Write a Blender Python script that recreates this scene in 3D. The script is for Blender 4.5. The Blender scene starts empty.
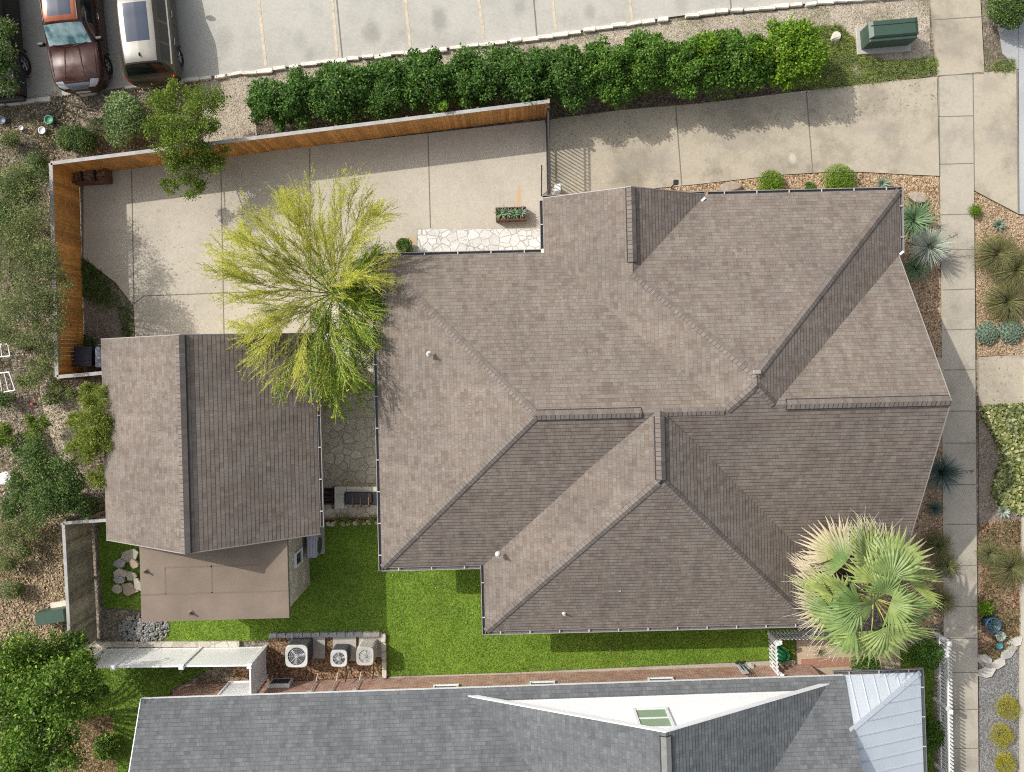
import bpy, math, random
import numpy as np
from mathutils import Vector, Matrix

sc = bpy.context.scene
COL = sc.collection
R = math.radians
random.seed(7)
rng = np.random.default_rng(11)

# ------------------------------------------------------------------ camera, sky, sun, exposure
S = 27.0            # picture pixels per metre on the ground
NY = 353.0          # picture row straight below the camera (the frame is cropped off centre)
CH = 30.0           # flying height of the camera, metres
cam = bpy.data.objects.new('camera', bpy.data.cameras.new('camera'))
COL.objects.link(cam)
cam.location = (0, 0, CH)
cam.rotation_euler = (0, 0, 0)
cam.data.sensor_width = 36
cam.data.lens = S * CH / 1024 * 36
cam.data.clip_end = 3000
cam.data.shift_y = -(386.0 - NY) / 1024.0
sc.camera = cam

SUN_EL = R(41.0)
to_sun = Vector((-0.856 * math.cos(SUN_EL), 0.517 * math.cos(SUN_EL), math.sin(SUN_EL))).normalized()
w = bpy.data.worlds.new('World'); sc.world = w; w.use_nodes = True
nt = w.node_tree
sky = nt.nodes.new('ShaderNodeTexSky'); sky.sky_type = 'NISHITA'; sky.sun_disc = False
sky.sun_elevation = SUN_EL; sky.sun_rotation = math.atan2(to_sun.x, to_sun.y)
sky.air_density = 1.0; sky.dust_density = 4.0; sky.ozone_density = 1.0
hs = nt.nodes.new('ShaderNodeHueSaturation'); hs.inputs['Saturation'].default_value = 0.4      # hazy, nearly neutral sky light
nt.links.new(sky.outputs[0], hs.inputs['Color']); nt.links.new(hs.outputs[0], nt.nodes['Background'].inputs[0])
nt.nodes['Background'].inputs[1].default_value = 0.14
sun = bpy.data.objects.new('sun', bpy.data.lights.new('sun', 'SUN')); COL.objects.link(sun)
sun.data.energy = 2.75; sun.data.angle = R(0.53); sun.data.color = (1.0, 0.955, 0.88)
sun.rotation_euler = (-to_sun).to_track_quat('-Z', 'Y').to_euler()
sun.location = (-20, 12, 40)
sc.view_settings.view_transform = 'Standard'; sc.view_settings.look = 'None'
sc.view_settings.exposure = 0.34; sc.view_settings.gamma = 1.0
sc.view_settings.use_curve_mapping = False
sc.render.engine = 'CYCLES'
sc.cycles.filter_width = 1.1
sc.cycles.use_denoising = False
sc.cycles.denoiser = 'OPENIMAGEDENOISE'
sc.cycles.denoising_input_passes = 'RGB_ALBEDO_NORMAL'
sc.cycles.denoising_prefilter = 'ACCURATE'
sc.cycles.max_bounces = 6; sc.cycles.diffuse_bounces = 3; sc.cycles.transparent_max_bounces = 6

# ------------------------------------------------------------------ helpers
def G(px, py, z=0.0):
    """measured photo point -> world point at height z"""
    k = (CH - z) / (S * CH)
    return Vector(((px - 512) * k, (NY - py) * k, z))

BASE = {}
def tag(o, label=None, cat=None, group=None, kind=None):
    if label: o['label'] = label
    if cat: o['category'] = cat
    if group: o['group'] = group
    if kind: o['kind'] = kind
    return o

def thing(name, label, cat, loc=(0, 0, 0), rz=0.0, group=None):
    o = bpy.data.objects.new(name, None); COL.objects.link(o)
    o.empty_display_size = 0.2
    o.location = loc; o.rotation_euler = (0, 0, rz)
    BASE[o.name] = Vector(loc)
    return tag(o, label, cat, group)

def base_of(o):
    while o.parent is not None: o = o.parent
    return BASE.get(o.name, Vector((0, 0, 0)))

def link(name, me, mats, parent=None):
    o = bpy.data.objects.new(name, me); COL.objects.link(o)
    for m in (mats if isinstance(mats, (list, tuple)) else [mats]): me.materials.append(m)
    if parent is not None: o.parent = parent
    return o

class MB:
    def __init__(s): s.v = []; s.f = []; s.m = []; s.uv = []
    def poly(s, pts, uv=None, m=0):
        b = len(s.v); s.v += [tuple(p) for p in pts]
        s.f.append(list(range(b, b + len(pts)))); s.m.append(m); s.uv.append(uv)
    def mesh(s, v, f, m=0, uvs=None):
        b = len(s.v); s.v += [tuple(p) for p in v]
        for i, q in enumerate(f):
            s.f.append([b + k for k in q]); s.m.append(m); s.uv.append(uvs[i] if uvs else None)
    def box(s, c, d, rz=0.0, m=0, top=1.0):
        cx, cy, cz = c; x, y, z = d[0] / 2, d[1] / 2, d[2] / 2
        co, si = math.cos(rz), math.sin(rz); v = []
        for dz, t in ((-z, 1), (z, top)):
            for dx, dy in ((-x, -y), (x, -y), (x, y), (-x, y)):
                v.append((cx + (dx * co - dy * si) * t, cy + (dx * si + dy * co) * t, cz + dz))
        s.mesh(v, [(0, 3, 2, 1), (4, 5, 6, 7), (0, 1, 5, 4), (1, 2, 6, 5), (2, 3, 7, 6), (3, 0, 4, 7)], m)
    def bevbox(s, c, d, r=0.02, rz=0.0, m=0):
        """box with rounded vertical corners and a chamfered top"""
        pts = []
        x, y = d[0] / 2, d[1] / 2
        for (sx, sy, a0) in ((1, 1, 0), (-1, 1, 90), (-1, -1, 180), (1, -1, 270)):
            for a in (0, 30, 60, 90):
                A = R(a0 + a); pts.append((sx * (x - r) + r * math.cos(A), sy * (y - r) + r * math.sin(A)))
        n = len(pts); co, si = math.cos(rz), math.sin(rz)
        def ring(z, ins):
            q = []
            for (a, b) in pts:
                a2 = a * (1 - ins / x); b2 = b * (1 - ins / y)
                q.append((c[0] + a2 * co - b2 * si, c[1] + a2 * si + b2 * co, z))
            return q
        z0, z1 = c[2] - d[2] / 2, c[2] + d[2] / 2; ch = min(r * 0.5, d[2] * 0.3)
        v = ring(z0, 0) + ring(z1 - ch, 0) + ring(z1, ch)
        f = [list(range(n))[::-1], [2 * n + i for i in range(n)]]
        for k in (0, 1):
            for i in range(n):
                j = (i + 1) % n; f.append((k * n + i, k * n + j, (k + 1) * n + j, (k + 1) * n + i))
        s.mesh(v, f, m)
    def prism(s, pts, z0, z1, m=0):
        n = len(pts)
        a = sum(pts[i][0] * pts[(i + 1) % n][1] - pts[(i + 1) % n][0] * pts[i][1] for i in range(n))
        if a < 0: pts = pts[::-1]
        v = [(p[0], p[1], z0) for p in pts] + [(p[0], p[1], z1) for p in pts]
        f = [list(range(n))[::-1], list(range(n, 2 * n))] + [(i, (i + 1) % n, n + (i + 1) % n, n + i) for i in range(n)]
        s.mesh(v, f, m)
    def tube(s, pts, rad, n=6, m=0, cap=True):
        pts = [Vector(p) for p in pts]
        if not isinstance(rad, (list, tuple)): rad = [rad] * len(pts)
        b = len(s.v); up = Vector((0.13, 0.31, 0.94))
        for i, p in enumerate(pts):
            d = (pts[min(i + 1, len(pts) - 1)] - pts[max(i - 1, 0)]).normalized()
            x = d.cross(up)
            if x.length < 1e-3: x = d.cross(Vector((1, 0, 0)))
            x.normalize(); y = d.cross(x)
            for k in range(n):
                a = 2 * math.pi * k / n; s.v.append(tuple(p + (x * math.cos(a) + y * math.sin(a)) * rad[i]))
        for i in range(len(pts) - 1):
            for k in range(n):
                j = (k + 1) % n
                s.f.append([b + i * n + k, b + i * n + j, b + (i + 1) * n + j, b + (i + 1) * n + k]); s.m.append(m); s.uv.append(None)
        if cap:
            s.f.append([b + k for k in range(n)]); s.m.append(m); s.uv.append(None)
            e = b + (len(pts) - 1) * n; s.f.append([e + k for k in range(n)][::-1]); s.m.append(m); s.uv.append(None)
    def lathe(s, prof, c=(0, 0, 0), n=24, m=0, axis='z'):
        b = len(s.v)
        for (r, z) in prof:
            for k in range(n):
                a = 2 * math.pi * k / n; x, y = r * math.cos(a), r * math.sin(a)
                p = (x, y, z) if axis == 'z' else (z, x, y)
                s.v.append((c[0] + p[0], c[1] + p[1], c[2] + p[2]))
        for i in range(len(prof) - 1):
            for k in range(n):
                j = (k + 1) % n
                s.f.append([b + i * n + k, b + i * n + j, b + (i + 1) * n + j, b + (i + 1) * n + k]); s.m.append(m); s.uv.append(None)
    def build(s, name, mats, parent=None, local=False, smooth=False):
        off = base_of(parent) if (parent is not None and not local) else Vector((0, 0, 0))
        me = bpy.data.meshes.new(name)
        me.from_pydata([(p[0] - off.x, p[1] - off.y, p[2] - off.z) for p in s.v], [], s.f)
        me.polygons.foreach_set('material_index', s.m)
        if any(u is not None for u in s.uv):
            L = me.uv_layers.new(name='UVMap'); k = 0; flat = []
            for f, u in zip(s.f, s.uv):
                for i in range(len(f)): flat += list(u[i]) if u is not None else [0.0, 0.0]
            L.data.foreach_set('uv', flat)
        if smooth: me.polygons.foreach_set('use_smooth', [True] * len(s.f))
        me.update()
        return link(name, me, mats, parent)

def arr_mesh(name, V, k, mats, parent=None, off=None, mat_idx=None, uv=None):
    """V: (n*k,3) vertices, every k in a row make one face"""
    V = np.asarray(V, dtype=np.float32).reshape(-1, 3)
    if off is None and parent is not None: off = base_of(parent)
    if off is not None: V = V - np.array(off, dtype=np.float32)
    n = len(V) // k
    me = bpy.data.meshes.new(name)
    me.vertices.add(len(V)); me.vertices.foreach_set('co', V.ravel())
    me.loops.add(len(V)); me.loops.foreach_set('vertex_index', np.arange(len(V), dtype=np.int32))
    me.polygons.add(n); me.polygons.foreach_set('loop_start', np.arange(0, len(V), k, dtype=np.int32))
    if mat_idx is not None: me.polygons.foreach_set('material_index', np.asarray(mat_idx, dtype=np.int32))
    if uv is not None:
        L = me.uv_layers.new(name='UVMap'); L.data.foreach_set('uv', np.asarray(uv, dtype=np.float32).ravel())
    me.update(calc_edges=True)
    return link(name, me, mats, parent)

def norm(a): return a / np.maximum(np.linalg.norm(a, axis=-1, keepdims=True), 1e-9)

def leaf_quads(P, D, L, Wd, N=None):
    """leaf-shaped quads at P growing along D (length L, width Wd), face direction near N"""
    n = len(P); D = norm(D)
    if N is None: N = rng.normal(size=(n, 3))
    X = norm(np.cross(D, N)); L = np.broadcast_to(np.asarray(L), (n,))[:, None]; Wd = np.broadcast_to(np.asarray(Wd), (n,))[:, None]
    Nn = np.cross(X, D)
    a = P; b = P + D * L * 0.45 + X * Wd * 0.5; c = P + D * L - Nn * L * 0.12; d = P + D * L * 0.45 - X * Wd * 0.5
    return np.stack([a, b, c, d], axis=1).reshape(-1, 3)

# ------------------------------------------------------------------ materials
def new_mat(name):
    m = bpy.data.materials.new(name); m.use_nodes = True
    n = m.node_tree; b = n.nodes['Principled BSDF']
    return m, n, b
def nd(n, t, **kw):
    x = n.nodes.new(t)
    for k, v in kw.items(): setattr(x, k, v)
    return x
def ramp(n, stops, interp='LINEAR'):
    r = nd(n, 'ShaderNodeValToRGB'); r.color_ramp.interpolation = interp
    e = r.color_ramp.elements
    while len(e) < len(stops): e.new(0.5)
    for i, (p, c) in enumerate(stops):
        e[i].position = p; e[i].color = (c[0], c[1], c[2], 1)
    return r
def coords(n, kind='Object'):
    return nd(n, 'ShaderNodeTexCoord').outputs[kind]
def noise(n, vec, scale, detail=4.0, rough=0.6):
    x = nd(n, 'ShaderNodeTexNoise'); x.inputs['Scale'].default_value = scale
    x.inputs['Detail'].default_value = detail; x.inputs['Roughness'].default_value = rough
    n.links.new(vec, x.inputs['Vector']); return x
def mixc(n, a, b, f, mode='MIX'):
    x = nd(n, 'ShaderNodeMix', data_type='RGBA', blend_type=mode)
    if isinstance(f, float): x.inputs[0].default_value = f
    else: n.links.new(f, x.inputs[0])
    for s_, q in ((a, 6), (b, 7)):
        if isinstance(s_, tuple): x.inputs[q].default_value = (*s_, 1)
        else: n.links.new(s_, x.inputs[q])
    return x.outputs[2]
def bump(n, b, h, strength=0.4, dist=0.02):
    x = nd(n, 'ShaderNodeBump'); x.inputs['Strength'].default_value = strength; x.inputs['Distance'].default_value = dist
    n.links.new(h, x.inputs['Height']); n.links.new(x.outputs[0], b.inputs['Normal'])
def math_(n, op, a, b=None):
    x = nd(n, 'ShaderNodeMath', operation=op)
    for i, q in enumerate((a, b)):
        if q is None: continue
        if isinstance(q, (int, float)): x.inputs[i].default_value = q
        else: n.links.new(q, x.inputs[i])
    return x.outputs[0]
def sc_(c, k): return tuple(min(1.0, x * k) for x in c)

def simple(name, col, rough=0.6, metal=0.0, var=0.18, scale=6.0, bmp=0.0, spec=0.5, island=0.0):
    m, n, b = new_mat(name)
    vec = coords(n)
    nz = noise(n, vec, scale)
    r = ramp(n, [(0.25, sc_(col, 1 - var)), (0.75, sc_(col, 1 + var))])
    n.links.new(nz.outputs[0], r.inputs[0]); c = r.outputs[0]
    if island > 0:
        g = nd(n, 'ShaderNodeNewGeometry')
        r2 = ramp(n, [(0, (1 - island,) * 3), (1, (1 + island * 0.0,) * 3)])
        n.links.new(g.outputs['Random Per Island'], r2.inputs[0]); c = mixc(n, c, r2.outputs[0], 1.0, 'MULTIPLY')
    n.links.new(c, b.inputs['Base Color'])
    b.inputs['Roughness'].default_value = rough; b.inputs['Metallic'].default_value = metal
    b.inputs['Specular IOR Level'].default_value = spec
    if bmp > 0: bump(n, b, noise(n, vec, scale * 6).outputs[0], bmp, 0.02)
    return m

def concrete(name, col, stain=0.35, spots=(0.5, 0.45, 0.38), sscale=0.35, marks=(), crack=0.0):
    m, n, b = new_mat(name); vec = coords(n)
    big = noise(n, vec, sscale, 5, 0.65); fine = noise(n, vec, 9, 4, 0.7); grit = noise(n, vec, 60, 2, 0.7)
    r = ramp(n, [(0.32, sc_(col, 1 - stain)), (0.52, col), (0.75, sc_(col, 1.07))]); n.links.new(big.outputs[0], r.inputs[0])
    r2 = ramp(n, [(0.3, (0.86, 0.855, 0.84)), (0.7, (1.05, 1.045, 1.04))]); n.links.new(fine.outputs[0], r2.inputs[0])
    c = mixc(n, r.outputs[0], r2.outputs[0], 0.8, 'MULTIPLY')
    r3 = ramp(n, [(0.35, (0.93,) * 3), (0.65, (1.03,) * 3)]); n.links.new(grit.outputs[0], r3.inputs[0])
    c = mixc(n, c, r3.outputs[0], 0.6, 'MULTIPLY')
    mid = noise(n, vec, 1.3, 6, 0.75)
    r4 = ramp(n, [(0.56, (1, 1, 1)), (0.72, spots)]); n.links.new(mid.outputs[0], r4.inputs[0])
    c = mixc(n, c, r4.outputs[0], stain, 'MULTIPLY')
    # local marks: (photo x, photo y, half length x, half length y in metres, colour, strength)
    for (mx, my, ax, ay, mc, ms) in marks:
        p = G(mx, my); mp = nd(n, 'ShaderNodeMapping'); mp.vector_type = 'POINT'; mp.inputs['Location'].default_value = (-p.x / ax, -p.y / ay, 0); mp.inputs['Scale'].default_value = (1 / ax, 1 / ay, 0); n.links.new(vec, mp.inputs[0])
        ln = nd(n, 'ShaderNodeVectorMath', operation='LENGTH'); n.links.new(mp.outputs[0], ln.inputs[0])
        q = math_(n, 'ADD', ln.outputs['Value'], math_(n, 'MULTIPLY', math_(n, 'SUBTRACT', mid.outputs[0], 0.5), 1.6))
        rm = ramp(n, [(0.15, (ms,) * 3), (0.95, (0,) * 3)], 'EASE'); n.links.new(q, rm.inputs[0]); c = mixc(n, c, mc, rm.outputs[0])
    # hairline cracks
    cw = noise(n, vec, 0.9, 3); cv = mixc(n, vec, cw.outputs[1], 0.35); vc = nd(n, 'ShaderNodeTexVoronoi', feature='DISTANCE_TO_EDGE'); vc.inputs['Scale'].default_value = 0.16; n.links.new(cv, vc.inputs['Vector'])
    rc = ramp(n, [(0.0, (0.62,) * 3), (0.0035, (1,) * 3)]); n.links.new(vc.outputs['Distance'], rc.inputs[0]); c = mixc(n, c, rc.outputs[0], crack, 'MULTIPLY')
    n.links.new(c, b.inputs['Base Color']); b.inputs['Roughness'].default_value = 0.9
    bump(n, b, grit.outputs[0], 0.08, 0.004)
    return m

def shingles(name, cols, wid=0.15, row=0.135, bstr=1.0, step=0.015, contrast=1.0):
    """laminated shingles laid out in metres on the UV of each slope"""
    m, n, b = new_mat(name); uv = nd(n, 'ShaderNodeUVMap').outputs[0]
    def brick(w_, r_, off, sq):
        bt = nd(n, 'ShaderNodeTexBrick', offset=off, offset_frequency=2, squash=sq, squash_frequency=3); n.links.new(uv, bt.inputs['Vector'])
        bt.inputs['Color1'].default_value = (0, 0, 0, 1); bt.inputs['Color2'].default_value = (1, 1, 1, 1); bt.inputs['Mortar'].default_value = (0.3, 0.3, 0.3, 1)
        bt.inputs['Scale'].default_value = 1.0; bt.inputs['Mortar Size'].default_value = 0.003; bt.inputs['Mortar Smooth'].default_value = 0.1
        bt.inputs['Brick Width'].default_value = w_; bt.inputs['Row Height'].default_value = r_; return bt
    A = brick(wid, row, 0.37, 0.6); B = brick(wid * 1.55, row, 0.61, 1.3); D = brick(wid * 1.15, row * 2, .5, .8)
    v = math_(n, 'ADD', math_(n, 'MULTIPLY', A.outputs[0], 0.36), math_(n, 'MULTIPLY', B.outputs[0], 0.36)); v = math_(n, 'ADD', v, math_(n, 'MULTIPLY', D.outputs[0], 0.28))
    r = ramp(n, [(0.12, cols[0]), (0.4, cols[1]), (0.62, cols[2]), (0.9, cols[3])]); n.links.new(v, r.inputs[0])
    vec = coords(n)
    big = noise(n, vec, 0.45, 5, .65); r2 = ramp(n, [(0.3, (0.87, 0.87, 0.88)), (0.7, (1.10, 1.09, 1.07))]); n.links.new(big.outputs[0], r2.inputs[0])
    c = mixc(n, r.outputs[0], r2.outputs[0], 1.0, 'MULTIPLY')
    # rain streaks running down the slope
    mp = nd(n, 'ShaderNodeMapping'); mp.inputs['Scale'].default_value = (3.2, 0.22, 1); n.links.new(uv, mp.inputs[0]); sk = noise(n, mp.outputs[0], 1.0, 4, .6)
    r4 = ramp(n, [(0.35, (0.91, 0.91, 0.92)), (0.65, (1.05, 1.05, 1.04))]); n.links.new(sk.outputs[0], r4.inputs[0]); c = mixc(n, c, r4.outputs[0], 1.0, 'MULTIPLY')
    gr = noise(n, vec, 55, 3, .7); r3 = ramp(n, [(0.3, (0.74,) * 3), (0.7, (1.2,) * 3)]); n.links.new(gr.outputs[0], r3.inputs[0])
    c = mixc(n, c, r3.outputs[0], 0.6, 'MULTIPLY')
    mt = mixc(n, c, (0.04, 0.036, 0.033), math_(n, 'MULTIPLY', A.outputs['Fac'], 0.5))
    n.links.new(mt, b.inputs['Base Color']); b.inputs['Roughness'].default_value = 0.95; b.inputs['Specular IOR Level'].default_value = 0.2
    sep = nd(n, 'ShaderNodeSeparateXYZ'); n.links.new(uv, sep.inputs[0])
    saw = math_(n, 'FRACT', math_(n, 'DIVIDE', sep.outputs[1], row))
    h = math_(n, 'MINIMUM', math_(n, 'SUBTRACT', 1.0, saw), math_(n, 'MULTIPLY', saw, 8.0))
    h = math_(n, 'ADD', h, math_(n, 'MULTIPLY', A.outputs[0], 0.18))
    h = math_(n, 'ADD', h, math_(n, 'MULTIPLY', gr.outputs[0], 0.2))
    bump(n, b, h, bstr, step)
    return m

def bricks(name):
    m, n, b = new_mat(name); uv = nd(n, 'ShaderNodeUVMap').outputs[0]
    bt = nd(n, 'ShaderNodeTexBrick'); n.links.new(uv, bt.inputs['Vector'])
    bt.inputs['Color1'].default_value = (0.33, 0.15, 0.10, 1); bt.inputs['Color2'].default_value = (0.46, 0.27, 0.19, 1); bt.inputs['Mortar'].default_value = (0.55, 0.5, 0.45, 1)
    bt.inputs['Scale'].default_value = 1; bt.inputs['Mortar Size'].default_value = 0.008
    bt.inputs['Brick Width'].default_value = 0.215; bt.inputs['Row Height'].default_value = 0.085
    nz = noise(n, coords(n), 3); r = ramp(n, [(0.3, (0.8,) * 3), (0.7, (1.15,) * 3)]); n.links.new(nz.outputs[0], r.inputs[0])
    n.links.new(mixc(n, bt.outputs[0], r.outputs[0], 1.0, 'MULTIPLY'), b.inputs['Base Color']); b.inputs['Roughness'].default_value = 0.9
    bump(n, b, math_(n, 'SUBTRACT', 1.0, bt.outputs['Fac']), 0.6, 0.01)
    return m

def gravel(name, cols, size=0.05, bigvar=0.25, bstr=0.8, patch=None):
    m, n, b = new_mat(name); vec = coords(n)
    v = nd(n, 'ShaderNodeTexVoronoi'); v.inputs['Scale'].default_value = 1.0 / size; n.links.new(vec, v.inputs['Vector'])
    sp = nd(n, 'ShaderNodeSeparateColor'); n.links.new(v.outputs['Color'], sp.inputs[0])
    k = len(cols); r = ramp(n, [(i / (k - 1), c) for i, c in enumerate(cols)]); n.links.new(sp.outputs[0], r.inputs[0])
    big = noise(n, vec, 0.9, 5, 0.7); r2 = ramp(n, [(0.3, (1 - bigvar,) * 3), (0.7, (1 + bigvar * 0.5,) * 3)]); n.links.new(big.outputs[0], r2.inputs[0])
    c = mixc(n, r.outputs[0], r2.outputs[0], 1.0, 'MULTIPLY')
    e = ramp(n, [(0.0, (1.05,) * 3), (0.55, (0.95,) * 3), (0.85, (0.5,) * 3)]); n.links.new(v.outputs['Distance'], e.inputs[0])
    c = mixc(n, c, e.outputs[0], 0.75, 'MULTIPLY')
    if patch:
        pn = noise(n, vec, patch[1], 6, 0.7); pr = ramp(n, [(patch[2], (0,) * 3), (patch[2] + 0.12, (1,) * 3)]); n.links.new(pn.outputs[0], pr.inputs[0])
        c = mixc(n, c, patch[0], math_(n, 'MULTIPLY', pr.outputs[0], 0.8))
    n.links.new(c, b.inputs['Base Color']); b.inputs['Roughness'].default_value = 0.95; b.inputs['Specular IOR Level'].default_value = 0.2
    bump(n, b, math_(n, 'SUBTRACT', 1.0, v.outputs['Distance']), bstr, size * 0.5)
    return m

def flagstone(name, c1, c2, grout, scale=2.0):
    m, n, b = new_mat(name); vec = coords(n)
    wn = noise(n, vec, 1.5, 2); wv = mixc(n, vec, wn.outputs[1], 0.16)
    v = nd(n, 'ShaderNodeTexVoronoi', feature='DISTANCE_TO_EDGE'); v.inputs['Scale'].default_value = scale; n.links.new(wv, v.inputs['Vector'])
    v2 = nd(n, 'ShaderNodeTexVoronoi'); v2.inputs['Scale'].default_value = scale; n.links.new(wv, v2.inputs['Vector'])
    sp = nd(n, 'ShaderNodeSeparateColor'); n.links.new(v2.outputs['Color'], sp.inputs[0])
    r = ramp(n, [(0, c1), (1, c2)]); n.links.new(sp.outputs[0], r.inputs[0])
    nz = noise(n, vec, 12, 4); r2 = ramp(n, [(0.3, (0.85,) * 3), (0.7, (1.08,) * 3)]); n.links.new(nz.outputs[0], r2.inputs[0])
    c = mixc(n, r.outputs[0], r2.outputs[0], 1.0, 'MULTIPLY')
    e = ramp(n, [(0.02, (0,) * 3), (0.055, (1,) * 3)]); n.links.new(v.outputs['Distance'], e.inputs[0])
    n.links.new(mixc(n, grout, c, e.outputs[0]), b.inputs['Base Color']); b.inputs['Roughness'].default_value = 0.85
    bump(n, b, e.outputs[0], 0.6, 0.012)
    return m

def leafmat(name, cols, rough=0.45, trans=0.3, patch=None):
    m, n, b = new_mat(name)
    g = nd(n, 'ShaderNodeNewGeometry')
    k = len(cols); r = ramp(n, [(i / (k - 1), c) for i, c in enumerate(cols)]); n.links.new(g.outputs['Random Per Island'], r.inputs[0])
    c = r.outputs[0]
    nz = noise(n, coords(n), 2.2, 3); r2 = ramp(n, [(0.35, (0.78, 0.8, 0.8)), (0.65, (1.2, 1.15, 1.0))]); n.links.new(nz.outputs[0], r2.inputs[0])
    c = mixc(n, c, r2.outputs[0], 1.0, 'MULTIPLY')
    if patch:
        pn = noise(n, coords(n), patch[1], 5, 0.65); pr = ramp(n, [(patch[2], (0,) * 3), (patch[2] + 0.15, (1,) * 3)]); n.links.new(pn.outputs[0], pr.inputs[0])
        c = mixc(n, c, patch[0], math_(n, 'MULTIPLY', pr.outputs[0], 0.75))
    n.links.new(c, b.inputs['Base Color']); b.inputs['Roughness'].default_value = rough + .1; b.inputs['Specular IOR Level'].default_value = .22
    t = nd(n, 'ShaderNodeBsdfTranslucent'); n.links.new(c, t.inputs[0])
    ms = nd(n, 'ShaderNodeMixShader'); ms.inputs[0].default_value = trans
    n.links.new(b.outputs[0], ms.inputs[1]); n.links.new(t.outputs[0], ms.inputs[2])
    n.links.new(ms.outputs[0], n.nodes['Material Output'].inputs[0])
    return m

def glassy(name, col, rough=0.05):
    m, n, b = new_mat(name)
    b.inputs['Base Color'].default_value = (*col, 1); b.inputs['Roughness'].default_value = rough
    b.inputs['Specular IOR Level'].default_value = 0.5
    return m
def paint(name, col, metal=0.6, rough=0.32):
    m, n, b = new_mat(name)
    fl = noise(n, coords(n), 400, 1); r = ramp(n, [(0.3, sc_(col, 0.85)), (0.7, sc_(col, 1.15))]); n.links.new(fl.outputs[0], r.inputs[0])
    dn = noise(n, coords(n), 3, 5); r2 = ramp(n, [(0.4, (rough,) * 3), (0.7, (rough + 0.15,) * 3)]); n.links.new(dn.outputs[0], r2.inputs[0])
    n.links.new(r.outputs[0], b.inputs['Base Color']); n.links.new(r2.outputs[0], b.inputs['Roughness'])
    b.inputs['Metallic'].default_value = metal; b.inputs['Coat Weight'].default_value = 0.35; b.inputs['Coat Roughness'].default_value = 0.05
    return m

M = {}
M['shingle'] = shingles('brown_shingles', [(0.162, 0.131, 0.109), (0.196, 0.163, 0.139), (0.216, 0.185, 0.160), (0.240, 0.210, 0.185)])
M['cap'] = shingles('brown_cap_shingles', [(0.165, 0.14, 0.122), (0.185, 0.158, 0.14), (0.20, 0.175, 0.158), (0.215, 0.19, 0.172)], wid=2.0, row=0.14, step=.02)
M['grey_shingle'] = shingles('grey_shingles', [(0.108, 0.116, 0.123), (0.132, 0.142, 0.150), (0.150, 0.161, 0.169), (0.176, 0.187, 0.195)], wid=0.16, row=0.125, step=.013)
M['vinyl'] = simple('white_vinyl', (0.90, 0.90, 0.91), 0.4, var=0.03)
M['brick'] = bricks('red_brick')
M['trim'] = simple('brown_grey_trim', (0.30, 0.27, 0.25), 0.5, var=0.08)
M['gutter'] = simple('grey_gutter', (0.33, 0.31, 0.30), 0.4, 0.2, var=0.1)
M['gutter_in'] = simple('gutter_inside', (0.11, 0.104, 0.098), 0.6)
M['strap'] = simple('gutter_strap', (0.46, 0.44, 0.42), 0.4)
M['stucco'] = simple('cream_stucco', (0.52, 0.46, 0.38), 0.9, bmp=0.2)
M['stone_wall'] = flagstone('limestone_wall', (0.42, 0.38, 0.30), (0.62, 0.58, 0.5), (0.36, 0.33, 0.28), 2.6)
M['white'] = simple('white_paint', (0.80, 0.81, 0.82), 0.45, var=0.04, scale=3)
M['metal_roof'] = simple('pale_metal_roof', (0.60, 0.65, 0.70), 0.35, 0.3, var=0.06, scale=1.2)
M['metal_seam'] = simple('metal_roof_seam', (0.50, 0.55, 0.60), 0.35, 0.3, var=0.05)
M['brown_roof'] = simple('brown_membrane', (0.196, 0.152, 0.116), 0.8, var=0.2, scale=0.9, bmp=0.05)
M['brown_seam'] = simple('brown_membrane_lap', (0.165, 0.126, 0.098), 0.75, var=0.05)
M['black'] = simple('black_metal', (0.022, 0.022, 0.024), 0.45)
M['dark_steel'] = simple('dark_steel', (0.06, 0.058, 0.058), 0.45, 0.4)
M['pipe'] = simple('vent_pipe', (0.55, 0.52, 0.48), 0.5)
M['green_box'] = simple('utility_green', (0.042, 0.080, 0.058), 0.45, var=0.12)
M['pad'] = concrete('equipment_pad', (0.44, 0.42, 0.38), 0.15)
M['cedar'] = simple('cedar_boards', (0.66, 0.30, 0.075), 0.6, var=0.25, scale=3.5, island=0.4, bmp=0.1)
M['cedar_back'] = simple('cedar_dark', (0.16, 0.075, 0.03), 0.7)
M['cap_rail'] = simple('weathered_cap_rail', (0.36, 0.35, 0.335), 0.75, var=0.22, scale=4)
M['grey_wood'] = simple('weathered_grey_boards', (0.36, 0.31, 0.23), 0.85, var=0.35, scale=3.0, island=0.45, bmp=0.15)
M['limestone'] = simple('limestone_blocks', (0.60, 0.55, 0.46), 0.9, var=0.22, scale=3, bmp=0.35)
M['limestone_grey'] = simple('grey_edging_blocks', (0.33, 0.34, 0.35), 0.9, var=0.2, bmp=0.3)
M['rock'] = simple('tan_rock', (0.36, 0.30, 0.24), 0.9, var=0.3, bmp=0.5)
M['bark'] = simple('tree_bark', (0.13, 0.10, 0.075), 0.9, var=0.3, bmp=0.5)
M['twig'] = simple('green_twig', (0.44, 0.44, 0.13), 0.8, var=0.25, spec=0.2)
M['rubber'] = simple('tyre_rubber', (0.018, 0.018, 0.018), 0.8)
M['alloy'] = simple('wheel_alloy', (0.42, 0.43, 0.44), 0.3, 0.7)
M['glass'] = glassy('dark_car_glass', (0.012, 0.015, 0.018))
M['chrome'] = simple('chrome_strip', (0.62, 0.63, 0.64), 0.2, 0.9, var=0.03)
M['joint'] = simple('dark_joint', (0.19, 0.17, 0.14), 0.95)
M['rust'] = simple('rusty_steel', (0.24, 0.10, 0.045), 0.85, var=0.35)
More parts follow.
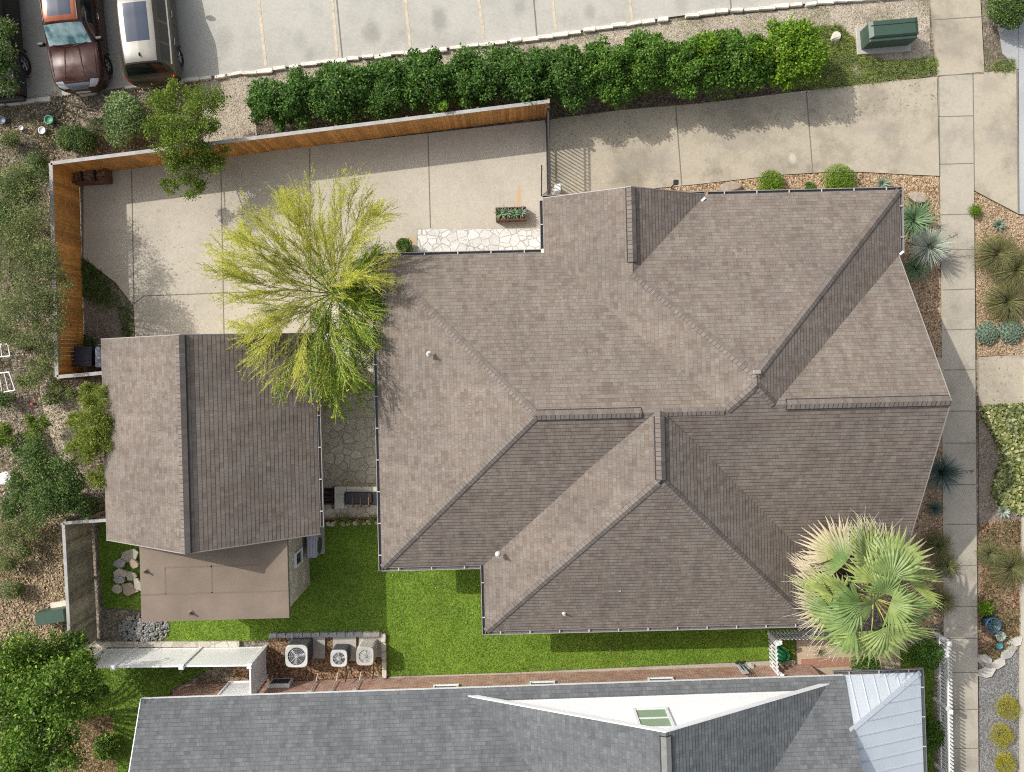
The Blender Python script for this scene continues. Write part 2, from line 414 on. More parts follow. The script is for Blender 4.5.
# ------------------------------------------------------------------ ground, paving, beds
def gpts(pts, z=0.0): return [tuple(G(x, y, 0))[:2] for x, y in pts]
def slab(name, pts, z, mat, depth=0.06, kind='structure'):
    mb = MB(); mb.prism(gpts(pts), z - depth, z); o = mb.build(name, mat); return tag(o, kind=kind)

M['soil'] = gravel('dry_soil', [(0.14, 0.112, 0.082), (0.21, 0.175, 0.135), (0.28, 0.24, 0.19), (0.38, 0.335, 0.27)], 0.06, 0.4, 0.8, patch=((0.10, 0.085, 0.05), 0.5, 0.52))
M['lot'] = concrete('parking_concrete', (0.46, 0.445, 0.40), 0.20, (0.45, 0.43, 0.40), 0.4, [(x, y, r, r * 1.5, (0.20, 0.19, 0.175), k) for x, y, r, k in ((372, 34, .5, .55), (440, 20, .45, .5), (520, 8, .4, .4), (300, 40, .4, .35), (590, 12, .35, .45), (225, 40, .5, .3), (310, 55, .3, .35), (680, 2, .4, .3))])
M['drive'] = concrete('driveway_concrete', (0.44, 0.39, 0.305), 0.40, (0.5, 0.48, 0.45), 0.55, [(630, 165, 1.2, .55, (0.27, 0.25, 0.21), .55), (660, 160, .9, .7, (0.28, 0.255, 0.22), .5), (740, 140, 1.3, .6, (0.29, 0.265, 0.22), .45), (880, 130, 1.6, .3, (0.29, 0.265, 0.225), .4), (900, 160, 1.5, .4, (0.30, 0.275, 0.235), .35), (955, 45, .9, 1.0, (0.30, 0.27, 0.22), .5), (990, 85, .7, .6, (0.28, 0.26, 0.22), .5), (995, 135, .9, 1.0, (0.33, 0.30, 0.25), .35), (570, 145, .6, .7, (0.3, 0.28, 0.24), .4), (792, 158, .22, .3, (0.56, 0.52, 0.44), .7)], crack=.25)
M['court'] = concrete('courtyard_concrete', (0.50, 0.455, 0.38), 0.14, (0.68, 0.66, 0.64), 0.5, [(519, 195, .16, .75, (0.55, 0.33, 0.12), .75), (414, 241, .3, .3, (0.52, 0.34, 0.14), .6), (159, 211, .12, .12, (0.3, 0.27, 0.23), .5), (150, 320, .8, .5, (0.40, 0.36, 0.30), .4), (105, 200, .6, .9, (0.36, 0.33, 0.28), .4), (175, 300, 1.2, .4, (0.42, 0.38, 0.32), .4)])
M['walk'] = concrete('sidewalk_concrete', (0.43, 0.39, 0.32), 0.26, (0.6, 0.58, 0.54), 0.7, [(962, 440, .25, .2, (0.52, 0.47, 0.38), .6), (955, 210, .4, .5, (0.35, 0.32, 0.27), .4), (960, 570, .4, .6, (0.36, 0.33, 0.28), .4)])
M['street'] = concrete('street_concrete', (0.42, 0.435, 0.44), 0.15, (0.6, 0.6, 0.6), 0.3)
M['lime_gravel'] = gravel('limestone_gravel', [(0.27, 0.22, 0.165), (0.40, 0.345, 0.265), (0.47, 0.41, 0.325), (0.58, 0.52, 0.43)], 0.036, 0.25, 0.55, patch=((0.16, 0.125, 0.09), 0.7, 0.55))
M['pea'] = gravel('pea_gravel', [(0.16, 0.09, 0.05), (0.36, 0.23, 0.13), (0.46, 0.33, 0.20), (0.62, 0.50, 0.36)], 0.05, 0.2, 0.9)
M['dark_gravel'] = gravel('dark_gravel', [(0.12, 0.12, 0.12), (0.19, 0.185, 0.18), (0.25, 0.245, 0.24), (0.36, 0.35, 0.33)], 0.035, 0.2, 0.7)
M['mulch'] = gravel('bark_mulch', [(0.09, 0.05, 0.03), (0.22, 0.13, 0.075), (0.33, 0.20, 0.12), (0.45, 0.33, 0.22)], 0.055, 0.3, 0.9)
M['dirt'] = gravel('grey_dirt', [(0.16, 0.13, 0.10), (0.23, 0.19, 0.15), (0.29, 0.245, 0.20), (0.36, 0.31, 0.26)], 0.035, 0.25, 0.5)
M['flag_white'] = flagstone('white_flagstone', (0.60, 0.58, 0.54), (0.74, 0.73, 0.70), (0.42, 0.40, 0.37), 3.8)
M['flag'] = flagstone('tan_flagstone', (0.58, 0.53, 0.42), (0.76, 0.71, 0.59), (0.42, 0.38, 0.30), 3.6)
M['turf'] = gravel('turf_soil', [(0.09, 0.18, 0.02), (0.14, 0.25, 0.028), (0.17, 0.28, 0.035), (0.24, 0.30, 0.06)], 0.05, 0.3, 0.6)
M['stripe'] = simple('faded_yellow_paint', (0.52, 0.45, 0.34), 0.85, var=0.3, scale=5)
M['patio'] = concrete('patio_tan', (0.50, 0.40, 0.29), 0.12)

mb = MB(); mb.poly([(-400, -400, -0.05), (400, -400, -0.05), (400, 400, -0.05), (-400, 400, -0.05)])
tag(mb.build('ground', M['soil']), kind='structure')

LOT = [(-500, 175), (0, 103), (60, 96), (135, 86), (205, 77), (256, 71), (330, 61), (400, 53), (512, 41), (640, 21.5), (700, 13), (780, 6), (850, 0), (930, -9), (930, -700), (-500, -700)]
slab('parking_lot', LOT, 0.02, M['lot'], 0.15)
slab('gravel_strip', [(200, 80), (256, 73), (400, 56), (512, 44), (640, 25), (780, 10), (850, 3), (930, -6), (930, 76), (800, 94), (700, 106), (549, 119), (400, 138), (205, 160)], -0.012, M['lime_gravel'], 0.03)
slab('hedge_shade_strip', [(255, 112), (300, 108), (400, 96), (512, 86), (640, 76), (760, 66), (815, 62), (812, 89.5), (800, 91), (700, 103), (620, 109.5), (549, 119), (400, 137), (258, 154)], -0.003, gravel('hedge_shade_tone', [(0.05, 0.036, 0.025), (0.09, 0.068, 0.048), (0.14, 0.11, 0.08), (0.22, 0.18, 0.13)], .05, .3, .8), 0.02)  # dark strip painted in for the shade on the gravel under the hedge
DRIVE = [(549.5, 120), (620, 110.5), (700, 104), (800, 91.5), (870, 83.5), (936.5, 77), (939, 176), (905, 174.5), (860, 172), (820, 172.5), (780, 175), (700, 184), (612, 192.5), (549.5, 198.5)]
slab('driveway', DRIVE, 0.03, M['drive'], 0.12)
COURT = [(83.5, 186), (83.5, 172), (549, 120), (549, 229), (417, 229), (417, 257), (379, 262), (379, 300), (316, 300), (316, 345), (136, 345), (134, 306), (116, 282.5), (83.5, 258)]
slab('courtyard', COURT, 0.036, M['court'], 0.12)
slab('front_walk', [(937.5, 77), (972, 73.5), (973.5, 190), (979, 900), (945.5, 900), (940, 176)], 0.035, M['walk'], 0.12)
slab('driveway_apron', [(973, 73.5), (1016.5, 69.5), (1018.5, 214), (974.5, 191)], 0.03, M['drive'], 0.12)
slab('north_walk', [(926, -300), (976, -300), (980, 0), (984, 72), (937.5, 76.2), (930, 0)], 0.028, M['drive'], 0.12)
slab('street_path', [(978.3, 357), (1027, 354.6), (1027, 404.2), (978.6, 406)], 0.03, M['drive'], 0.12)
slab('porch_walk', [(840, 359), (944, 357.5), (944.2, 408), (840, 410)], 0.03, M['walk'], 0.12)
slab('street', [(1019, -700), (1600, -700), (1600, 1500), (1024, 1500), (1026, 660), (1031, 215), (1019, 214)], 0.01, M['street'], 0.1)
slab('street_gutter', [(998, 22), (1018.4, 22), (1018.4, 69), (996, 69), (1009, 60), (1003, 54)], 0.012, M['street'], 0.05)
mb = MB(); mb.prism(gpts([(1025, 217), (1030.5, 220), (1025, 660), (1023.6, 1100), (1018.2, 1100), (1019, 660)]), -0.05, 0.10)
tag(mb.build('street_kerb', concrete('kerb_concrete', (0.5, 0.46, 0.38), 0.12)), kind='structure')
PEA = [(545, 201), (612, 193), (700, 184.5), (780, 175.6), (820, 173.2), (860, 172.7), (905, 175.2), (939, 176.8), (945, 620), (900, 640), (840, 560), (840, 300), (545, 260)]
slab('pea_gravel_bed', PEA, 0.006, M['pea'], 0.04)
slab('street_gravel_bed', [(974.6, 192), (1018, 215), (1028, 221), (1028, 354.5), (977.6, 356.5)], 0.006, M['pea'], 0.04)
slab('ivy_bed', [(979, 406.5), (1026, 404.8), (1026, 520), (979, 522)], 0.006, M['dirt'], 0.04)
slab('mulch_bed', [(979, 522), (1026, 520), (1021, 648), (979.5, 676)], 0.004, M['mulch'], 0.04)
slab('dark_gravel_bed', [(979.5, 676.5), (1021, 648.5), (1020, 1000), (981, 1000)], 0.006, M['dark_gravel'], 0.04)
slab('flagstone_patio', [(417.5, 229.5), (544, 227), (544, 275), (417.5, 275)], 0.034, M['flag_white'], 0.1)
slab('flagstone_walk', [(316.4, 300.4), (379, 300.4), (382, 519), (316.4, 519)], 0.032, M['flag'], 0.1)
slab('side_dirt', [(79, 185), (82.5, 185), (82.5, 258.5), (115.4, 283.2), (133.2, 306.6), (135, 352), (79, 378)], 0.0, M['dirt'], 0.03)
LAWN = [(99, 520), (270, 520), (384, 522), (384, 560), (480, 545), (790, 530), (795, 659), (512, 672), (387, 676), (385, 631.5), (271, 632), (271, 640), (146, 644), (146, 610), (104, 608), (99, 560)]
slab('lawn', LAWN, 0.01, M['turf'], 0.05)
NLAWN = [(60, 668), (212, 668), (170, 690), (182, 760), (190, 900), (60, 900)]
slab('neighbor_lawn', NLAWN, 0.008, M['turf'], 0.05)
SLAWN = [(862, 665), (934, 640), (934, 900), (862, 900)]
slab('side_lawn', SLAWN, 0.008, M['turf'], 0.05)
slab('equipment_bed', [(272, 637), (381, 637), (381, 676), (230, 684), (230, 668), (262, 664)], 0.012, M['mulch'], 0.05)
slab('mow_strip', [(388, 676.6), (512, 672.5), (795, 659.8), (795, 664.5), (512, 677.6), (388, 682)], 0.03, M['walk'], 0.1)
slab('tan_patio', [(796, 636), (900, 640), (900, 690), (800, 690)], 0.02, M['patio'], 0.08)
slab('brick_edging', [(801, 659), (852, 656.5), (852, 665.5), (801, 668)], 0.045, simple('brick_edge', (0.36, 0.19, 0.13), 0.9, var=0.3, scale=20), 0.08)
slab('stone_strip', [(97, 641), (240, 640.5), (240, 646), (97, 646.5)], 0.10, M['stone_wall'], 0.15)
slab('shaded_soil', [(60, 720), (112, 715), (118, 780), (60, 900)], 0.012, M['mulch'], 0.05)
slab('leaf_litter', [(-20, 525), (62, 515), (66, 600), (60, 650), (-20, 660)], 0.0, gravel('dry_leaf_litter', [(0.14, 0.085, 0.04), (0.30, 0.19, 0.10), (0.42, 0.29, 0.16), (0.52, 0.40, 0.25)], 0.06, 0.35, 1.0), 0.03)
slab('bare_sand', [(40, 392), (70, 388), (88, 384), (92, 420), (78, 455), (64, 466), (52, 440), (44, 412)], 0.0, gravel('bare_sand', [(0.30, 0.25, 0.18), (0.48, 0.41, 0.31), (0.55, 0.48, 0.37), (0.62, 0.55, 0.44)], 0.05, 0.3, 0.7), 0.03)

# joints and painted lines
mb = MB()
def line(a, b, wd, z):
    A, B = G(*a), G(*b); d = (B - A).normalized(); n = Vector((-d.y, d.x, 0)) * wd / 2
    mb.poly([(p.x, p.y, z) for p in (A - n, B - n, B + n, A + n)])
for a, b in (((132, 170), (134.5, 305)), ((221, 157), (224.5, 344)), ((310, 148), (311, 344)), ((428, 133), (430.5, 228)), ((134, 304), (144, 296)), ((144, 296), (300, 290)), ((83.6, 186), (83.6, 257))):
    line(a, b, 0.035, 0.0405)
for a, b in (((675.5, 106.5), (681.5, 185)), ((806, 91.5), (812.5, 173)), ((546, 120.5), (546, 197))):
    line(a, b, 0.04, 0.0345)
for a, b in (((938, 117), (972.5, 116)), ((939, 164.5), (973, 163.5)), ((940, 215), (973.6, 214)), ((942, 250), (973.8, 249.5)), ((942.5, 290), (974, 289)), ((943, 330), (974.5, 329)), ((943.5, 370), (975, 369.5)), ((944, 411), (975.5, 411)), ((944.3, 443), (976, 443)), ((944.6, 484.5), (976.4, 484.5)), ((945, 524), (976.6, 524)), ((945, 566), (977, 565)), ((945, 606), (977, 606)), ((945, 638), (977.4, 638)), ((945.3, 672), (977.7, 672)), ((945.6, 709), (978, 709)), ((945.8, 748), (978.3, 748)), ((937.8, 76), (983, 73.6)), ((938, 77), (939.5, 176))):
    line(a, b, 0.03, 0.0395)
line((972.4, 74), (973.8, 190), 0.03, 0.0395)
line((934, 20), (981, 17), 0.03, 0.0325); line((1016.5, 70), (1018, 213), 0.06, 0.0345)
for a, b in (((333, -40), (342.5, 59)), ((531, -30), (537, 37)), ((726, -60), (731, 10))):
    line(a, b, 0.05, 0.0245)
tag(mb.build('pavement_joints', M['joint']), kind='structure')
for a, b in (((52, 62), (56, 95)), ((119, 55), (124.5, 84)), ((256.5, -20), (266, 66)), ((330, -20), (337.5, 57)), ((403, -20), (410.5, 49)), ((476, -20), (484, 39)), ((550, -20), (556, 31)), ((626, -20), (632.5, 22))):
    mb = MB(); line(a, b, 0.11, 0.0255); tag(mb.build('parking_stripe', M['stripe']), kind='structure')

# ------------------------------------------------------------------ houses
def wall_box(mb, u0, u1, v0, v1, z0, z1, m=0):
    """four walls with UVs in metres, local house units (u,v in ground pixels)"""
    x0, x1, y0, y1 = u0 / S, u1 / S, -v1 / S, -v0 / S
    c = [(x0, y0), (x1, y0), (x1, y1), (x0, y1)]
    for i in range(4):
        a, b = c[i], c[(i + 1) % 4]; L = math.hypot(b[0] - a[0], b[1] - a[1])
        mb.poly([(a[0], a[1], z0), (b[0], b[1], z0), (b[0], b[1], z1), (a[0], a[1], z1)], [(0, z0), (L, z0), (L, z1), (0, z1)], m)

def slope(mb, pts, downdir, off=(0, 0), m=0):
    """roof polygon, pts = (u,v,z); UV: along the eave and up the slope, in metres"""
    P = [Vector((u / S, -v / S, z)) for u, v, z in pts]
    n = Vector((0, 0, 0))
    for i in range(len(P)): n += (P[i] - P[0]).cross(P[(i + 1) % len(P)] - P[0])
    if n.z < 0: P.reverse(); n = -n
    n.normalize()
    dn = Vector((downdir[0], -downdir[1], 0)); al = Vector((-dn.y, dn.x, 0))
    cosp = n.z
    uv = [(p.dot(al) + off[0], (-p.dot(dn)) / max(cosp, 0.2) + off[1]) for p in P]
    mb.poly(P, uv, m)

def cap_strip(mb, a, b, wd, hgt, sides, m=0, skirt=0.0):
    """folded cap along a ridge or hip: a, b = (u,v,z); sides = the two fall vectors (world-local dirs) """
    A = Vector((a[0] / S, -a[1] / S, a[2])); B = Vector((b[0] / S, -b[1] / S, b[2])); L = (B - A).length
    up = Vector((0, 0, hgt))
    for q0 in sides:
        q = Vector(q0).normalized(); e = q * wd; k = q * (wd + skirt)
        mb.poly([A + up, B + up, B + e + up, A + e + up], [(0, 0), (0, L), (wd, L), (wd, 0)], m)
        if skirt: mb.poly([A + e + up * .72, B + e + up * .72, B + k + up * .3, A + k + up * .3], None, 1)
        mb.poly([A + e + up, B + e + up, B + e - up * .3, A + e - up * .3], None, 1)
    f = [Vector(q0).normalized() * (wd + skirt) for q0 in sides]
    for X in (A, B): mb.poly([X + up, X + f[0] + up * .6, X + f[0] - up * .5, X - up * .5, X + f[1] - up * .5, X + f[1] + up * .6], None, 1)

def gutter(name, parent, a, b, outdir, z, straps=True, wid=0.125, mats=None):
    """open half-box gutter along an eave from a to b (u,v), mouth up"""
    A = Vector((a[0] / S, -a[1] / S, z)); B = Vector((b[0] / S, -b[1] / S, z)); o = Vector((outdir[0], -outdir[1], 0)).normalized()
    L = (B - A).length; d = (B - A).normalized()
    mb = MB()
    def bar(off, w_, z0, z1, m, s0=0.0, s1=None):
        s1 = L if s1 is None else s1
        p = [A + d * s0 + o * off, A + d * s1 + o * off, A + d * s1 + o * (off + w_), A + d * s0 + o * (off + w_)]
        mb.prism([(q.x, q.y) for q in p], z0, z1, m)
    bar(0.004, 0.012, z - 0.11, z - 0.012, 0); bar(wid - 0.022, 0.022, z - 0.11, z, 0)
    bar(0.016, wid - 0.038, z - 0.11, z - 0.095, 1)
    bar(0.006, wid - 0.008, z - 0.108, z - 0.02, 0, -0.012, 0.0); bar(0.006, wid - 0.008, z - 0.108, z - 0.02, 0, L, L + 0.012)
    if straps:
        k = max(1, int(L / 0.98)); st = L / k
        for i in range(k): bar(0.008, wid - 0.02, z - 0.008, z + 0.012, 2, st * (i + 0.5) - 0.018, st * (i + 0.5) + 0.018)
    return mb.build(name, mats or [M['gutter'], M['gutter_in'], M['strap']], parent, local=True)

TH = R(1.4)
HY = -30.1 / S
house = thing('house', 'large brown shingled hip roof house in the middle of the lot', 'house', (0, HY, 0), TH)
ZE, PT = 2.6, 0.577
def ze(d): return ZE + PT * d / S
mb = MB()
for q in ((-110, 350 - 300, -108, 151), (-17, 255, 60, 211), (45, 343, -157, 151), (45, 168, -163, -150)):
    wall_box(mb, *q, 0.0, 2.47)
mb.build('wall', M['stucco'], house, local=True)
mb = MB()
for i, q in enumerate(((-122, 40, -120.5, 162.5), (-29, 266.5, 150, 223), (33, 353.5, -169.5, 162.5), (33, 180, -169.9, -168))):
    u0, u1, v0, v1 = q; mb.prism([(u0 / S, -v0 / S), (u1 / S, -v0 / S), (u1 / S, -v1 / S), (u0 / S, -v1 / S)], 2.44 + i * 0.003, ZE - 0.02 - i * 0.003)
mb.build('soffit', M['trim'], house, local=True)
# roof planes -------------------------------------------------------
rf = MB()
Lu0, Lv0, Lv1 = -122.5, -121.0, 163.0; Lh = (Lv1 - Lv0) / 2; Lr = Lv0 + Lh; Lz = ze(Lh)
Mu0, Mu1, Mv0, Mv1 = 32.4, 358.0, -170.0, 163.0; Mh = (Mu1 - Mu0) / 2; Mc = Mu0 + Mh; Mz = ze(Mh)
ma, mbv = Mv0 + Mh, Mv1 - Mh      # main ridge runs from v=ma to v=mbv
Su0, Su1, Sv1 = -29.5, 267.0, 223.5; Sh = (Su1 - Su0) / 2; Sc = Su0 + Sh; Sz = ze(Sh)
# left wing
slope(rf, [(Lu0, Lv0, ZE), (Lu0, Lv1, ZE), (Lu0 + Lh, Lr, Lz)], (-1, 0))
slope(rf, [(Lu0, Lv0, ZE), (Lu0 + Lh, Lr, Lz), (Mu0 + Lh, Lr, Lz), (Mu0, Lv0, ZE)], (0, -1), (3.1, 0.03))
slope(rf, [(Lu0, Lv1, ZE), (Lu0 + Lh, Lr, Lz), (Mu0 + Lh, Lr, Lz), (Mu0, Lv1, ZE)], (0, 1), (1.7, 0.05))
# main block
slope(rf, [(Mu0, Mv0, ZE), (Mu1, Mv0, ZE), (Mc, ma, Mz)], (0, -1), (5.3, 0.0))
slope(rf, [(Mu1, Mv0, ZE), (Mu1, Mv1, ZE), (Mc, mbv, Mz), (Mc, ma, Mz)], (1, 0), (2.2, 0.02))
slope(rf, [(Mu0, Mv0, ZE), (Mc, ma, Mz), (Mc, mbv, Mz), (Mu0, Mv1, ZE)], (-1, 0), (7.1, 0.04))
slope(rf, [(Mu0, Mv1, ZE), (Mu1, Mv1, ZE), (Mc, mbv, Mz)], (0, 1), (4.6, 0.05))
# front gable facing the street
Wr, Wn, We = 17.0, -113.0, 355.0; Wz = ze(Mv1 - Wr)
Wi = Mu1 - (Mv1 - Wr)
slope(rf, [(We, Wn, ZE), (We, Wr, Wz), (Wi, Wr, Wz), (Mu1, Wn - 0, ZE)], (0, -1), (6.4, 0.07))
slope(rf, [(We, Wr, Wz), (We, Mv1, ZE), (Mu1, Mv1, ZE), (Wi, Wr, Wz)][0:2] + [(We, Mv1 - 0.01, ZE), (Wi, Wr, Wz)], (0, 1), (4.6, 0.05))
# small gable over the drive
V0, Vh = -170.5, 74.0
Vr = Mu0 + Vh; Vz = ze(Vh)
slope(rf, [(Mu0, V0, ZE), (Vr, V0, Vz), (Vr, Mv0 + Vh, Vz), (Mu0, Mv0, ZE)], (-1, 0), (7.1, 0.04))
slope(rf, [(Vr, V0, Vz), (Mu0 + 2 * Vh, V0, ZE), (Mu0 + 2 * Vh, Mv0, ZE), (Vr, Mv0 + Vh, Vz)], (1, 0), (1.1, 0.0))
# south wing
sn = Lr - 3.0
slope(rf, [(Su0, Sv1, ZE), (Sc, Sv1 - Sh, Sz), (Sc, sn, Sz), (Su0, 155, ZE)], (-1, 0), (0.6, 0.01))
slope(rf, [(Su0, Sv1, ZE), (Su1, Sv1, ZE), (Sc, Sv1 - Sh, Sz)], (0, 1), (2.9, 0.06))
slope(rf, [(Su1, Sv1, ZE), (Sc, Sv1 - Sh, Sz), (Sc, sn, Sz), (Su1, 155, ZE)], (1, 0), (3.3, 0.03))
roof = rf.build('roof', M['shingle'], house, local=True)
# gable ends and rake boards
def tri_wall(parent, pts, th, axis, mat):
    mb = MB()
    P = [Vector((u / S, -v / S, z)) for u, v, z in pts]; d = Vector((axis[0], -axis[1], 0)) * th
    b = [tuple(p) for p in P] + [tuple(p - d) for p in P]; n = len(P)
    mb.mesh(b, [list(range(n)), list(range(n, 2 * n))[::-1]] + [(i, (i + 1) % n, n + (i + 1) % n, n + i) for i in range(n)])
    return mb.build('gable_wall', mat, parent, local=True)
tri_wall(house, [(345, -100, 2.46), (345, 158, 2.46), (345, Wr, Wz - 0.12)], 0.15, (1, 0), M['stucco'])
tri_wall(house, [(Mu0 + 10, -166, 2.46), (Mu0 + 2 * Vh - 10, -166, 2.46), (Vr, -166, Vz - 0.12)], 0.15, (0, -1), M['stucco'])
def rake(parent, a, b, ax, mat, th=0.03, hh=0.16):
    mb = MB()
    P = [Vector((q[0] / S, -q[1] / S, q[2])) for q in (a, b)]; d = Vector((ax[0], -ax[1], 0)) * th; h = Vector((0, 0, hh)); t = Vector((0, 0, 0.008))
    v = [P[0] + t, P[1] + t, P[1] - h, P[0] - h]; v = v + [p + d for p in v]
    mb.mesh(v, [(0, 1, 2, 3), (7, 6, 5, 4), (0, 4, 5, 1), (1, 5, 6, 2), (2, 6, 7, 3), (3, 7, 4, 0)])
    return mb.build('rake_board', mat, parent, local=True)
rake(house, (We, Wn, ZE), (We, Wr, Wz), (1, 0), M['trim']); rake(house, (We, Wr, Wz), (We, Mv1, ZE), (1, 0), M['trim'])
rake(house, (Mu0, V0, ZE), (Vr, V0, Vz), (0, -1), M['trim']); rake(house, (Vr, V0, Vz), (Mu0 + 2 * Vh, V0, ZE), (0, -1), M['trim'])
# caps
dW, dE, dN, dS = (-1, 0, -PT), (1, 0, -PT), (0, 1, -PT), (0, -1, -PT)
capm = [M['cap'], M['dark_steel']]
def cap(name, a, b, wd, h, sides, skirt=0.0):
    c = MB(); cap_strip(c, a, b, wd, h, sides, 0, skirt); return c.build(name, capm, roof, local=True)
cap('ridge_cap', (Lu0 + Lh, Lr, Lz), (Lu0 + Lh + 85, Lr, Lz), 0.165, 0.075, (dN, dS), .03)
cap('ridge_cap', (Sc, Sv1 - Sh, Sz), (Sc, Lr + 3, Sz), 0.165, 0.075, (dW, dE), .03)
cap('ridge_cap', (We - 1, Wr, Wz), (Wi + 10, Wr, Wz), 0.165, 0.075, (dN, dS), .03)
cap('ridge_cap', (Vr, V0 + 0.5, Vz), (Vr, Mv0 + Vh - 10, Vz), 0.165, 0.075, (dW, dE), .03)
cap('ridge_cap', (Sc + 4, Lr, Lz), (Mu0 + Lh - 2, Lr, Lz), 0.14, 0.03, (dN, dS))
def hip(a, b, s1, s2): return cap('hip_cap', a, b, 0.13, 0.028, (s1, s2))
def pd(dx, dy, nx, ny):
    """direction lying in the slope that falls towards (nx,ny), square to a hip that runs along (dx,dy)"""
    h = Vector((dx, dy, 0)).normalized(); p = Vector((-h.y, h.x, 0)); f = Vector((nx, ny, 0))
    if p.dot(f) < 0: p = -p
    return (p.x, p.y, -PT * p.dot(f))
# local dirs: x right, y up
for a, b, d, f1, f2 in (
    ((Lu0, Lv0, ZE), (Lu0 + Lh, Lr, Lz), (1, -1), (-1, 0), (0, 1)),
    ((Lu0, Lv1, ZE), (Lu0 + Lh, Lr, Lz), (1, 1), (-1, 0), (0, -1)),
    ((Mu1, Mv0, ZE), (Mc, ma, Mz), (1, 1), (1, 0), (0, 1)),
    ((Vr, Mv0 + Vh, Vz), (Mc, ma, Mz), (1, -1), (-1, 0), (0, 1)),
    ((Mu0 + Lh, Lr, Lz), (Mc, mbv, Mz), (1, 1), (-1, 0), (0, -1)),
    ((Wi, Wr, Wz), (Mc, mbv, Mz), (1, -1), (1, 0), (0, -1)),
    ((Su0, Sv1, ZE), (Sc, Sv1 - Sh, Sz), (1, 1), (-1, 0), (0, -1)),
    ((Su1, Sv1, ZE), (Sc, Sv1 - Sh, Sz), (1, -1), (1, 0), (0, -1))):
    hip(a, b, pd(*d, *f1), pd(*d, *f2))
# roof vent pipes
def hpt(px, py, z):
    """photo point -> main house local (u,v)"""
    k = 1 - z / CH; x, y = (px - 512) * k, (py - NY) * k + HY * S
    return x * math.cos(TH) - y * math.sin(TH), y * math.cos(TH) + x * math.sin(TH)
def vent_pipe(parent, px, py, zr, h=0.3, r=0.045):
    u, v = hpt(px, py, zr); mb = MB()
    mb.lathe([(r, zr - 0.15), (r, zr + h), (r * 0.7, zr + h), (r * 0.7, zr)], (u / S, -v / S, 0), 10)
    mb.lathe([(r + 0.07, zr - 0.1), (r + 0.02, zr + 0.05), (r, zr + 0.05)], (u / S, -v / S, 0), 10)
    return mb.build('vent_pipe', M['pipe'], parent, local=True, smooth=True)
for px, py, zr in ((429, 354, 4.05), (498, 555, 3.35), (623, 543, 4.05), (619, 589, 3.3), (564, 613, 2.98)):
    vent_pipe(roof, px, py, zr, 0.2, 0.035)
u, v = hpt(757, 372, Mz); mb = MB(); mb.bevbox((u / S, -v / S, Mz + 0.0), (0.24, 0.12, 0.06), 0.03); mb.build('roof_vent', M['trim'], roof, local=True)
# gutters
for a, b, o in (((Lu0, Lv1 + 3), (Lu0, Lv0 - 3), (-1, 0)), ((Lu0, Lv0), (Mu0 - 3, Lv0), (0, -1)), ((Mu0, Lv0 - 4), (Mu0, V0 + 2), (-1, 0)),
                ((Mu0, V0 + 0.2), (Mu0 + 33, V0 + 0.2), (0, -1)), ((Mu0 + 2 * Vh - 33, V0 + 0.2), (Mu0 + 2 * Vh, V0 + 0.2), (0, -1)), ((Mu0 + 2 * Vh + 3, Mv0), (Mu1 + 3, Mv0), (0, -1)), ((Mu1, Mv0), (Mu1, Wn), (1, 0)),
                ((Lu0, Lv1), (Su0 - 3, Lv1), (0, 1)), ((Su0, Lv1), (Su0, Sv1 + 3), (-1, 0)), ((Su0, Sv1), (Su1, Sv1), (0, 1))):
    gutter('gutter', house, a, b, o, ZE + 0.005)
# flashing pieces where valleys meet eaves
for px, py in ((703, 199.5), (901, 253)):
    u, v = hpt(px, py, ZE + 0.1); mb = MB(); mb.box((u / S, -v / S, ZE + 0.14), (0.17, 0.07, 0.02), 0.7); mb.build('valley_flashing', M['white'], roof, local=True)
# windows and doors on the walls
def win(parent, u, v, wd, z0, z1, ax, door=False):
    """ax: outward normal in (u,v)"""
    o = Vector((ax[0], -ax[1], 0)); t = Vector((-o.y, o.x, 0)); c = Vector((u / S, -v / S, 0)); rz = math.atan2(t.y, t.x)
    mb = MB()
    for s_ in (-1, 1):
        p = c + t * s_ * (wd / 2) + o * 0.01; mb.box((p.x, p.y, (z0 + z1) / 2), (0.06, 0.09, z1 - z0), rz)
    for zz in (z0, z1):
        p = c + o * 0.012; mb.box((p.x, p.y, zz), (wd + 0.06, 0.10, 0.06), rz)
    fr = mb.build('door' if door else 'window', M['white'], parent, local=True)
    mb = MB(); p = c - o * 0.0; mb.box((p.x, p.y, (z0 + z1) / 2), (wd - 0.04, 0.03, z1 - z0 - 0.04), rz)
    mb.build('door_panel' if door else 'pane', M['stripe'] if door else M['glass'], fr, local=True)
win(house, -60, -108.3, 0.9, 0.05, 2.1, (0, -1), True); win(house, 0, -108.3, 1.4, 0.9, 2.1, (0, -1)); win(house, -110.3, 20, 1.6, 0.8, 2.1, (-1, 0)); win(house, -110.3, 90, 1.2, 0.9, 2.1, (-1, 0))
win(house, 60, 211.3, 1.4, 0.9, 2.1, (0, 1)); win(house, 160, 211.3, 1.4, 0.9, 2.1, (0, 1)); win(house, -60, 151.3, 1.2, 0.9, 2.1, (0, 1)); win(house, 343.3, -60, 1.6, 0.7, 2.1, (1, 0)); win(house, 343.3, 30, 1.0, 0.05, 2.1, (1, 0), True)

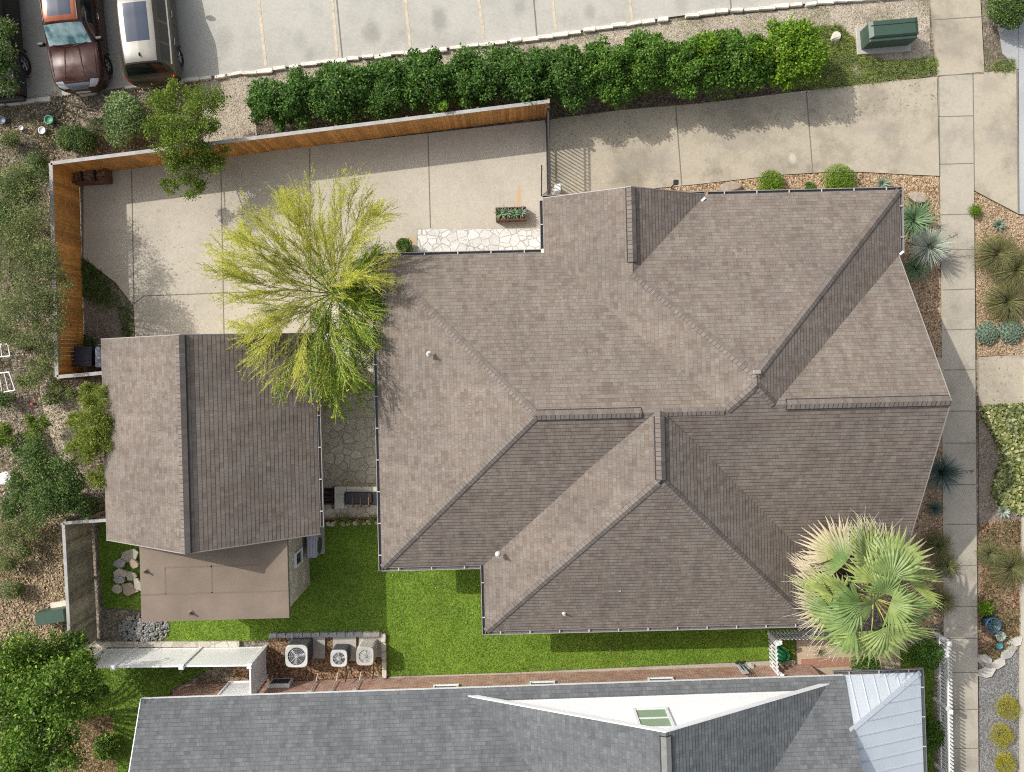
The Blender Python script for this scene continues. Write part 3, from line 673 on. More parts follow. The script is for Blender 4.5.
# ------------------------------------------------------------------ garage with its flat roofed annex
TG = R(1.6)
gar = thing('garage', 'detached garage with a brown shingled gable roof and flat brown annex roof', 'garage', (0, HY, 0), TG)
gu0, gu1, gv0, gv1, gz = -377.0, -180.0, -53.0, 131.0, 2.4; gp = 0.64; gh = (gu1 - gu0) / 2; gc = gu0 + gh; gr = gz + gp * gh / S
mb = MB(); wall_box(mb, gu0 + 9, gu1 - 9, gv0 + 7, gv1 - 6, 0, gz + 0.02); mb.build('wall', M['stucco'], gar, local=True)
for v, ax in ((gv0 + 7, (0, -1)), (gv1 - 6, (0, 1))): tri_wall(gar, [(gu0 + 9, v, gz - 0.02), (gu1 - 9, v, gz - 0.02), (gc, v, gr - 0.18)], 0.12, ax, M['stucco'])
mb = MB()
slope(mb, [(gu0, gv0, gz), (gu0, gv1, gz), (gc, gv1, gr), (gc, gv0, gr)], (-1, 0), (0.4, 0)); slope(mb, [(gu1, gv0, gz), (gu1, gv1, gz), (gc, gv1, gr), (gc, gv0, gr)], (1, 0), (2.4, 0.05))
groof = mb.build('roof', M['shingle'], gar, local=True)
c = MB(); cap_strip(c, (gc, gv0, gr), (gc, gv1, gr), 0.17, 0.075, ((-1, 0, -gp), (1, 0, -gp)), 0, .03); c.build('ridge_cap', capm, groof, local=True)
for v, ax in ((gv0, (0, -1)), (gv1, (0, 1))):
    rake(gar, (gu0, v, gz), (gc, v, gr), ax, M['trim'], hh=0.14); rake(gar, (gc, v, gr), (gu1, v, gz), ax, M['trim'], hh=0.14)
gutter('gutter', gar, (gu1, gv1 - 6), (gu1, gv0 + 2), (1, 0), gz + 0.005)
fu0, fu1, fv0, fv1, fz = -340.5, -207.0, gv1 - 6 + 0.3, 203.5, 2.9
mb = MB(); mb.prism([(fu0 / S, -fv0 / S), (fu1 / S, -fv0 / S), (fu1 / S, -fv1 / S), (fu0 / S, -fv1 / S)], fz - 0.16, fz)
fl = mb.build('flat_roof', M['brown_roof'], gar, local=True)
mb = MB()
for (a, b) in (((fu0, 179), (fu1, 179)), ((-318, 155), (-318, 179)), ((-276, 153), (-276, 179)), ((-318, 155), (-230, 155))):
    d = Vector((b[0] - a[0], b[1] - a[1])).normalized() * 0.7; nx, ny = -d.y, d.x
    mb.prism([((a[0] + nx) / S, -(a[1] + ny) / S), ((b[0] + nx) / S, -(b[1] + ny) / S), ((b[0] - nx) / S, -(b[1] - ny) / S), ((a[0] - nx) / S, -(a[1] - ny) / S)], fz - 0.02, fz + 0.004)
mb.build('roof_lap', M['brown_seam'], fl, local=True)
for px, py in ((147, 571), (192, 612.5)):
    k = 1 - fz / CH; x, y = (px - 512) * k, (py - NY) * k + HY * S
    mb = MB(); X, Y = x * math.cos(TG) - y * math.sin(TG), y * math.cos(TG) + x * math.sin(TG)
    mb.tube([(X / S - 0.02, -Y / S, fz - 0.02), (X / S - 0.02, -Y / S, fz + 0.22)], 0.035, 8); mb.lathe([(0.11, fz), (0.045, fz + 0.04)], (X / S - 0.02, -Y / S, 0), 10)
    mb.build('vent_pipe', M['brown_seam'], fl, local=True)
mb = MB(); wall_box(mb, fu0 + 8, fu1 - 0.5, gv1 - 6, fv1 - 8, 0, fz - 0.16); mb.build('annex_wall', M['stone_wall'], gar, local=True)
win(gar, fu1 - 0.2, 158, 0.45, 1.2, 2.0, (1, 0))
win(gar, gu0 + 100, gv0 + 6.8, 2.6, 0.05, 2.1, (0, -1), True)

# ------------------------------------------------------------------ grey roofed neighbor house
TN = R(1.9)
nb = thing('brick_house', 'red brick neighbor house with grey shingles and white gable wall', 'house', (0, HY, 0), TN)
NP = 0.50
nv, nw, nz0 = 274.5, 290.4, 2.6
gwv = 285.6
def nze(d): return nz0 + NP * d / S
nu0, nu1 = -348.0, 294.0
yard = 520.0
mb = MB(); wall_box(mb, nu0 + 8, nu1 - 6, nw, yard - 12, 0, nz0 + 0.2); mb.build('wall', M['brick'], nb, local=True)
GU0, GU1 = -54.0, 284.0; GC = (GU0 + GU1) / 2; GHf = (GU1 - GU0) / 2; GZ = nze(GHf)
nr = (nv + yard) / 2; nrz = nze(nr - nv)
mb = MB()
# left part of the north slope up to the valley, the pent strip, the part beyond the gable
vl = nr - nv                                     # depth to the ridge
slope(mb, [(nu0, nv, nz0), (GU0, nv, nz0), (GU0 + min(vl, GHf), nv + min(vl, GHf), nze(min(vl, GHf))), (nu0, nr, nrz)], (0, -1), (0.3, 0))
slope(mb, [(GU0, nv, nz0), (GU1, nv, nz0), (GU1 - (gwv - nv) + 0, gwv, nze(gwv - nv)), (GU0 + (gwv - nv), gwv, nze(gwv - nv))], (0, -1), (0.3, 0))
slope(mb, [(GU1, nv, nz0), (nu1, nv, nz0), (nu1, nr, nrz), (GU1 - min(vl, GHf), nv + min(vl, GHf), nze(min(vl, GHf)))], (0, -1), (0.3, 0))
gv = gwv - 4.5                                     # gable roof starts a little proud of the white wall
slope(mb, [(GU0 + (gv - nv), gv, nze(gv - nv)), (GC, gv, GZ), (GC, nv + GHf, GZ), ], (-1, 0), (1.3, 0))
slope(mb, [(GU1 - (gv - nv), gv, nze(gv - nv)), (GC, gv, GZ), (GC, nv + GHf, GZ), ], (1, 0), (2.3, 0))
slope(mb, [(nu0, yard, nz0), (nu1, yard, nz0), (nu1, nr, nrz), (nu0, nr, nrz)], (0, 1), (0.9, 0))
nroof = mb.build('roof', M['grey_shingle'], nb, local=True)
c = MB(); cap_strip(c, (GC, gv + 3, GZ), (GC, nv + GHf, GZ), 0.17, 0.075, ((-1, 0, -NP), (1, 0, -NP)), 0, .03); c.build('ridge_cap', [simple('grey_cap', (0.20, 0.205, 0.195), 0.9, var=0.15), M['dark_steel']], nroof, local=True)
# white gable wall with horizontal siding
mb = MB(); zb = nze(gwv - nv); rows = 17
for i in range(rows):
    za, zt = zb + (GZ - 0.05 - zb) * i / rows, zb + (GZ - 0.05 - zb) * (i + 1) / rows
    def half(z): return (GHf - (gwv - nv)) * (GZ - z) / (GZ - zb)
    ha, ht = half(za), half(zt)
    P = [(GC - ha, gwv - 1.0, za), (GC + ha, gwv - 1.0, za), (GC + ht, gwv, zt), (GC - ht, gwv, zt)]
    mb.poly([(u / S, -v / S, z) for u, v, z in P]); 
    mb.poly([(u / S, -v / S, z) for u, v, z in ((GC - ha, gwv + 0.0, za), (GC + ha, gwv + 0.0, za), (GC + ha, gwv - 1.0, za), (GC - ha, gwv - 1.0, za))])
nwall = mb.build('gable_wall', M['white'], nb, local=True)
# attic window in the gable: sash frame and two green panes
def npt(px, py, z):
    k = 1 - z / CH; x, y = (px - 512) * k, (py - NY) * k + HY * S
    return x * math.cos(TN) - y * math.sin(TN), y * math.cos(TN) + x * math.sin(TN)
wu, wz0, wz1, wh = 111.0, 3.82, 5.1, 0.48
yw = -gwv / S
mb = MB()
for s_ in (-1, 1): mb.box((wu / S + s_ * (wh + 0.04), yw + 0.03, (wz0 + wz1) / 2), (0.09, 0.09, wz1 - wz0 + 0.1))
for zz in (wz0 - 0.01, (wz0 + wz1) / 2, wz1 + 0.01): mb.box((wu / S, yw + 0.028, zz), (2 * wh, 0.08 if zz != (wz0 + wz1) / 2 else 0.06, 0.07))
aw = mb.build('attic_window', M['white'], nb, local=True)
m_, n_, b_ = new_mat('green_glass'); b_.inputs['Base Color'].default_value = (0.30, 0.41, 0.28, 1); b_.inputs['Roughness'].default_value = 0.08; M['green_glass'] = m_
for a, b in ((wz0 + 0.03, (wz0 + wz1) / 2 - 0.035), ((wz0 + wz1) / 2 + 0.035, wz1 - 0.03)):
    mb = MB(); mb.box((wu / S, yw + 0.035, (a + b) / 2), (2 * wh - 0.01, 0.02, b - a)); mb.build('pane', M['green_glass'], aw, local=True)
rake(nb, (GU0 + (gv - nv) - 4, gv, nze(gv - nv) - 0.06), (GC, gv, GZ), (0, -1), M['white'], 0.04, 0.17); rake(nb, (GC, gv, GZ), (GU1 - (gv - nv) + 4, gv, nze(gv - nv) - 0.06), (0, -1), M['white'], 0.04, 0.17)
rake(nb, (nu0, nv, nz0), (nu0, nr, nrz), (-1, 0), M['white'], 0.03, 0.15)
mb = MB(); mb.prism([(nu0 / S, -nv / S), (nu1 / S, -nv / S), (nu1 / S, -(nw + 2) / S), (nu0 / S, -(nw + 2) / S)], nz0 - 0.13, nz0 - 0.012); mb.build('eave_board', M['white'], nb, local=True)
# brick wall windows: recess, sill, pane
for px, py in ((443, 689), (543, 684), (666, 679)):
    u, v = npt(px, py, 2.1); win(nb, u, nw - 0.3, 0.85, 0.95, 2.15, (0, -1))
u, v = npt(226, 690, 1.9); 
o_ = win(nb, u + 2, nw - 0.5, 1.25, 0.03, 2.2, (0, -1), True)
for o in nb.children:
    if o.name.startswith('door'):
        for c2 in o.children: c2.data.materials[0] = M['white']
# pale metal porch roof
pu0, pu1, pv0, pz = 290.0, 366.0, 275.5, 2.45
pzr = 3.35; pk = 40.0
mb = MB()
A = [(pu0 - 3, pv0, pz), (pu1, pv0, pz), (pu0, pv0 + pk, pzr)]
P = lambda q: (q[0] / S, -q[1] / S, q[2])
mb.poly([P(q) for q in ((pu0 - 0.5, pv0, pz), (pu1, pv0, pz), (pu0 - 0.5, pv0 + pk, pzr))])
mb.poly([P(q) for q in ((pu1, pv0, pz), (pu1, yard, pz), (pu0 - 0.5, yard, pzr), (pu0 - 0.5, pv0 + pk, pzr))])
proof = mb.build('porch_roof', M['metal_roof'], nb, local=True)
def rib(name, a, b, w_, h_, mat):
    A, B = Vector(P(a)), Vector(P(b)); d = (B - A).normalized(); n = Vector((0, 0, 1)); s_ = d.cross(n).normalized() * w_ / 2; n = Vector((0, 0, h_))
    mb = MB(); v = [A - s_ + n * -0.3, A + s_ - n * 0.3, A + s_ + n, A - s_ + n]; v += [p + (B - A) for p in v]
    mb.mesh(v, [(0, 1, 2, 3), (7, 6, 5, 4), (0, 4, 5, 1), (1, 5, 6, 2), (2, 6, 7, 3), (3, 7, 4, 0)]); return mb.build(name, mat, proof, local=True)
rib('hip_cap', (pu1, pv0, pz), (pu0, pv0 + pk, pzr), 0.17, 0.02, M['metal_roof'])
for i in range(1, 7):
    t = i / 7.0; u = pu0 + (pu1 - pu0) * t
    rib('roof_seam', (u, pv0, pz), (u, pv0 + pk * (1 - t), pz + (pzr - pz) * (1 - t)), 0.025, 0.03, M['metal_seam'])
for i in range(18):
    v = pv0 + 10 + i * 12.0
    if v < pv0 + pk: t = (v - pv0) / pk; a = (pu1 + (pu0 - pu1) * t, v, pz + (pzr - pz) * t)
    else: a = (pu0, v, pzr)
    rib('roof_seam', a, (pu1, v, pz), 0.025, 0.03, M['metal_seam'])
gutter('gutter', nb, (pu0 - 3, pv0), (pu1 + 3, pv0), (0, -1), pz + 0.005, mats=[M['chrome'], M['gutter_in'], M['strap']]); gutter('gutter', nb, (pu1, pv0), (pu1, yard), (1, 0), pz + 0.005, mats=[M['chrome'], M['gutter_in'], M['strap']])
for v in (pv0 + 34, pv0 + 110, pv0 + 190):
    mb = MB(); mb.box(((pu1 - 16) / S, -v / S, pz / 2 - 0.03), (0.14, 0.14, pz - 0.1)); mb.build('porch_post', M['white'], nb, local=True)
tri_wall(nb, [(nu1 - 6, nw, nz0), (nu1 - 6, yard - 12, nz0), (nu1 - 6, nr, nrz - 0.15)], 0.1, (1, 0), M['brick']); tri_wall(nb, [(nu0 + 8, nw, nz0), (nu0 + 8, yard - 12, nz0), (nu0 + 8, nr, nrz - 0.15)], 0.1, (-1, 0), M['brick'])
# ------------------------------------------------------------------ fences
def to2(p): return Vector((p.x, p.y, 0))
def board_run(name, parent, A, B, h, bw, gap, th, mat, z0=0.03, lean=0.0):
    """vertical boards from A to B (world ground points)"""
    d = (B - A); L = d.length; d.normalize(); rz = math.atan2(d.y, d.x); n = max(1, int(L / (bw + gap))); st = L / n
    mb = MB()
    for i in range(n):
        c = A + d * st * (i + 0.5); jz = random.uniform(-0.006, 0.006); jt = random.uniform(-0.003, 0.003)
        nn = Vector((-d.y, d.x, 0)) * jt
        mb.box((c.x + nn.x, c.y + nn.y, z0 + (h - z0) / 2 + jz), (st - gap, th, h - z0), rz)
    return mb.build(name, mat, parent)
def bar_run(name, parent, A, B, z0, z1, wd, mat, off=0.0, ext=0.0):
    d = (B - A); L = d.length; d.normalize(); rz = math.atan2(d.y, d.x); n = Vector((-d.y, d.x, 0)); c = (A + B) / 2 + n * off
    mb = MB(); mb.box((c.x, c.y, (z0 + z1) / 2), (L + 2 * ext, wd, z1 - z0), rz); return mb.build(name, mat, parent)
def post(name, parent, p, h, wd, mat, rz=0.0, cap=None):
    mb = MB(); mb.box((p.x, p.y, h / 2 - 0.02), (wd, wd, h + 0.04), rz)
    if cap: mb.box((p.x, p.y, h + 0.02), (wd + 0.05, wd + 0.05, 0.035), rz); mb.box((p.x, p.y, h + 0.05), (wd, wd, 0.03), rz, top=1.0)
    return mb.build(name, mat, parent)

FH = 1.80
def top2ground(x, y, z=FH):
    k = 1 - z / CH; return G(512 + (x - 512) * k, NY + (y - NY) * k)
fa, fb, fc, fd = top2ground(51.5, 164), top2ground(549, 102), top2ground(57.5, 376), top2ground(103, 372)
ced = thing('wooden_fence', 'tall orange cedar board fence with pale cap rail around the concrete courtyard', 'fence', fa)
for A, B, s_ in ((fa, fb, 1), (fa, fc, -1), (fc, fd, -1)):
    board_run('fence_panel', ced, A, B, FH - 0.04, 0.135, 0.006, 0.022, [M['cedar']])
    bar_run('cap_rail', ced, A, B, FH - 0.038, FH, 0.125, M['cap_rail'], 0.03 * s_, 0.03)
    for zz in (0.3, 1.55): bar_run('fence_rail', ced, A, B, zz, zz + 0.09, 0.04, M['cedar_back'], 0.033 * s_)
    n = max(1, int((B - A).length / 2.4))
    for i in range(n + 1):
        p = A + (B - A) * (i / n); d = (B - A).normalized(); q = p + Vector((-d.y, d.x, 0)) * 0.105 * s_
        post('post', ced, q, FH - 0.05, 0.09, M['cedar_back'], math.atan2(d.y, d.x))

ga, gb, gc2 = top2ground(64, 524), top2ground(71, 657), top2ground(108, 521)
gf = thing('board_fence', 'weathered grey wooden board fence beside the rock pile and the leaf litter', 'fence', ga)
for A, B, s_ in ((ga, gb, -1), (ga, gc2, 1)):
    board_run('fence_panel', gf, A, B, FH - 0.04, 0.14, 0.008, 0.022, [M['grey_wood']])
    bar_run('cap_rail', gf, A, B, FH - 0.038, FH, 0.11, M['cap_rail'], 0.03 * s_, 0.02)
    for zz in (0.3, 1.5): bar_run('fence_rail', gf, A, B, zz, zz + 0.09, 0.04, M['grey_wood'], 0.033 * s_)
    for t in (0, 0.5, 1):
        p = A + (B - A) * t; d = (B - A).normalized(); q = p + Vector((-d.y, d.x, 0)) * 0.1 * s_; post('post', gf, q, FH - 0.05, 0.09, M['grey_wood'], math.atan2(d.y, d.x))

# white vinyl privacy fence
va, vb, vc = top2ground(80, 667.5, 1.8), top2ground(250, 665.5, 1.8), top2ground(250.5, 696, 1.8)
vf = thing('vinyl_fence', 'solid white vinyl privacy fence with capped posts by the stone strip', 'fence', va)
posts = [va, va + (vb - va) * 0.2, va + (vb - va) * 0.6, vb, vc]
for A, B in zip(posts[:-1], posts[1:]):
    board_run('fence_panel', vf, A, B, 1.70, 2.4, 0.0, 0.035, M['vinyl'], 0.05)
    bar_run('fence_rail', vf, A, B, 1.70, 1.80, 0.055, M['vinyl']); bar_run('fence_rail', vf, A, B, 0.05, 0.15, 0.055, M['vinyl'])
for p in posts: post('post', vf, p, 1.84, 0.125, M['vinyl'], 0, True)
mb = MB(); p = posts[2]; q = p + Vector((-0.75, -0.9, 0.0)); mb.tube([p + Vector((0, -0.05, 1.3)), (q.x, q.y, 0.1)], 0.035, 6); mb.build('brace', M['grey_wood'], vf)

def picket_fence(name, label, A, B, h, group=None):
    t = thing(name, label, 'fence', A, 0, group)
    d = (B - A).normalized(); L = (B - A).length; rz = math.atan2(d.y, d.x); n = Vector((-d.y, d.x, 0))
    k = int(L / 0.135); mb = MB()
    for i in range(k + 1):
        c = A + d * (L * i / k); z1 = h + random.uniform(-0.006, 0.006)
        x = d * 0.038; y = n * 0.011; b = []
        for zz, ww in ((0.06, 1), (z1 - 0.05, 1), (z1, 0.25)):
            for sx, sy in ((-1, -1), (1, -1), (1, 1), (-1, 1)):
                q = c + x * sx * ww + y * sy; b.append((q.x, q.y, zz))
        f = [(8, 9, 10, 11)]
        for r_ in (0, 4): f += [(r_ + i2, r_ + (i2 + 1) % 4, r_ + 4 + (i2 + 1) % 4, r_ + 4 + i2) for i2 in range(4)]
        mb.mesh(b, f)
    mb.build('picket_panel', M['white'], t)
    for zz in (0.25, h - 0.28): bar_run('fence_rail', t, A, B, zz, zz + 0.085, 0.035, M['white'], -0.031)
    m_ = max(1, int(L / 2.2))
    for i in range(m_ + 1): post('post', t, A + d * (L * i / m_) - n * 0.10, h + 0.06, 0.09, M['white'], rz, True)
    return t
picket_fence('picket_fence', 'long white picket fence running along the front sidewalk', G(935.5, 632), G(938.5, 830), 1.1)
picket_fence('picket_fence', 'short white picket fence between the lawn strip and the green hose', G(769.5, 664), G(767.5, 632), 1.05, 'white picket screens by the palm')
picket_fence('picket_fence', 'white picket fence tucked under the shade of the brown eave near the palm', G(768, 630), G(845, 628), 1.05, 'white picket screens by the palm')

# iron gate between fence end and house
a, b = G(546.2, 122), G(547.5, 196)
t = thing('iron_gate', 'dark iron picket gate closing the driveway at the fence end', 'gate', a)
d = (b - a).normalized(); L = (b - a).length; rz = math.atan2(d.y, d.x)
mb = MB(); k = int(L / 0.135)
for i in range(1, k): c = a + d * (L * i / k); mb.box((c.x, c.y, 0.86), (0.034, 0.03, 1.52), rz)
mb.build('picket_panel', M['black'], t)
for zz in (0.1, 0.35, 1.45, 1.62): bar_run('gate_rail', t, a, b, zz, zz + 0.045, 0.045, M['dark_steel'])
for q in (a, b): post('post', t, q, 1.85, 0.085, M['dark_steel'], rz)
mb = MB(); c = G(544, 180); mb.tube([G(541.5, 196, 0.05), G(541.7, 165, 0.75)], 0.022, 6); mb.build('gate_arm', M['dark_steel'], t)
c = G(556.5, 192); mb = MB(); mb.bevbox((c.x, c.y, 0.45), (0.22, 0.26, 0.82), 0.03)
o = thing('gate_opener', 'white gate opener box beside the iron gate', 'gate opener', c); mb.build('housing', M['white'], o)
mb = MB(); mb.box((c.x, c.y, 0.02), (0.36, 0.4, 0.06)); mb.build('base', M['pad'], o)

# ------------------------------------------------------------------ kerb stones and edging blocks
def block_mesh(l, w_, h, mat, seed, name):
    r = random.Random(seed); mb = MB(); mb.bevbox((0, 0, h / 2 - 0.05), (l, w_, h + 0.1), min(0.03, w_ * .3))
    mb.v = [(x + r.uniform(-1, 1) * 0.012, y + r.uniform(-1, 1) * 0.012, z + r.uniform(-1, 1) * 0.006) for x, y, z in mb.v]
    me = mb.build(name, mat).data; o = bpy.data.objects[-1] if False else None
    return me
M['kerb_lime'] = simple('pale_kerb_limestone', (0.74, 0.70, 0.62), 0.9, var=0.2, scale=4, bmp=0.35)
protos = []
for i in range(5):
    me = block_mesh(random.uniform(0.42, 0.6), 0.14, random.uniform(0.10, 0.15), M['kerb_lime'], i, 'kerb_stone')
    protos.append(me)
for o in [o for o in COL.objects if o.name.startswith('kerb_stone')]: bpy.data.objects.remove(o)
path = [G(x, y) for x, y in ((0, 105), (60, 98), (135, 88), (205, 79), (256, 72.5), (330, 62.5), (400, 54.5), (512, 42.5), (640, 23), (700, 14.5), (780, 7.5), (850, 1.2), (905, -4))]
def along(path, step):
    out = []; carry = 0.0
    for A, B in zip(path[:-1], path[1:]):
        L = (B - A).length; s_ = carry
        while s_ < L: out.append((A + (B - A) * (s_ / L), math.atan2(B.y - A.y, B.x - A.x))); s_ += step
        carry = s_ - L
    return out
for i, (p, a) in enumerate(along(path, 0.55)):
    px = p.x * S + 512
    if 40 < px < 118 and i % 3: continue
    if 664 < px < 690: continue
    o = bpy.data.objects.new('kerb_stone', protos[i % 5]); COL.objects.link(o); o.location = (p.x, p.y + random.uniform(-.03, .03), 0); o.rotation_euler = (0, 0, a + random.uniform(-.07, .07)); s_ = random.uniform(0.85, 1.1); o.scale = (s_, random.uniform(.75, 1.1), 1)
    tag(o, 'rough pale limestone block in the kerb line between parking lot and gravel', 'kerb stone', 'limestone kerb blocks along the parking lot')
EDG = []
for i in range(3):
    EDG.append(block_mesh(0.30, 0.17, 0.16, M['limestone_grey'] if i < 2 else M['limestone'], 20 + i, 'edging_block'))
for o in [o for o in COL.objects if o.name.startswith('edging_block')]: bpy.data.objects.remove(o)
for i, (p, a) in enumerate(along([G(274, 634.5), G(384, 633)], 0.315)):
    o = bpy.data.objects.new('edging_block', EDG[2 if i > 10 else i % 2]); COL.objects.link(o); o.location = p; o.rotation_euler = (0, 0, a + random.uniform(-.03, .03))
    tag(o, 'pale block at the lawn corner end of the edging row' if i > 10 else 'grey edging block between the lawn and the bark bed of the air conditioners', 'edging block', 'edging blocks around the air conditioner bed')
for i, (p, a) in enumerate(along([G(384, 637), G(385, 675)], 0.33)):
    o = bpy.data.objects.new('edging_block', EDG[2]); COL.objects.link(o); o.location = p; o.rotation_euler = (0, 0, a)
    tag(o, 'pale edging block along the side of the air conditioner bed facing the open lawn', 'edging block', 'edging blocks around the air conditioner bed')

# ------------------------------------------------------------------ rocks
def rock_mesh(name, rx, ry, h, seed, mat, flat=0.5):
    import bmesh
    r = np.random.default_rng(seed); bm = bmesh.new(); bmesh.ops.create_icosphere(bm, subdivisions=2, radius=1.0)
    dirs = r.normal(size=(9, 3)); dirs /= np.linalg.norm(dirs, axis=1)[:, None]; cut = r.uniform(0.62, 0.9, 9)
    for v in bm.verts:
        p = np.array(v.co)
        for q, c in zip(dirs, cut):
            t = p @ q
            if t > c: p = p - q * (t - c)
        p[2] = min(p[2], flat)
        v.co = Vector((p[0] * rx, p[1] * ry, (p[2] + 0.35) * h / (flat + 0.35)))
    me = bpy.data.meshes.new(name); bm.to_mesh(me); bm.free(); return me
def rock(name, label, px, py, rx, ry, h, rz, seed, mat, cat='rock', group=None, z=0.0):
    o = link(name, rock_mesh(name, rx, ry, h, seed, mat), mat); p = G(px, py); o.location = (p.x, p.y, z); o.rotation_euler = (0, 0, rz)
    return tag(o, label, cat, group)
rock('boulder', 'flat tan boulder in pea gravel at the corner of the house', 914, 199, 0.40, 0.22, 0.32, R(-14), 3, M['rock'], 'boulder')
rock('boulder', 'long brown boulder by the eave next to the round yellow green shrubs', 728, 188, 0.5, 0.2, 0.25, R(5), 4, M['rock'], 'boulder')
rock('boulder', 'pale block of stone lying in the grass at the end of the hedge', 834, 38, 0.22, 0.20, 0.2, R(40), 5, M['limestone'], 'boulder')
st = [(131, 554, .42, .26, 'wide pale slab at the top of the flat rock pile'), (122, 562, .30, .2, 'brownish slab near the garage eave in the rock pile'), (137, 562, .2, .2, 'small buff slab tucked against the annex wall'), (122, 572, .34, .24, 'buff slab in the middle of the rock pile'), (133, 574, .24, .2, 'grey slab leaning in the middle of the rock pile'),
      (123, 578, .25, .18, 'grey slab under the buff one in the rock pile'), (131, 588, .42, .3, 'large pointed tan slab at the bottom of the rock pile'), (141, 583, .2, .32, 'narrow brown slab beside the annex corner'), (120, 587, .22, .2, 'blue grey slab at the low edge of the rock pile'), (151, 580, .2, .42, 'cream slab standing against the annex wall')]
def slab_rock(name, label, px, py, rx, ry, h, rz, seed, mat, cat, group):
    r = random.Random(seed); n = r.randint(5, 7); p = G(px, py); mb = MB(); pts = []
    for k in range(n): a = 2 * math.pi * (k + r.uniform(-.32, .32)) / n; q = r.uniform(.78, 1.12); pts.append((rx * q * math.cos(a), ry * q * math.sin(a)))
    mb.prism(pts, 0, .085); mb.v = [(x * (1 if z < .01 else .95) + r.uniform(-.012, .012), y * (1 if z < .01 else .95) + r.uniform(-.012, .012), z + r.uniform(-.01, .01)) for x, y, z in mb.v]
    o = mb.build(name, mat); o.location = (p.x, p.y, h - .05); o.rotation_euler = (r.uniform(-.28, .28), r.uniform(-.28, .28), rz); return tag(o, label, cat, group)
for i, (px, py, rx, ry, lb) in enumerate(st):
    slab_rock('rock_slab', lb, px, py, rx * .95, ry * .95, 0.14 + 0.05 * (i % 3), random.uniform(-.6, .6), 40 + i, simple('slab_stone', [(0.36, 0.33, 0.27), (0.31, 0.30, 0.29), (0.34, 0.26, 0.20), (0.44, 0.40, 0.33)][i % 4], 0.9, var=0.2, bmp=0.3), 'rock', 'flat stones piled by the garage annex')
V = []; 
def octa(P, s):
    """small rough stones"""
    n = len(P); a = np.array([[1, 0, 0], [0, 1, 0], [-1, 0, 0], [0, -1, 0], [0, 0, .8], [0, 0, -.5]], float)
    Q = a[None] * s[:, None, None] * rng.uniform(0.6, 1.2, (n, 6, 1))
    th = rng.uniform(0, 6.28, n); c, s2 = np.cos(th), np.sin(th); X = Q[..., 0] * c[:, None] - Q[..., 1] * s2[:, None]; Y = Q[..., 0] * s2[:, None] + Q[..., 1] * c[:, None]
    Q = np.stack([X, Y, Q[..., 2]], -1) + P[:, None]
    F = [(0, 1, 4), (1, 2, 4), (2, 3, 4), (3, 0, 4)]
    return np.concatenate([Q[:, list(f)] for f in F], 1).reshape(-1, 3)
n = 420; an = rng.uniform(0, 6.28, n); rr = np.sqrt(rng.uniform(0, 1, n)); c = G(144, 629)
P_ = np.stack([c.x + rr * np.cos(an) * 0.95, c.y + rr * np.sin(an) * 0.55, 0.03 + 0.16 * (1 - rr ** 2)], 1)
M['rubble'] = simple('grey_crushed_stone', (0.40, 0.39, 0.38), 0.95, var=0.15, island=0.5)
tag(arr_mesh('rubble', octa(P_, rng.uniform(0.035, 0.085, n)), 3, M['rubble']), kind='stuff', label='heap of grey crushed stone beside the grey board fence', cat='rubble')
M['step_stone'] = simple('grey_step_stone', (0.42, 0.40, 0.36), .9, var=.25, bmp=.3)
# stepping stones that curve to the street
for i, (px, py, rx, ry, lb) in enumerate(((985, 672, .38, .22, 'flat pale stepping stone nearest the front sidewalk'), (996, 664, .42, .2, 'second pale stepping stone beyond the sidewalk'), (1008, 652, .44, .2, 'pale stepping stone beside the dark gravel tip'), (1014, 641, .36, .2, 'pale stepping stone nearest the street kerb'), (984, 660, .26, .3, 'squarish stone slab beside the blue pot and sidewalk'))):
    slab_rock('stepping_stone', lb, px, py, rx, ry, 0.05, R(28), 80 + i, M['step_stone'], 'stepping stone', 'stepping stones near the blue pot')

# ------------------------------------------------------------------ utility boxes
def poly_box(name, corners, z0, z1, mat, parent, inset=0.0, ch=0.0):
    """prism with a sloped top edge; corners in world ground points"""
    c = sum((Vector(p) for p in corners), Vector((0, 0, 0))) / len(corners); mb = MB()
    P0 = [(p.x, p.y) for p in corners]; P1 = [(c.x + (p.x - c.x) * (1 - inset), c.y + (p.y - c.y) * (1 - inset)) for p in corners]; n = len(P0)
    v = [(x, y, z0) for x, y in P0] + [(x, y, z1 - ch) for x, y in P0] + [(x, y, z1) for x, y in P1]
    f = [tuple(range(2 * n, 3 * n))] + [(k * n + i, k * n + (i + 1) % n, (k + 1) * n + (i + 1) % n, (k + 1) * n + i) for k in (0, 1) for i in range(n)]
    mb.mesh(v, f); return mb.build(name, mat, parent)
def rect(cx, cy, l, w_, a):
    c = G(cx, cy); d = Vector((math.cos(a), math.sin(a), 0)); n = Vector((-d.y, d.x, 0))
    return [c - d * l / 2 - n * w_ / 2, c + d * l / 2 - n * w_ / 2, c + d * l / 2 + n * w_ / 2, c - d * l / 2 + n * w_ / 2]
t = thing('transformer_box', 'dark green pad mounted transformer box beside the driveway', 'transformer', G(882, 40))
poly_box('base', rect(882, 40.5, 2.0, 1.0, R(4)), 0, 0.14, M['pad'], t, 0.02, 0.02)
poly_box('body', rect(882, 40, 1.72, 0.66, R(5)), 0.14, 0.86, M['green_box'], t, 0.05, 0.02)
poly_box('lid', rect(882, 37.5, 1.78, 0.62, R(5)), 0.862, 0.98, M['green_box'], t, 0.16, 0.09)
mb = MB(); q = rect(882, 34.5, 1.7, 0.02, R(5)); mb.prism([(p.x, p.y) for p in q], 0.975, 0.992); mb.build('lid_seam', M['black'], t)
t = thing('utility_box', 'low green utility cabinet lying in dry leaves behind the grey fence', 'utility box', G(58, 612))
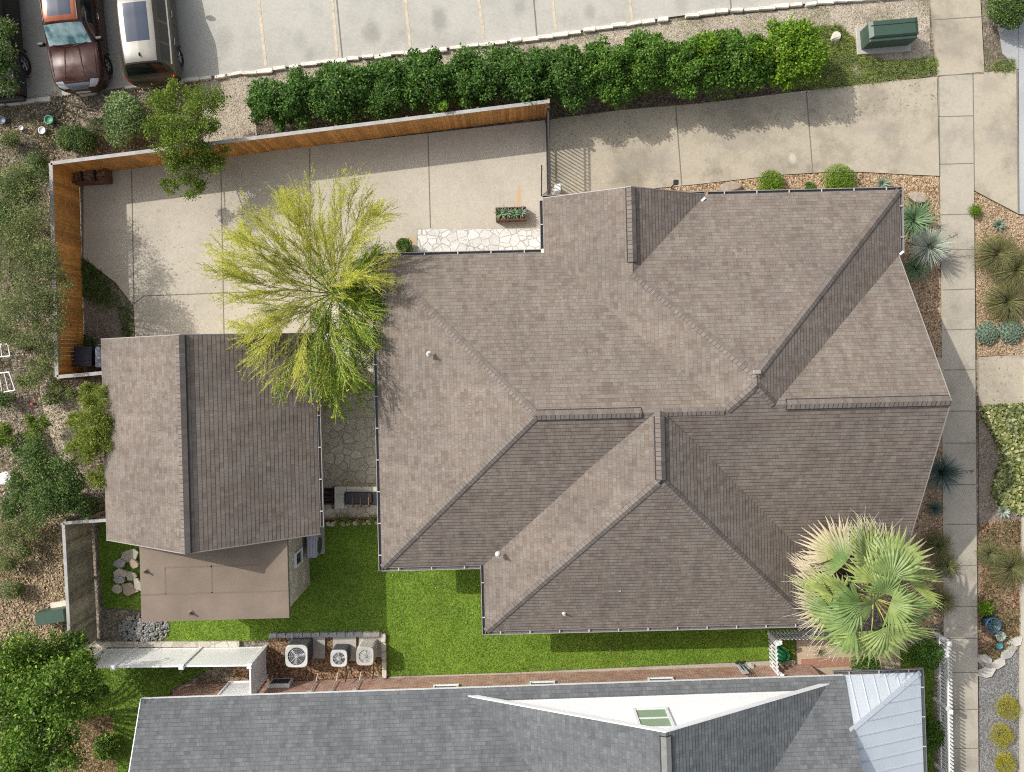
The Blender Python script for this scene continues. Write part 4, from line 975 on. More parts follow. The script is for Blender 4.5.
poly_box('base', rect(66, 607, 1.0, 0.5, R(8)), 0, 0.12, M['limestone'], t, 0.02, 0.02)
poly_box('body', rect(59, 612, 1.05, 0.42, R(9)), 0.0, 0.55, M['green_box'], t, 0.06, 0.03)
poly_box('lid', rect(59, 612.5, 1.1, 0.46, R(9)), 0.553, 0.6, M['green_box'], t, 0.08, 0.03)

# ------------------------------------------------------------------ air conditioners
M['ac_grey'] = simple('condenser_light_metal', (0.62, 0.62, 0.60), 0.45, 0.2, var=0.06)
M['ac_tan'] = simple('condenser_tan_metal', (0.50, 0.48, 0.43), 0.45, 0.2, var=0.06)
M['ac_dark'] = simple('condenser_dark_louvre', (0.07, 0.07, 0.075), 0.5)
M['ac_purple'] = simple('condenser_blue_grey', (0.36, 0.37, 0.42), 0.5, var=0.08)
def condenser(label, px, py, sx, sy, h, shell, louvre, blades, pad=None, fan_col='ac_dark'):
    z = h + 0.08; p = G(px, py, z); c = Vector((p.x, p.y, 0)); t = thing('air_conditioner', label, 'air conditioner', c, 0, 'outdoor air conditioner units in the bark bed')
    mb = MB(); mb.box((c.x + (pad[2] if pad else 0), c.y + (pad[3] if pad else 0), 0.05), (pad[0] if pad else sx + .2, pad[1] if pad else sy + .2, 0.08)); mb.build('base', M['pad'], t)
    mb = MB(); mb.bevbox((c.x, c.y, 0.09 + (h - 0.06) / 2), (sx - 0.03, sy - 0.03, h - 0.06), 0.09)
    for i in range(7):
        zz = 0.16 + (h - 0.2) * i / 6; mb.bevbox((c.x, c.y, zz), (sx - 0.012, sy - 0.012, 0.018), 0.09)
    mb.build('louvre_casing', louvre, t)
    mb = MB(); rO, rI = min(sx, sy) / 2 - 0.012, min(sx, sy) / 2 - 0.075; zt = 0.09 + h
    # square top plate with a round opening
    N = 40; sq = []; ci = []
    for k in range(N):
        a = 2 * math.pi * k / N; cx_, sy_ = math.cos(a), math.sin(a); m_ = (abs(cx_) ** 5 + abs(sy_) ** 5) ** (-1 / 5)
        sq.append((c.x + cx_ * m_ * sx / 2, c.y + sy_ * m_ * sy / 2)); ci.append((c.x + cx_ * rI, c.y + sy_ * rI))
    v = [(x, y, zt - 0.07) for x, y in sq] + [(x, y, zt - 0.012) for x, y in sq] + [(c.x + (x - c.x) * .965, c.y + (y - c.y) * .965, zt) for x, y in sq] + [(x, y, zt - 0.01) for x, y in ci] + [(x, y, zt - 0.1) for x, y in ci]
    mb.mesh(v, [(q * N + k, q * N + (k + 1) % N, (q + 1) * N + (k + 1) % N, (q + 1) * N + k) for q in range(4) for k in range(N)]); mb.build('top_panel', shell, t)
    mb = MB(); mb.lathe([(rI + .01, zt - 0.11), (0.001, zt - 0.11)], (c.x, c.y, 0), 24); mb.build('fan_well', M[fan_col], t)
    mb = MB()
    for k in range(blades):
        a = 2 * math.pi * k / blades + 0.5; pts = []
        for r_, da, zz in ((0.06, -.5, .02), (rI * .95, -.42, .035), (rI * .95, .42, -.03), (0.06, .5, -.02)):
            pts.append((c.x + r_ * math.cos(a + da), c.y + r_ * math.sin(a + da), zt - 0.07 + zz))
        mb.poly(pts)
    mb.lathe([(0.001, zt - 0.03), (0.08, zt - 0.03), (0.08, zt - 0.1)], (c.x, c.y, 0), 12); mb.build('fan', M['ac_purple'], t)
    g = MB()
    for r_ in (0.2, 0.4, 0.6, 0.8, 0.98):
        pts = [(c.x + rI * r_ * math.cos(a), c.y + rI * r_ * math.sin(a), zt - 0.004) for a in np.linspace(0, 6.2832, 25)]; g.tube(pts, 0.0035, 3, cap=False)
    for k in range(8):
        a = math.pi * k / 4; g.tube([(c.x, c.y, zt - 0.002), (c.x + rI * math.cos(a), c.y + rI * math.sin(a), zt - 0.004)], 0.004, 3)
    g.build('fan_guard', M['ac_grey'] if fan_col == 'ac_dark' else M['ac_tan'], t)
    mb = MB(); mb.tube([(c.x + .1, c.y - sy / 2, 0.2), (c.x + .12, c.y - sy / 2 - .15, 0.15), (c.x + .18, c.y - sy / 2 - .5, 0.15), (c.x + .2, c.y - sy / 2 - .62, 0.6)], 0.02, 6); mb.build('refrigerant_pipe', M['black'], t)
    return t
condenser('largest air conditioner, light grey square top with a wide fan, near the white fence', 296.5, 656.3, 0.80, 0.80, 0.85, M['ac_grey'], M['ac_dark'], 3, (1.25, .95, 0.2, .08))
condenser('smallest air conditioner with rounded top between the two others', 338.8, 658.5, 0.60, 0.60, 0.70, M['ac_grey'], M['ac_dark'], 4, (.86, 0.9, 0.06, 0.1))
condenser('tan air conditioner with slatted sides beside the open lawn', 365.0, 656.3, 0.62, 0.66, 0.92, M['ac_tan'], M['ac_tan'], 5, (.84, 0.9, .04, 0.08), 'ac_tan')
for px, label in ((309, 'small grey switch box on the brick wall behind the largest air conditioner'), (330, 'small tan switch box on the brick wall between two air conditioners'), (354, 'bluish switch box on the brick wall with a conduit')):
    u, v = npt(px, 686.5, 1.3); q = Vector((u / S, -nw / S, 0)); X = q.x * math.cos(TN) - q.y * math.sin(TN); Y = q.x * math.sin(TN) + q.y * math.cos(TN) + HY
    t = thing('switch_box', label, 'switch box', (X, Y, 1.2), 0, 'switch boxes on the brick wall'); mb = MB(); mb.bevbox((X, Y + 0.06, 1.3), (0.17, 0.11, 0.26), 0.02, TN); mb.build('housing', M['ac_grey'] if px != 330 else M['ac_tan'], t)
    mb = MB(); mb.tube([(X, Y + 0.06, 1.17), (X, Y + 0.06, 0.3), (X + 0.02, Y + 0.3, 0.12)], 0.018, 6); mb.build('conduit', M['pipe'], t)
c = G(278.5, 691, 0.58); t = thing('wall_cabinet', 'white equipment cabinet with dark louvre on the brick wall', 'equipment cabinet', (c.x, c.y, 0))
mb = MB(); mb.bevbox((c.x, c.y + .02, 0.30), (0.80, 0.44, 0.56), 0.03, TN); mb.build('housing', M['white'], t)
mb = MB(); mb.box((c.x, c.y + 0.235, 0.30), (0.64, 0.03, 0.38), TN); mb.build('louvre', M['ac_dark'], t)
c = G(311.5, 546, 1.0); t = thing('heat_pump', 'blue grey heat pump unit standing by the garage annex corner', 'heat pump', (c.x, c.y, 0))
mb = MB(); mb.bevbox((c.x, c.y, 0.56), (0.36, 0.88, 0.86), 0.04); mb.build('housing', M['ac_purple'], t)
mb = MB()
for i in range(5): mb.box((c.x - .1 + .05 * i, c.y, 0.99), (0.02, 0.74, 0.016))
mb.build('top_grille', M['ac_grey'], t)
mb = MB(); mb.lathe([(0.30, 0), (0.30, 0.03), (0.0, 0.035)], (c.x + 0.18, c.y - 0.08, 0.56), 20, axis='x'); mb.build('fan_guard', M['ac_dark'], t)
mb = MB(); mb.box((c.x, c.y, 0.065), (0.5, 1.0, 0.11)); mb.build('base', M['pad'], t)

# ------------------------------------------------------------------ outdoor kitchen between the buildings
t = thing('stone_counter', 'pale stone outdoor counter holding the covered grill', 'counter', G(357, 498))
mb = MB()
for (x0, x1, y0, y1) in ((335, 378, 487.5, 494.5), (335, 344, 494.5, 508)): mb.prism(gpts([(512 + (x - 512) * .97, NY + (y - NY) * .97) for x, y in ((x0, y0), (x1, y0), (x1, y1), (x0, y1))]), 0.0, 0.84)
mb.build('counter_base', M['stone_wall'], t)
for (x0, x1, y0, y1) in ((334.6, 346.5, 486.8, 494.7), (346.8, 362, 486.8, 494.7), (362.3, 379, 486.8, 494.7), (334.6, 344.2, 495, 508.5)):
    mb = MB(); mb.prism(gpts([(512 + (x - 512) * .97, NY + (y - NY) * .97) for x, y in ((x0, y0), (x1, y0), (x1, y1), (x0, y1))]), 0.843, 0.9); mb.build('countertop', M['limestone'], t)
t = thing('covered_grill', 'black covered barbecue grill set in the pale stone counter', 'grill', G(362, 497))
c = G(361, 498.5, 1.0); mb = MB(); mb.bevbox((c.x, c.y, 0.5), (1.22, 0.46, 0.98), 0.06); mb.build('body', M['black'], t)
mb = MB(); mb.bevbox((c.x - 0.08, c.y + 0.02, 1.03), (0.95, 0.40, 0.07), 0.08); mb.build('lid', M['black'], t)
for i in (-1, 0, 1):
    mb = MB(); X = c.x + i * 0.29; mb.tube([(X, c.y + .06, 1.07), (X, c.y - .2, 1.08), (X, c.y - .30, 1.0), (X, c.y - .30, 0.8)], 0.022, 6); mb.build('strap', M['rust'], t)
c = G(326, 498, .5); t = thing('firewood_rack', 'dark rack of stacked logs beside the stone counter', 'rack', (c.x, c.y, 0))
mb = MB()
for dx in (-.26, .26):
    for dy in (-.36, .36): mb.box((c.x + dx, c.y + dy, .3), (.04, .04, .6))
for dx in (-.26, .26): mb.box((c.x + dx, c.y, .06), (.035, .7, .035)); mb.box((c.x + dx, c.y, .58), (.035, .7, .035))
mb.build('frame', M['black'], t)
M['log'] = simple('dark_logs', (0.06, 0.045, 0.035), 0.9, var=0.3, island=0.4)
mb = MB()
for i in range(26):
    yy = c.y + random.uniform(-.3, .3); zz = .12 + .45 * random.random(); a = random.uniform(-.3, .3); mb.tube([(c.x - .23, yy, zz), (c.x + .23, yy + a * .3, zz + random.uniform(-.04, .04))], random.uniform(.03, .06), 7)
mb.build('log_stack', M['log'], t)
c1, c2 = G(319, 519.5), G(380, 517); t = thing('steel_edging', 'rusty steel strip edging along the shaded back lawn', 'edging', c1); bar_run('strip', t, c1, c2, -0.02, 0.14, 0.03, M['rust'])
for i, px in enumerate(range(321, 381, 7)):
    rock('border_stone', 'white border stone under the rusty strip by the shaded lawn', px + random.uniform(-1, 1), 523.5 - i * .25, random.uniform(.10, .17), .1, .14, random.uniform(0, 3), 60 + i, M['limestone'], 'border stone', 'white stones under the rusty strip')

# ------------------------------------------------------------------ bins, planters, pots and small things
M['bin_blue'] = simple('navy_bin_plastic', (0.028, 0.034, 0.052), 0.5); M['bin_grey'] = simple('blue_grey_bin_plastic', (0.17, 0.20, 0.26), 0.5)
def bin_(label, px, py, mat):
    c = G(px, py, 1.0); c = Vector((c.x, c.y, 0)); t = thing('wheelie_bin', label, 'wheelie bin', c, 0, 'wheelie bins in the fence corner')
    mb = MB(); v = []
    for z, k in ((0.06, .78), (0.9, 1.0)):
        v += [(c.x + sx * .29 * k, c.y + sy * .34 * k, z) for sx, sy in ((-1, -1), (1, -1), (1, 1), (-1, 1))]
    mb.mesh(v, [(0, 3, 2, 1), (4, 5, 6, 7)] + [(i, (i + 1) % 4, 4 + (i + 1) % 4, 4 + i) for i in range(4)]); mb.build('body', mat, t)
    mb = MB(); mb.bevbox((c.x, c.y - .02, .945), (.64, .74, .07), .06); mb.bevbox((c.x, c.y - .02, .985), (.5, .58, .02), .06); mb.build('lid', mat, t)
    for s_ in (-1, 1): mb = MB(); mb.lathe([(.001, -.03), (.12, -.03), (.12, .03), (.001, .03)], (c.x + s_ * .24, c.y + .3, .12), 14, axis='x'); mb.build('wheel', M['rubber'], t)
    mb = MB(); mb.tube([(c.x - .22, c.y + .38, .9), (c.x - .22, c.y + .42, .93), (c.x + .22, c.y + .42, .93), (c.x + .22, c.y + .38, .9)], .018, 6); mb.build('handle', mat, t)
bin_('dark navy wheelie bin in the corner of the orange fence', 82, 356, M['bin_blue']); bin_('blue grey wheelie bin half under the garage eave', 103.5, 356.5, M['bin_grey'])
M['planter_wood'] = simple('dark_red_planter_wood', (0.13, 0.055, 0.035), 0.8, var=0.3, scale=8)
def planter(name, label, cat, px, py, l, w_, h, rz, mat, soil=True):
    c = G(px, py); t = thing(name, label, cat, c); d = Vector((math.cos(rz), math.sin(rz), 0)); n = Vector((-d.y, d.x, 0))
    mb = MB()
    for s_ in (-1, 1):
        q = c + n * s_ * (w_ / 2 - .02); mb.box((q.x, q.y, h / 2), (l, .04, h), rz); q = c + d * s_ * (l / 2 - .02); mb.box((q.x, q.y, h / 2 - .004), (.04, w_ - .082, h - .008), rz)
    mb.build('box', mat, t)
    if soil: mb = MB(); mb.box((c.x, c.y, h * .4), (l - .09, w_ - .09, h * .7), rz); mb.build('soil', M['mulch'], t)
    return t, c
pl1, pc1 = planter('planter_box', 'brown wooden planter box of variegated agaves on the courtyard concrete', 'planter', 511, 215.5, 1.12, 0.48, 0.42, R(2), M['planter_wood'])
pl2, pc2 = planter('storage_planter', 'long dark wooden trough with three bays in the fence corner', 'trough', 95.5, 178.3, 1.3, 0.52, 0.55, R(3), M['planter_wood'])
for dx in (-.25, .22): mb = MB(); mb.box((pc2.x + dx, pc2.y, .3), (.04, .40, .5), R(3)); mb.build('divider', M['black'], pl2)
c = G(404, 246); pot3 = thing('potted_shrub', 'small potted bush on the patio under the eave near the yellow tree', 'potted plant', c)
mb = MB(); mb.lathe([(.001, .0), (.16, .0), (.23, .38), (.25, .40), (.2, .40), (.19, .34), (.001, .34)], c, 20); mb.build('pot', M['rust'], pot3, smooth=True)
def pot(name, label, px, py, r, h, mat, cat='pot'):
    c = G(px, py); t = thing(name, label, cat, c); mb = MB(); mb.lathe([(.001, 0), (r * .72, 0), (r, h * .85), (r * 1.05, h), (r * .88, h), (r * .84, h * .8), (.001, h * .78)], c, 20); mb.build('vessel', mat, t, smooth=True); return t, c
blue_pot, bpc = pot('glazed_pot', 'blue glazed square pot beside the front sidewalk', 986, 621, .27, .5, simple('blue_glaze', (0.035, 0.085, 0.15), 0.3))
tp, tpc = pot('glazed_pot', 'small pale turquoise pot in front of the stepping stones', 997, 634, .17, .25, simple('pale_glaze', (0.42, 0.50, 0.48), 0.4))
tp2, tpc2 = pot('glazed_pot', 'tiny teal dish between the blue pot and stepping stones', 998, 645, .12, .12, simple('teal_glaze', (0.10, 0.36, 0.36), 0.4))
pot('bucket', 'green plastic bucket on the leafy ground near the parked cars', 52.5, 121.5, .16, .26, simple('green_plastic', (0.10, 0.30, 0.20), 0.5), 'bucket')
pot('bucket', 'white plastic tub lying near the green bucket', 44.5, 131.5, .13, .18, M['white'], 'bucket')
pot('bucket', 'small white cup on the leafy ground by the black pickup', 23.5, 129, .08, .15, M['white'], 'cup')
pot('bucket', 'dark rimmed flower pot at the edge of the lot behind the pickup', 5, 121.5, .14, .2, M['bin_grey'], 'pot')
mb = MB(); p0 = G(80, 112, .05); mb.tube([G(72, 104.5, .04), G(79, 106, .06), G(86, 108, .04), G(92, 109.5, .04)], .03, 6); tag(mb.build('dead_branch', M['bark']), 'bare dead branch lying below the copper car', 'branch')
# hose
c = G(781, 656.5, .35); t = thing('garden_hose', 'coiled green garden hose by the short picket fence', 'hose', (c.x, c.y, 0))
m_ = simple('green_hose', (0.02, 0.21, 0.085), 0.4, var=0.1); mb = MB(); pts = []
for i in range(220):
    a = i * .23; k = i / 220; r_ = .23 + .07 * math.sin(k * 9); pts.append((c.x + r_ * math.cos(a) * 1.1, c.y + r_ * math.sin(a) * .8, .06 + .30 * k))
mb.tube(pts, .022, 6); mb.build('coil', m_, t)
mb = MB(); mb.lathe([(.001, .38), (.2, .36), (.25, .2), (.24, .02)], c * 1, 16); mb.v = [(x, y, z - (c.z if z > 1 else 0)) for x, y, z in mb.v]
mb.v = [(x, y, z - c.z) for x, y, z in mb.v]; mb.build('reel', m_, t, smooth=True)
# things leaning on the brick wall
c = G(744, 668, .3)
mb = MB(); q = [G(736.5, 665.5, .04), G(741.5, 665.2, .04), G(749, 673.5, 1.0), G(742.5, 674, 1.0)]; dv = Vector((0, .04, .02))
mb.mesh([*q, *[p + dv for p in q]], [(0, 1, 2, 3), (7, 6, 5, 4), (0, 4, 5, 1), (1, 5, 6, 2), (2, 6, 7, 3), (3, 7, 4, 0)]); tag(mb.build('leaning_board', simple('pale_blue_board', (0.55, 0.60, 0.63), .6, var=.08)), 'pale grey board leaning on the brick wall', 'board')
for px, py, rr, lb in ((748, 667, .24, 'upper grey sack beside the leaning board'), (753, 672, .21, 'lower grey sack against the brick wall')):
    rock('garden_sack', lb, px, py, rr, rr * .8, .28, .4, 91 + px, simple('grey_sack', (0.50, 0.49, 0.47), .8, var=.15, bmp=.3), 'sack')
for k, (px, py, lb) in enumerate(((737, 662, 'black handled tool leaning by the brick wall, nearer the lawn'), (742, 662, 'second black handled tool crossing the leaning board'))):
    t = thing('garden_tool', lb, 'garden tool', G(px, py)); mb = MB(); mb.tube([G(px, py, .06), G(px + 13, py + 15, 1.25)], .014, 6); mb.build('handle', M['black'], t); mb = MB(); p = G(px, py); mb.box((p.x, p.y, .05), (.16, .05, .07), .5); mb.build('blade', M['dark_steel'], t)
# path light
c = G(671, 187.5); t = thing('path_light', 'dark square headed path light in gravel near the small gable', 'path light', c)
mb = MB(); mb.tube([c, c + Vector((0, 0, .85))], .028, 8); mb.build('pole', M['dark_steel'], t); mb = MB(); mb.bevbox((c.x, c.y, .9), (.18, .18, .1), .03); mb.build('lamp_head', M['black'], t)
# white garden frames at the picture's far edge
def frame(label, pts, sz=.05):
    t = thing('garden_trellis', label, 'garden frame', pts[0]); q = [Vector(p) for p in pts]
    for A, B in zip(q, q[1:] + q[:1]): mb = MB(); mb.tube([A, B], sz / 2, 6); mb.build('bar', M['white'], t)
    for k in (0.33, .66):
        mb = MB(); mb.tube([q[0] + (q[1] - q[0]) * k, q[3] + (q[2] - q[3]) * k], sz / 3, 6); mb.build('bar', M['white'], t)
    for p in q: mb = MB(); mb.tube([(p.x, p.y, 0), p], sz / 2.5, 6); mb.build('leg', M['white'], t)
frame('white metal garden frame standing in the scrub above the other one', [G(-14, 345, .5), G(8, 344, .5), G(10, 356, .5), G(-14, 358, .5)])
frame('white metal garden frame tilted near the bare sandy patch', [G(-6, 374, .45), G(9, 372, .5), G(15, 390, .45), G(-4, 394, .4)])
rock('garden_ornament', 'small red ornament in the dry grass by the bare sand', 33, 404, .07, .06, .12, 0, 7, simple('red_plastic', (0.5, 0.03, 0.02), .5), 'ornament')
rock('white_sheet', 'white tarp bundle in the brush at the picture edge', 8, 477, .35, .3, .3, 0, 17, M['ac_grey'], 'tarp')

# ------------------------------------------------------------------ cars
def cr(P, n):
    """cardinal spline through the rows of P, n steps per span"""
    P = np.asarray(P, float); out = []
    for i in range(len(P) - 1):
        a, b = P[i], P[i + 1]; ta = (P[min(i + 1, len(P) - 1)] - P[max(i - 1, 0)]) * .36; tb = (P[min(i + 2, len(P) - 1)] - P[i]) * .36
        for k in range(n):
            t = k / n; out.append((2 * t**3 - 3 * t**2 + 1) * a + (t**3 - 2 * t**2 + t) * ta + (-2 * t**3 + 3 * t**2) * b + (t**3 - t**2) * tb)
    out.append(P[-1]); return np.array(out)
NS, NJ = 8, 6
def car(name, label, cat, loc, rz, stations, regions, mats, wheels, wheel_r=.36, track=.80):
    """stations: (y, 7 x (half width, z)); regions(s,t) -> part name; each part becomes a mesh of its own"""
    t = thing(name, label, cat, (loc.x, loc.y, .02), rz)
    A = np.array([[(x, y, z) for x, z in pr] for y, pr in stations])
    A = np.stack([cr(A[:, j], NS) for j in range(A.shape[1])], 1)
    A = np.stack([cr(A[i], NJ) for i in range(A.shape[0])], 0)
    ni, nj = A.shape[:2]; parts = {}
    for i in range(ni - 1):
        for j in range(nj - 1):
            s_, tt = (i + .5) / NS, (j + .5) / NJ; q = A[i:i + 2, j:j + 2].reshape(4, 3)
            cy, cz = q[:, 1].mean(), q[:, 2].mean()
            if tt < 2.4 and any((cy - wy) ** 2 + (cz - wheel_r) ** 2 < (wheel_r + .06) ** 2 for wy in wheels): continue
            pn = regions(s_, tt)
            for sx in (1, -1):
                key = (pn, sx, int(s_ + .02)) if pn == 'side_window' else (pn, sx, 0) if pn in ('window_trim', 'headlight', 'tail_light', 'trim') else (pn, 0, 0)
                parts.setdefault(key, MB()).poly([(x * sx, y, z) for x, y, z in (q[0], q[1], q[3], q[2])][::sx])
    for e in (0, ni - 1):
        ring = [tuple(p) for p in A[e]] + [(-x, y, z) for x, y, z in A[e][::-1]]; parts[('body', 0, 0)].poly(ring)
    made = {}
    for (pn, _a, _b), mb in parts.items():
        import bmesh
        o = mb.build(pn, mats[pn], t, local=True, smooth=True); bm = bmesh.new(); bm.from_mesh(o.data); bmesh.ops.remove_doubles(bm, verts=bm.verts, dist=.0005); bmesh.ops.recalc_face_normals(bm, faces=bm.faces); bm.to_mesh(o.data); bm.free(); made[pn] = o
    mb = MB()
    mb.box((0, 0, .42), (1.5, stations[0][0] * 1.8, .3)); mb.build('underbody', M['rubber'], t, local=True)
    for wy in wheels:
        for sx in (-1, 1):
            x = track * sx; w_ = MB(); w_.lathe([(wheel_r * .62, -.11), (wheel_r * .93, -.11), (wheel_r, -.07), (wheel_r, .07), (wheel_r * .93, .11), (wheel_r * .62, .11)], (x, wy, wheel_r), 28, axis='x')
            wo = w_.build('wheel', M['rubber'], t, local=True, smooth=True)
            r_ = MB(); xo = x + sx * .085; n = 5
            r_.lathe([(wheel_r * .64, 0), (wheel_r * .56, sx * .012), (wheel_r * .54, -sx * .05)], (xo, wy, wheel_r), 28, axis='x')
            for k in range(n):
                a = 2 * math.pi * k / n
                for da in (-.16, .16):
                    r_.tube([(xo + sx * .004, wy + .05 * math.cos(a), wheel_r + .05 * math.sin(a)), (xo, wy + wheel_r * .58 * math.cos(a + da), wheel_r + wheel_r * .58 * math.sin(a + da))], .017, 5)
            r_.lathe([(.001, sx * .015), (.055, sx * .012), (.06, -sx * .02)], (xo, wy, wheel_r), 14, axis='x')
            r_.build('rim', M['alloy'], wo, local=True)
            d_ = MB(); d_.lathe([(wheel_r * .6, 0), (.001, 0)], (x + sx * .03, wy, wheel_r), 20, axis='x'); d_.build('brake_disc', M['black'], wo, local=True)
            a_ = MB(); pts = [(sx * (track + .115), wy + (wheel_r + .065) * math.cos(a), wheel_r + (wheel_r + .065) * math.sin(a)) for a in np.linspace(-.25, math.pi + .25, 17)]; a_.tube(pts, .045, 6); a_.build('wheel_arch', mats.get('trim', M['black']), t, local=True, smooth=True)
    return t, made
def lp(hw):  # profile helper
    return hw
SUV = [(2.42, [(.40, .34), (.46, .46), (.47, .60), (.45, .72), (.38, .76), (.22, .78), (0, .79)]),
       (2.30, [(.68, .28), (.76, .46), (.76, .66), (.71, .83), (.60, .88), (.34, .91), (0, .92)]),
       (2.08, [(.83, .26), (.90, .47), (.90, .75), (.83, .93), (.70, .98), (.40, 1.01), (0, 1.02)]),
       (1.65, [(.90, .25), (.955, .48), (.95, .80), (.87, .98), (.74, 1.02), (.42, 1.06), (0, 1.07)]),
       (0.98, [(.90, .24), (.955, .48), (.95, .86), (.89, 1.05), (.76, 1.09), (.44, 1.11), (0, 1.12)]),
       (0.28, [(.90, .24), (.955, .48), (.95, .86), (.90, 1.07), (.67, 1.58), (.42, 1.66), (0, 1.68)]),
       (-.50, [(.90, .24), (.955, .48), (.95, .86), (.90, 1.08), (.67, 1.62), (.42, 1.70), (0, 1.72)]),
       (-1.25, [(.90, .24), (.955, .48), (.95, .86), (.90, 1.09), (.66, 1.60), (.41, 1.68), (0, 1.70)]),
       (-1.95, [(.90, .27), (.95, .48), (.94, .86), (.88, 1.09), (.63, 1.54), (.39, 1.62), (0, 1.64)]),
       (-2.24, [(.86, .32), (.91, .48), (.90, .84), (.83, 1.02), (.72, 1.06), (.42, 1.09), (0, 1.10)]),
       (-2.36, [(.70, .36), (.77, .48), (.76, .74), (.71, .90), (.60, .94), (.34, .95), (0, .96)]),
       (-2.42, [(.50, .40), (.56, .50), (.55, .70), (.51, .82), (.43, .86), (.24, .87), (0, .88)])]
def suv_regions(roof):
    def f(s_, t):
        s_ -= 1.0                                   # stations counted from the front bumper
        if 3.12 < t < 3.86 and (4.05 < s_ < 4.95 or 5.08 < s_ < 5.95 or 6.1 < s_ < 6.85): return 'side_window'
        if 3.0 < t < 3.13 and 3.6 < s_ < 7.0: return 'window_trim'
        if 3.15 < s_ < 3.93 and t > 4.0: return 'windshield'
        if 7.1 < s_ < 7.9 and t > 4.05: return 'rear_window'
        if 4.3 < s_ < 6.05 and t > 5.0: return 'sunroof'
        if t < .8: return 'trim'
        if t < 1.6 and (s_ < .3 or s_ > 8.6): return 'trim'
        if -.45 < s_ < .75 and 3.3 < t < 4.6: return 'headlight'
        if s_ < .35 and t > 4.7: return 'radiator_grille'
        if 8.05 < s_ < 8.95 and 2.2 < t < 3.4: return 'tail_light'
        if 4.0 < s_ < 7.05 and t > 4.3: return 'roof_panel'
        return 'body'
    return f
M['sunroof'] = glassy('sunroof_glass', (0.045, 0.058, 0.09), 0.08)  # blue grey sky reflection is put into the glass colour
M['shade'] = glassy('windscreen_with_sunshade', (0.26, 0.42, 0.44), 0.06)
nt_ = M['shade'].node_tree; wv = nd(nt_, 'ShaderNodeTexNoise'); wv.inputs['Scale'].default_value = 3; nt_.links.new(coords(nt_), wv.inputs['Vector'])
rr_ = ramp(nt_, [(0.34, (0.08, 0.17, 0.19)), (0.46, (0.22, 0.38, 0.40)), (0.66, (0.42, 0.55, 0.56))]); nt_.links.new(wv.outputs[0], rr_.inputs[0]); nt_.links.new(rr_.outputs[0], nt_.nodes['Principled BSDF'].inputs['Base Color'])
M['copper'] = paint('copper_car_paint', (0.26, 0.065, 0.022), 0.25, .28); M['copper_dark'] = paint('copper_dark_reflection', (0.055, 0.018, 0.012), 0.15, .22)  # dark copy has the tree's reflection put into the copper body colour
M['taupe'] = paint('taupe_car_paint', (0.085, 0.072, 0.052), 0.5, .3); M['cream'] = paint('roof_glare_paint', (0.27, 0.255, 0.22), 0.15, .3)  # pale roof colour is the sun's reflection painted over taupe
M['carblack'] = simple('black_car_paint', (0.012, 0.012, 0.013), .5)
M['lamp_clear'] = glassy('clear_lamp', (0.45, 0.46, 0.47)); M['lamp_red'] = glassy('red_lamp', (0.45, 0.02, 0.015), .15); M['grille_silver'] = simple('silver_grille', (0.24, 0.24, 0.27), .3, .6, var=.3, scale=30)
base_m = dict(side_window=M['glass'], window_trim=M['chrome'], windshield=M['glass'], rear_window=M['glass'], sunroof=M['sunroof'], trim=M['black'], headlight=M['lamp_clear'], radiator_grille=M['grille_silver'], tail_light=M['lamp_red'])
def car_lines(t, mat):
    for sx in (-1, 1):
        for y in (.92, -.42, -1.2):
            mb = MB(); mb.tube([(sx * .913, y, .30), (sx * .962, y, .5), (sx * .958, y, .84), (sx * .905, y - .01, 1.06)], .007, 4); mb.build('door_gap', M['black'], t, local=True)
        for y in (.05, -.95):
            mb = MB(); mb.tube([(sx * .955, y, .90), (sx * .975, y - .03, .905), (sx * .975, y - .2, .905), (sx * .95, y - .23, .9)], .014, 5); mb.build('door_handle', M['chrome'], t, local=True)
        mb = MB(); mb.tube([(sx * .74, 2.06, .975), (sx * .775, 1.65, 1.03), (sx * .785, 1.0, 1.09)], .008, 4); mb.build('hood_gap', M['black'], t, local=True)
        mb = MB(); mb.tube([(sx * .08, .99, 1.135), (sx * .62, .90, 1.17)], .012, 4); mb.build('wiper', M['black'], t, local=True)
    mb = MB(); mb.tube([(-.74, 2.06, .975), (-.4, 2.17, .985), (0, 2.2, .99), (.4, 2.17, .985), (.74, 2.06, .975)], .009, 4); mb.build('hood_gap', M['black'], t, local=True)
    mb = MB(); mb.box((0, 2.425, .52), (.5, .02, .12)); mb.build('number_plate', M['white'], t, local=True)
def car_mirror(parent, x, y, z, mat):
    for sx in (-1, 1):
        mb = MB(); mb.bevbox((sx * (x + .11), y, z), (.24, .13, .16), .05); mb.tube([(sx * x * .97, y, z - .03), (sx * (x + .08), y, z - .02)], .03, 6); mb.build('side_mirror', mat, parent, local=True, smooth=False)
hd = R(-6.0)
# copper SUV: nose towards the kerb
c = G(91.5, 95) - Vector((math.sin(R(6)), -math.cos(R(6)), 0)) * 2.36
t, pr = car('parked_car', 'copper brown suv parked nose to the kerb with a sunshade behind its windshield', 'car', c, math.pi + R(6.0), SUV, suv_regions(True),
    dict(base_m, body=M['copper_dark'], roof_panel=M['copper'], windshield=M['shade'], window_trim=M['black']), (1.48, -1.42))
car_mirror(t, .93, .80, 1.12, M['carblack']); car_lines(t, M['black'])
for sx in (-1, 1):
    mb = MB(); mb.tube([(sx * .60, .25, 1.655), (sx * .61, -.5, 1.70), (sx * .59, -1.8, 1.63)], .02, 6); mb.build('roof_rail', M['black'], t, local=True)
    mb = MB(); mb.tube([(sx * .25, 1.02, 1.125), (sx * .30, 1.6, 1.075), (sx * .36, 2.05, 1.02)], .012, 4); mb.build('hood_crease', M['copper_dark'], t, local=True)
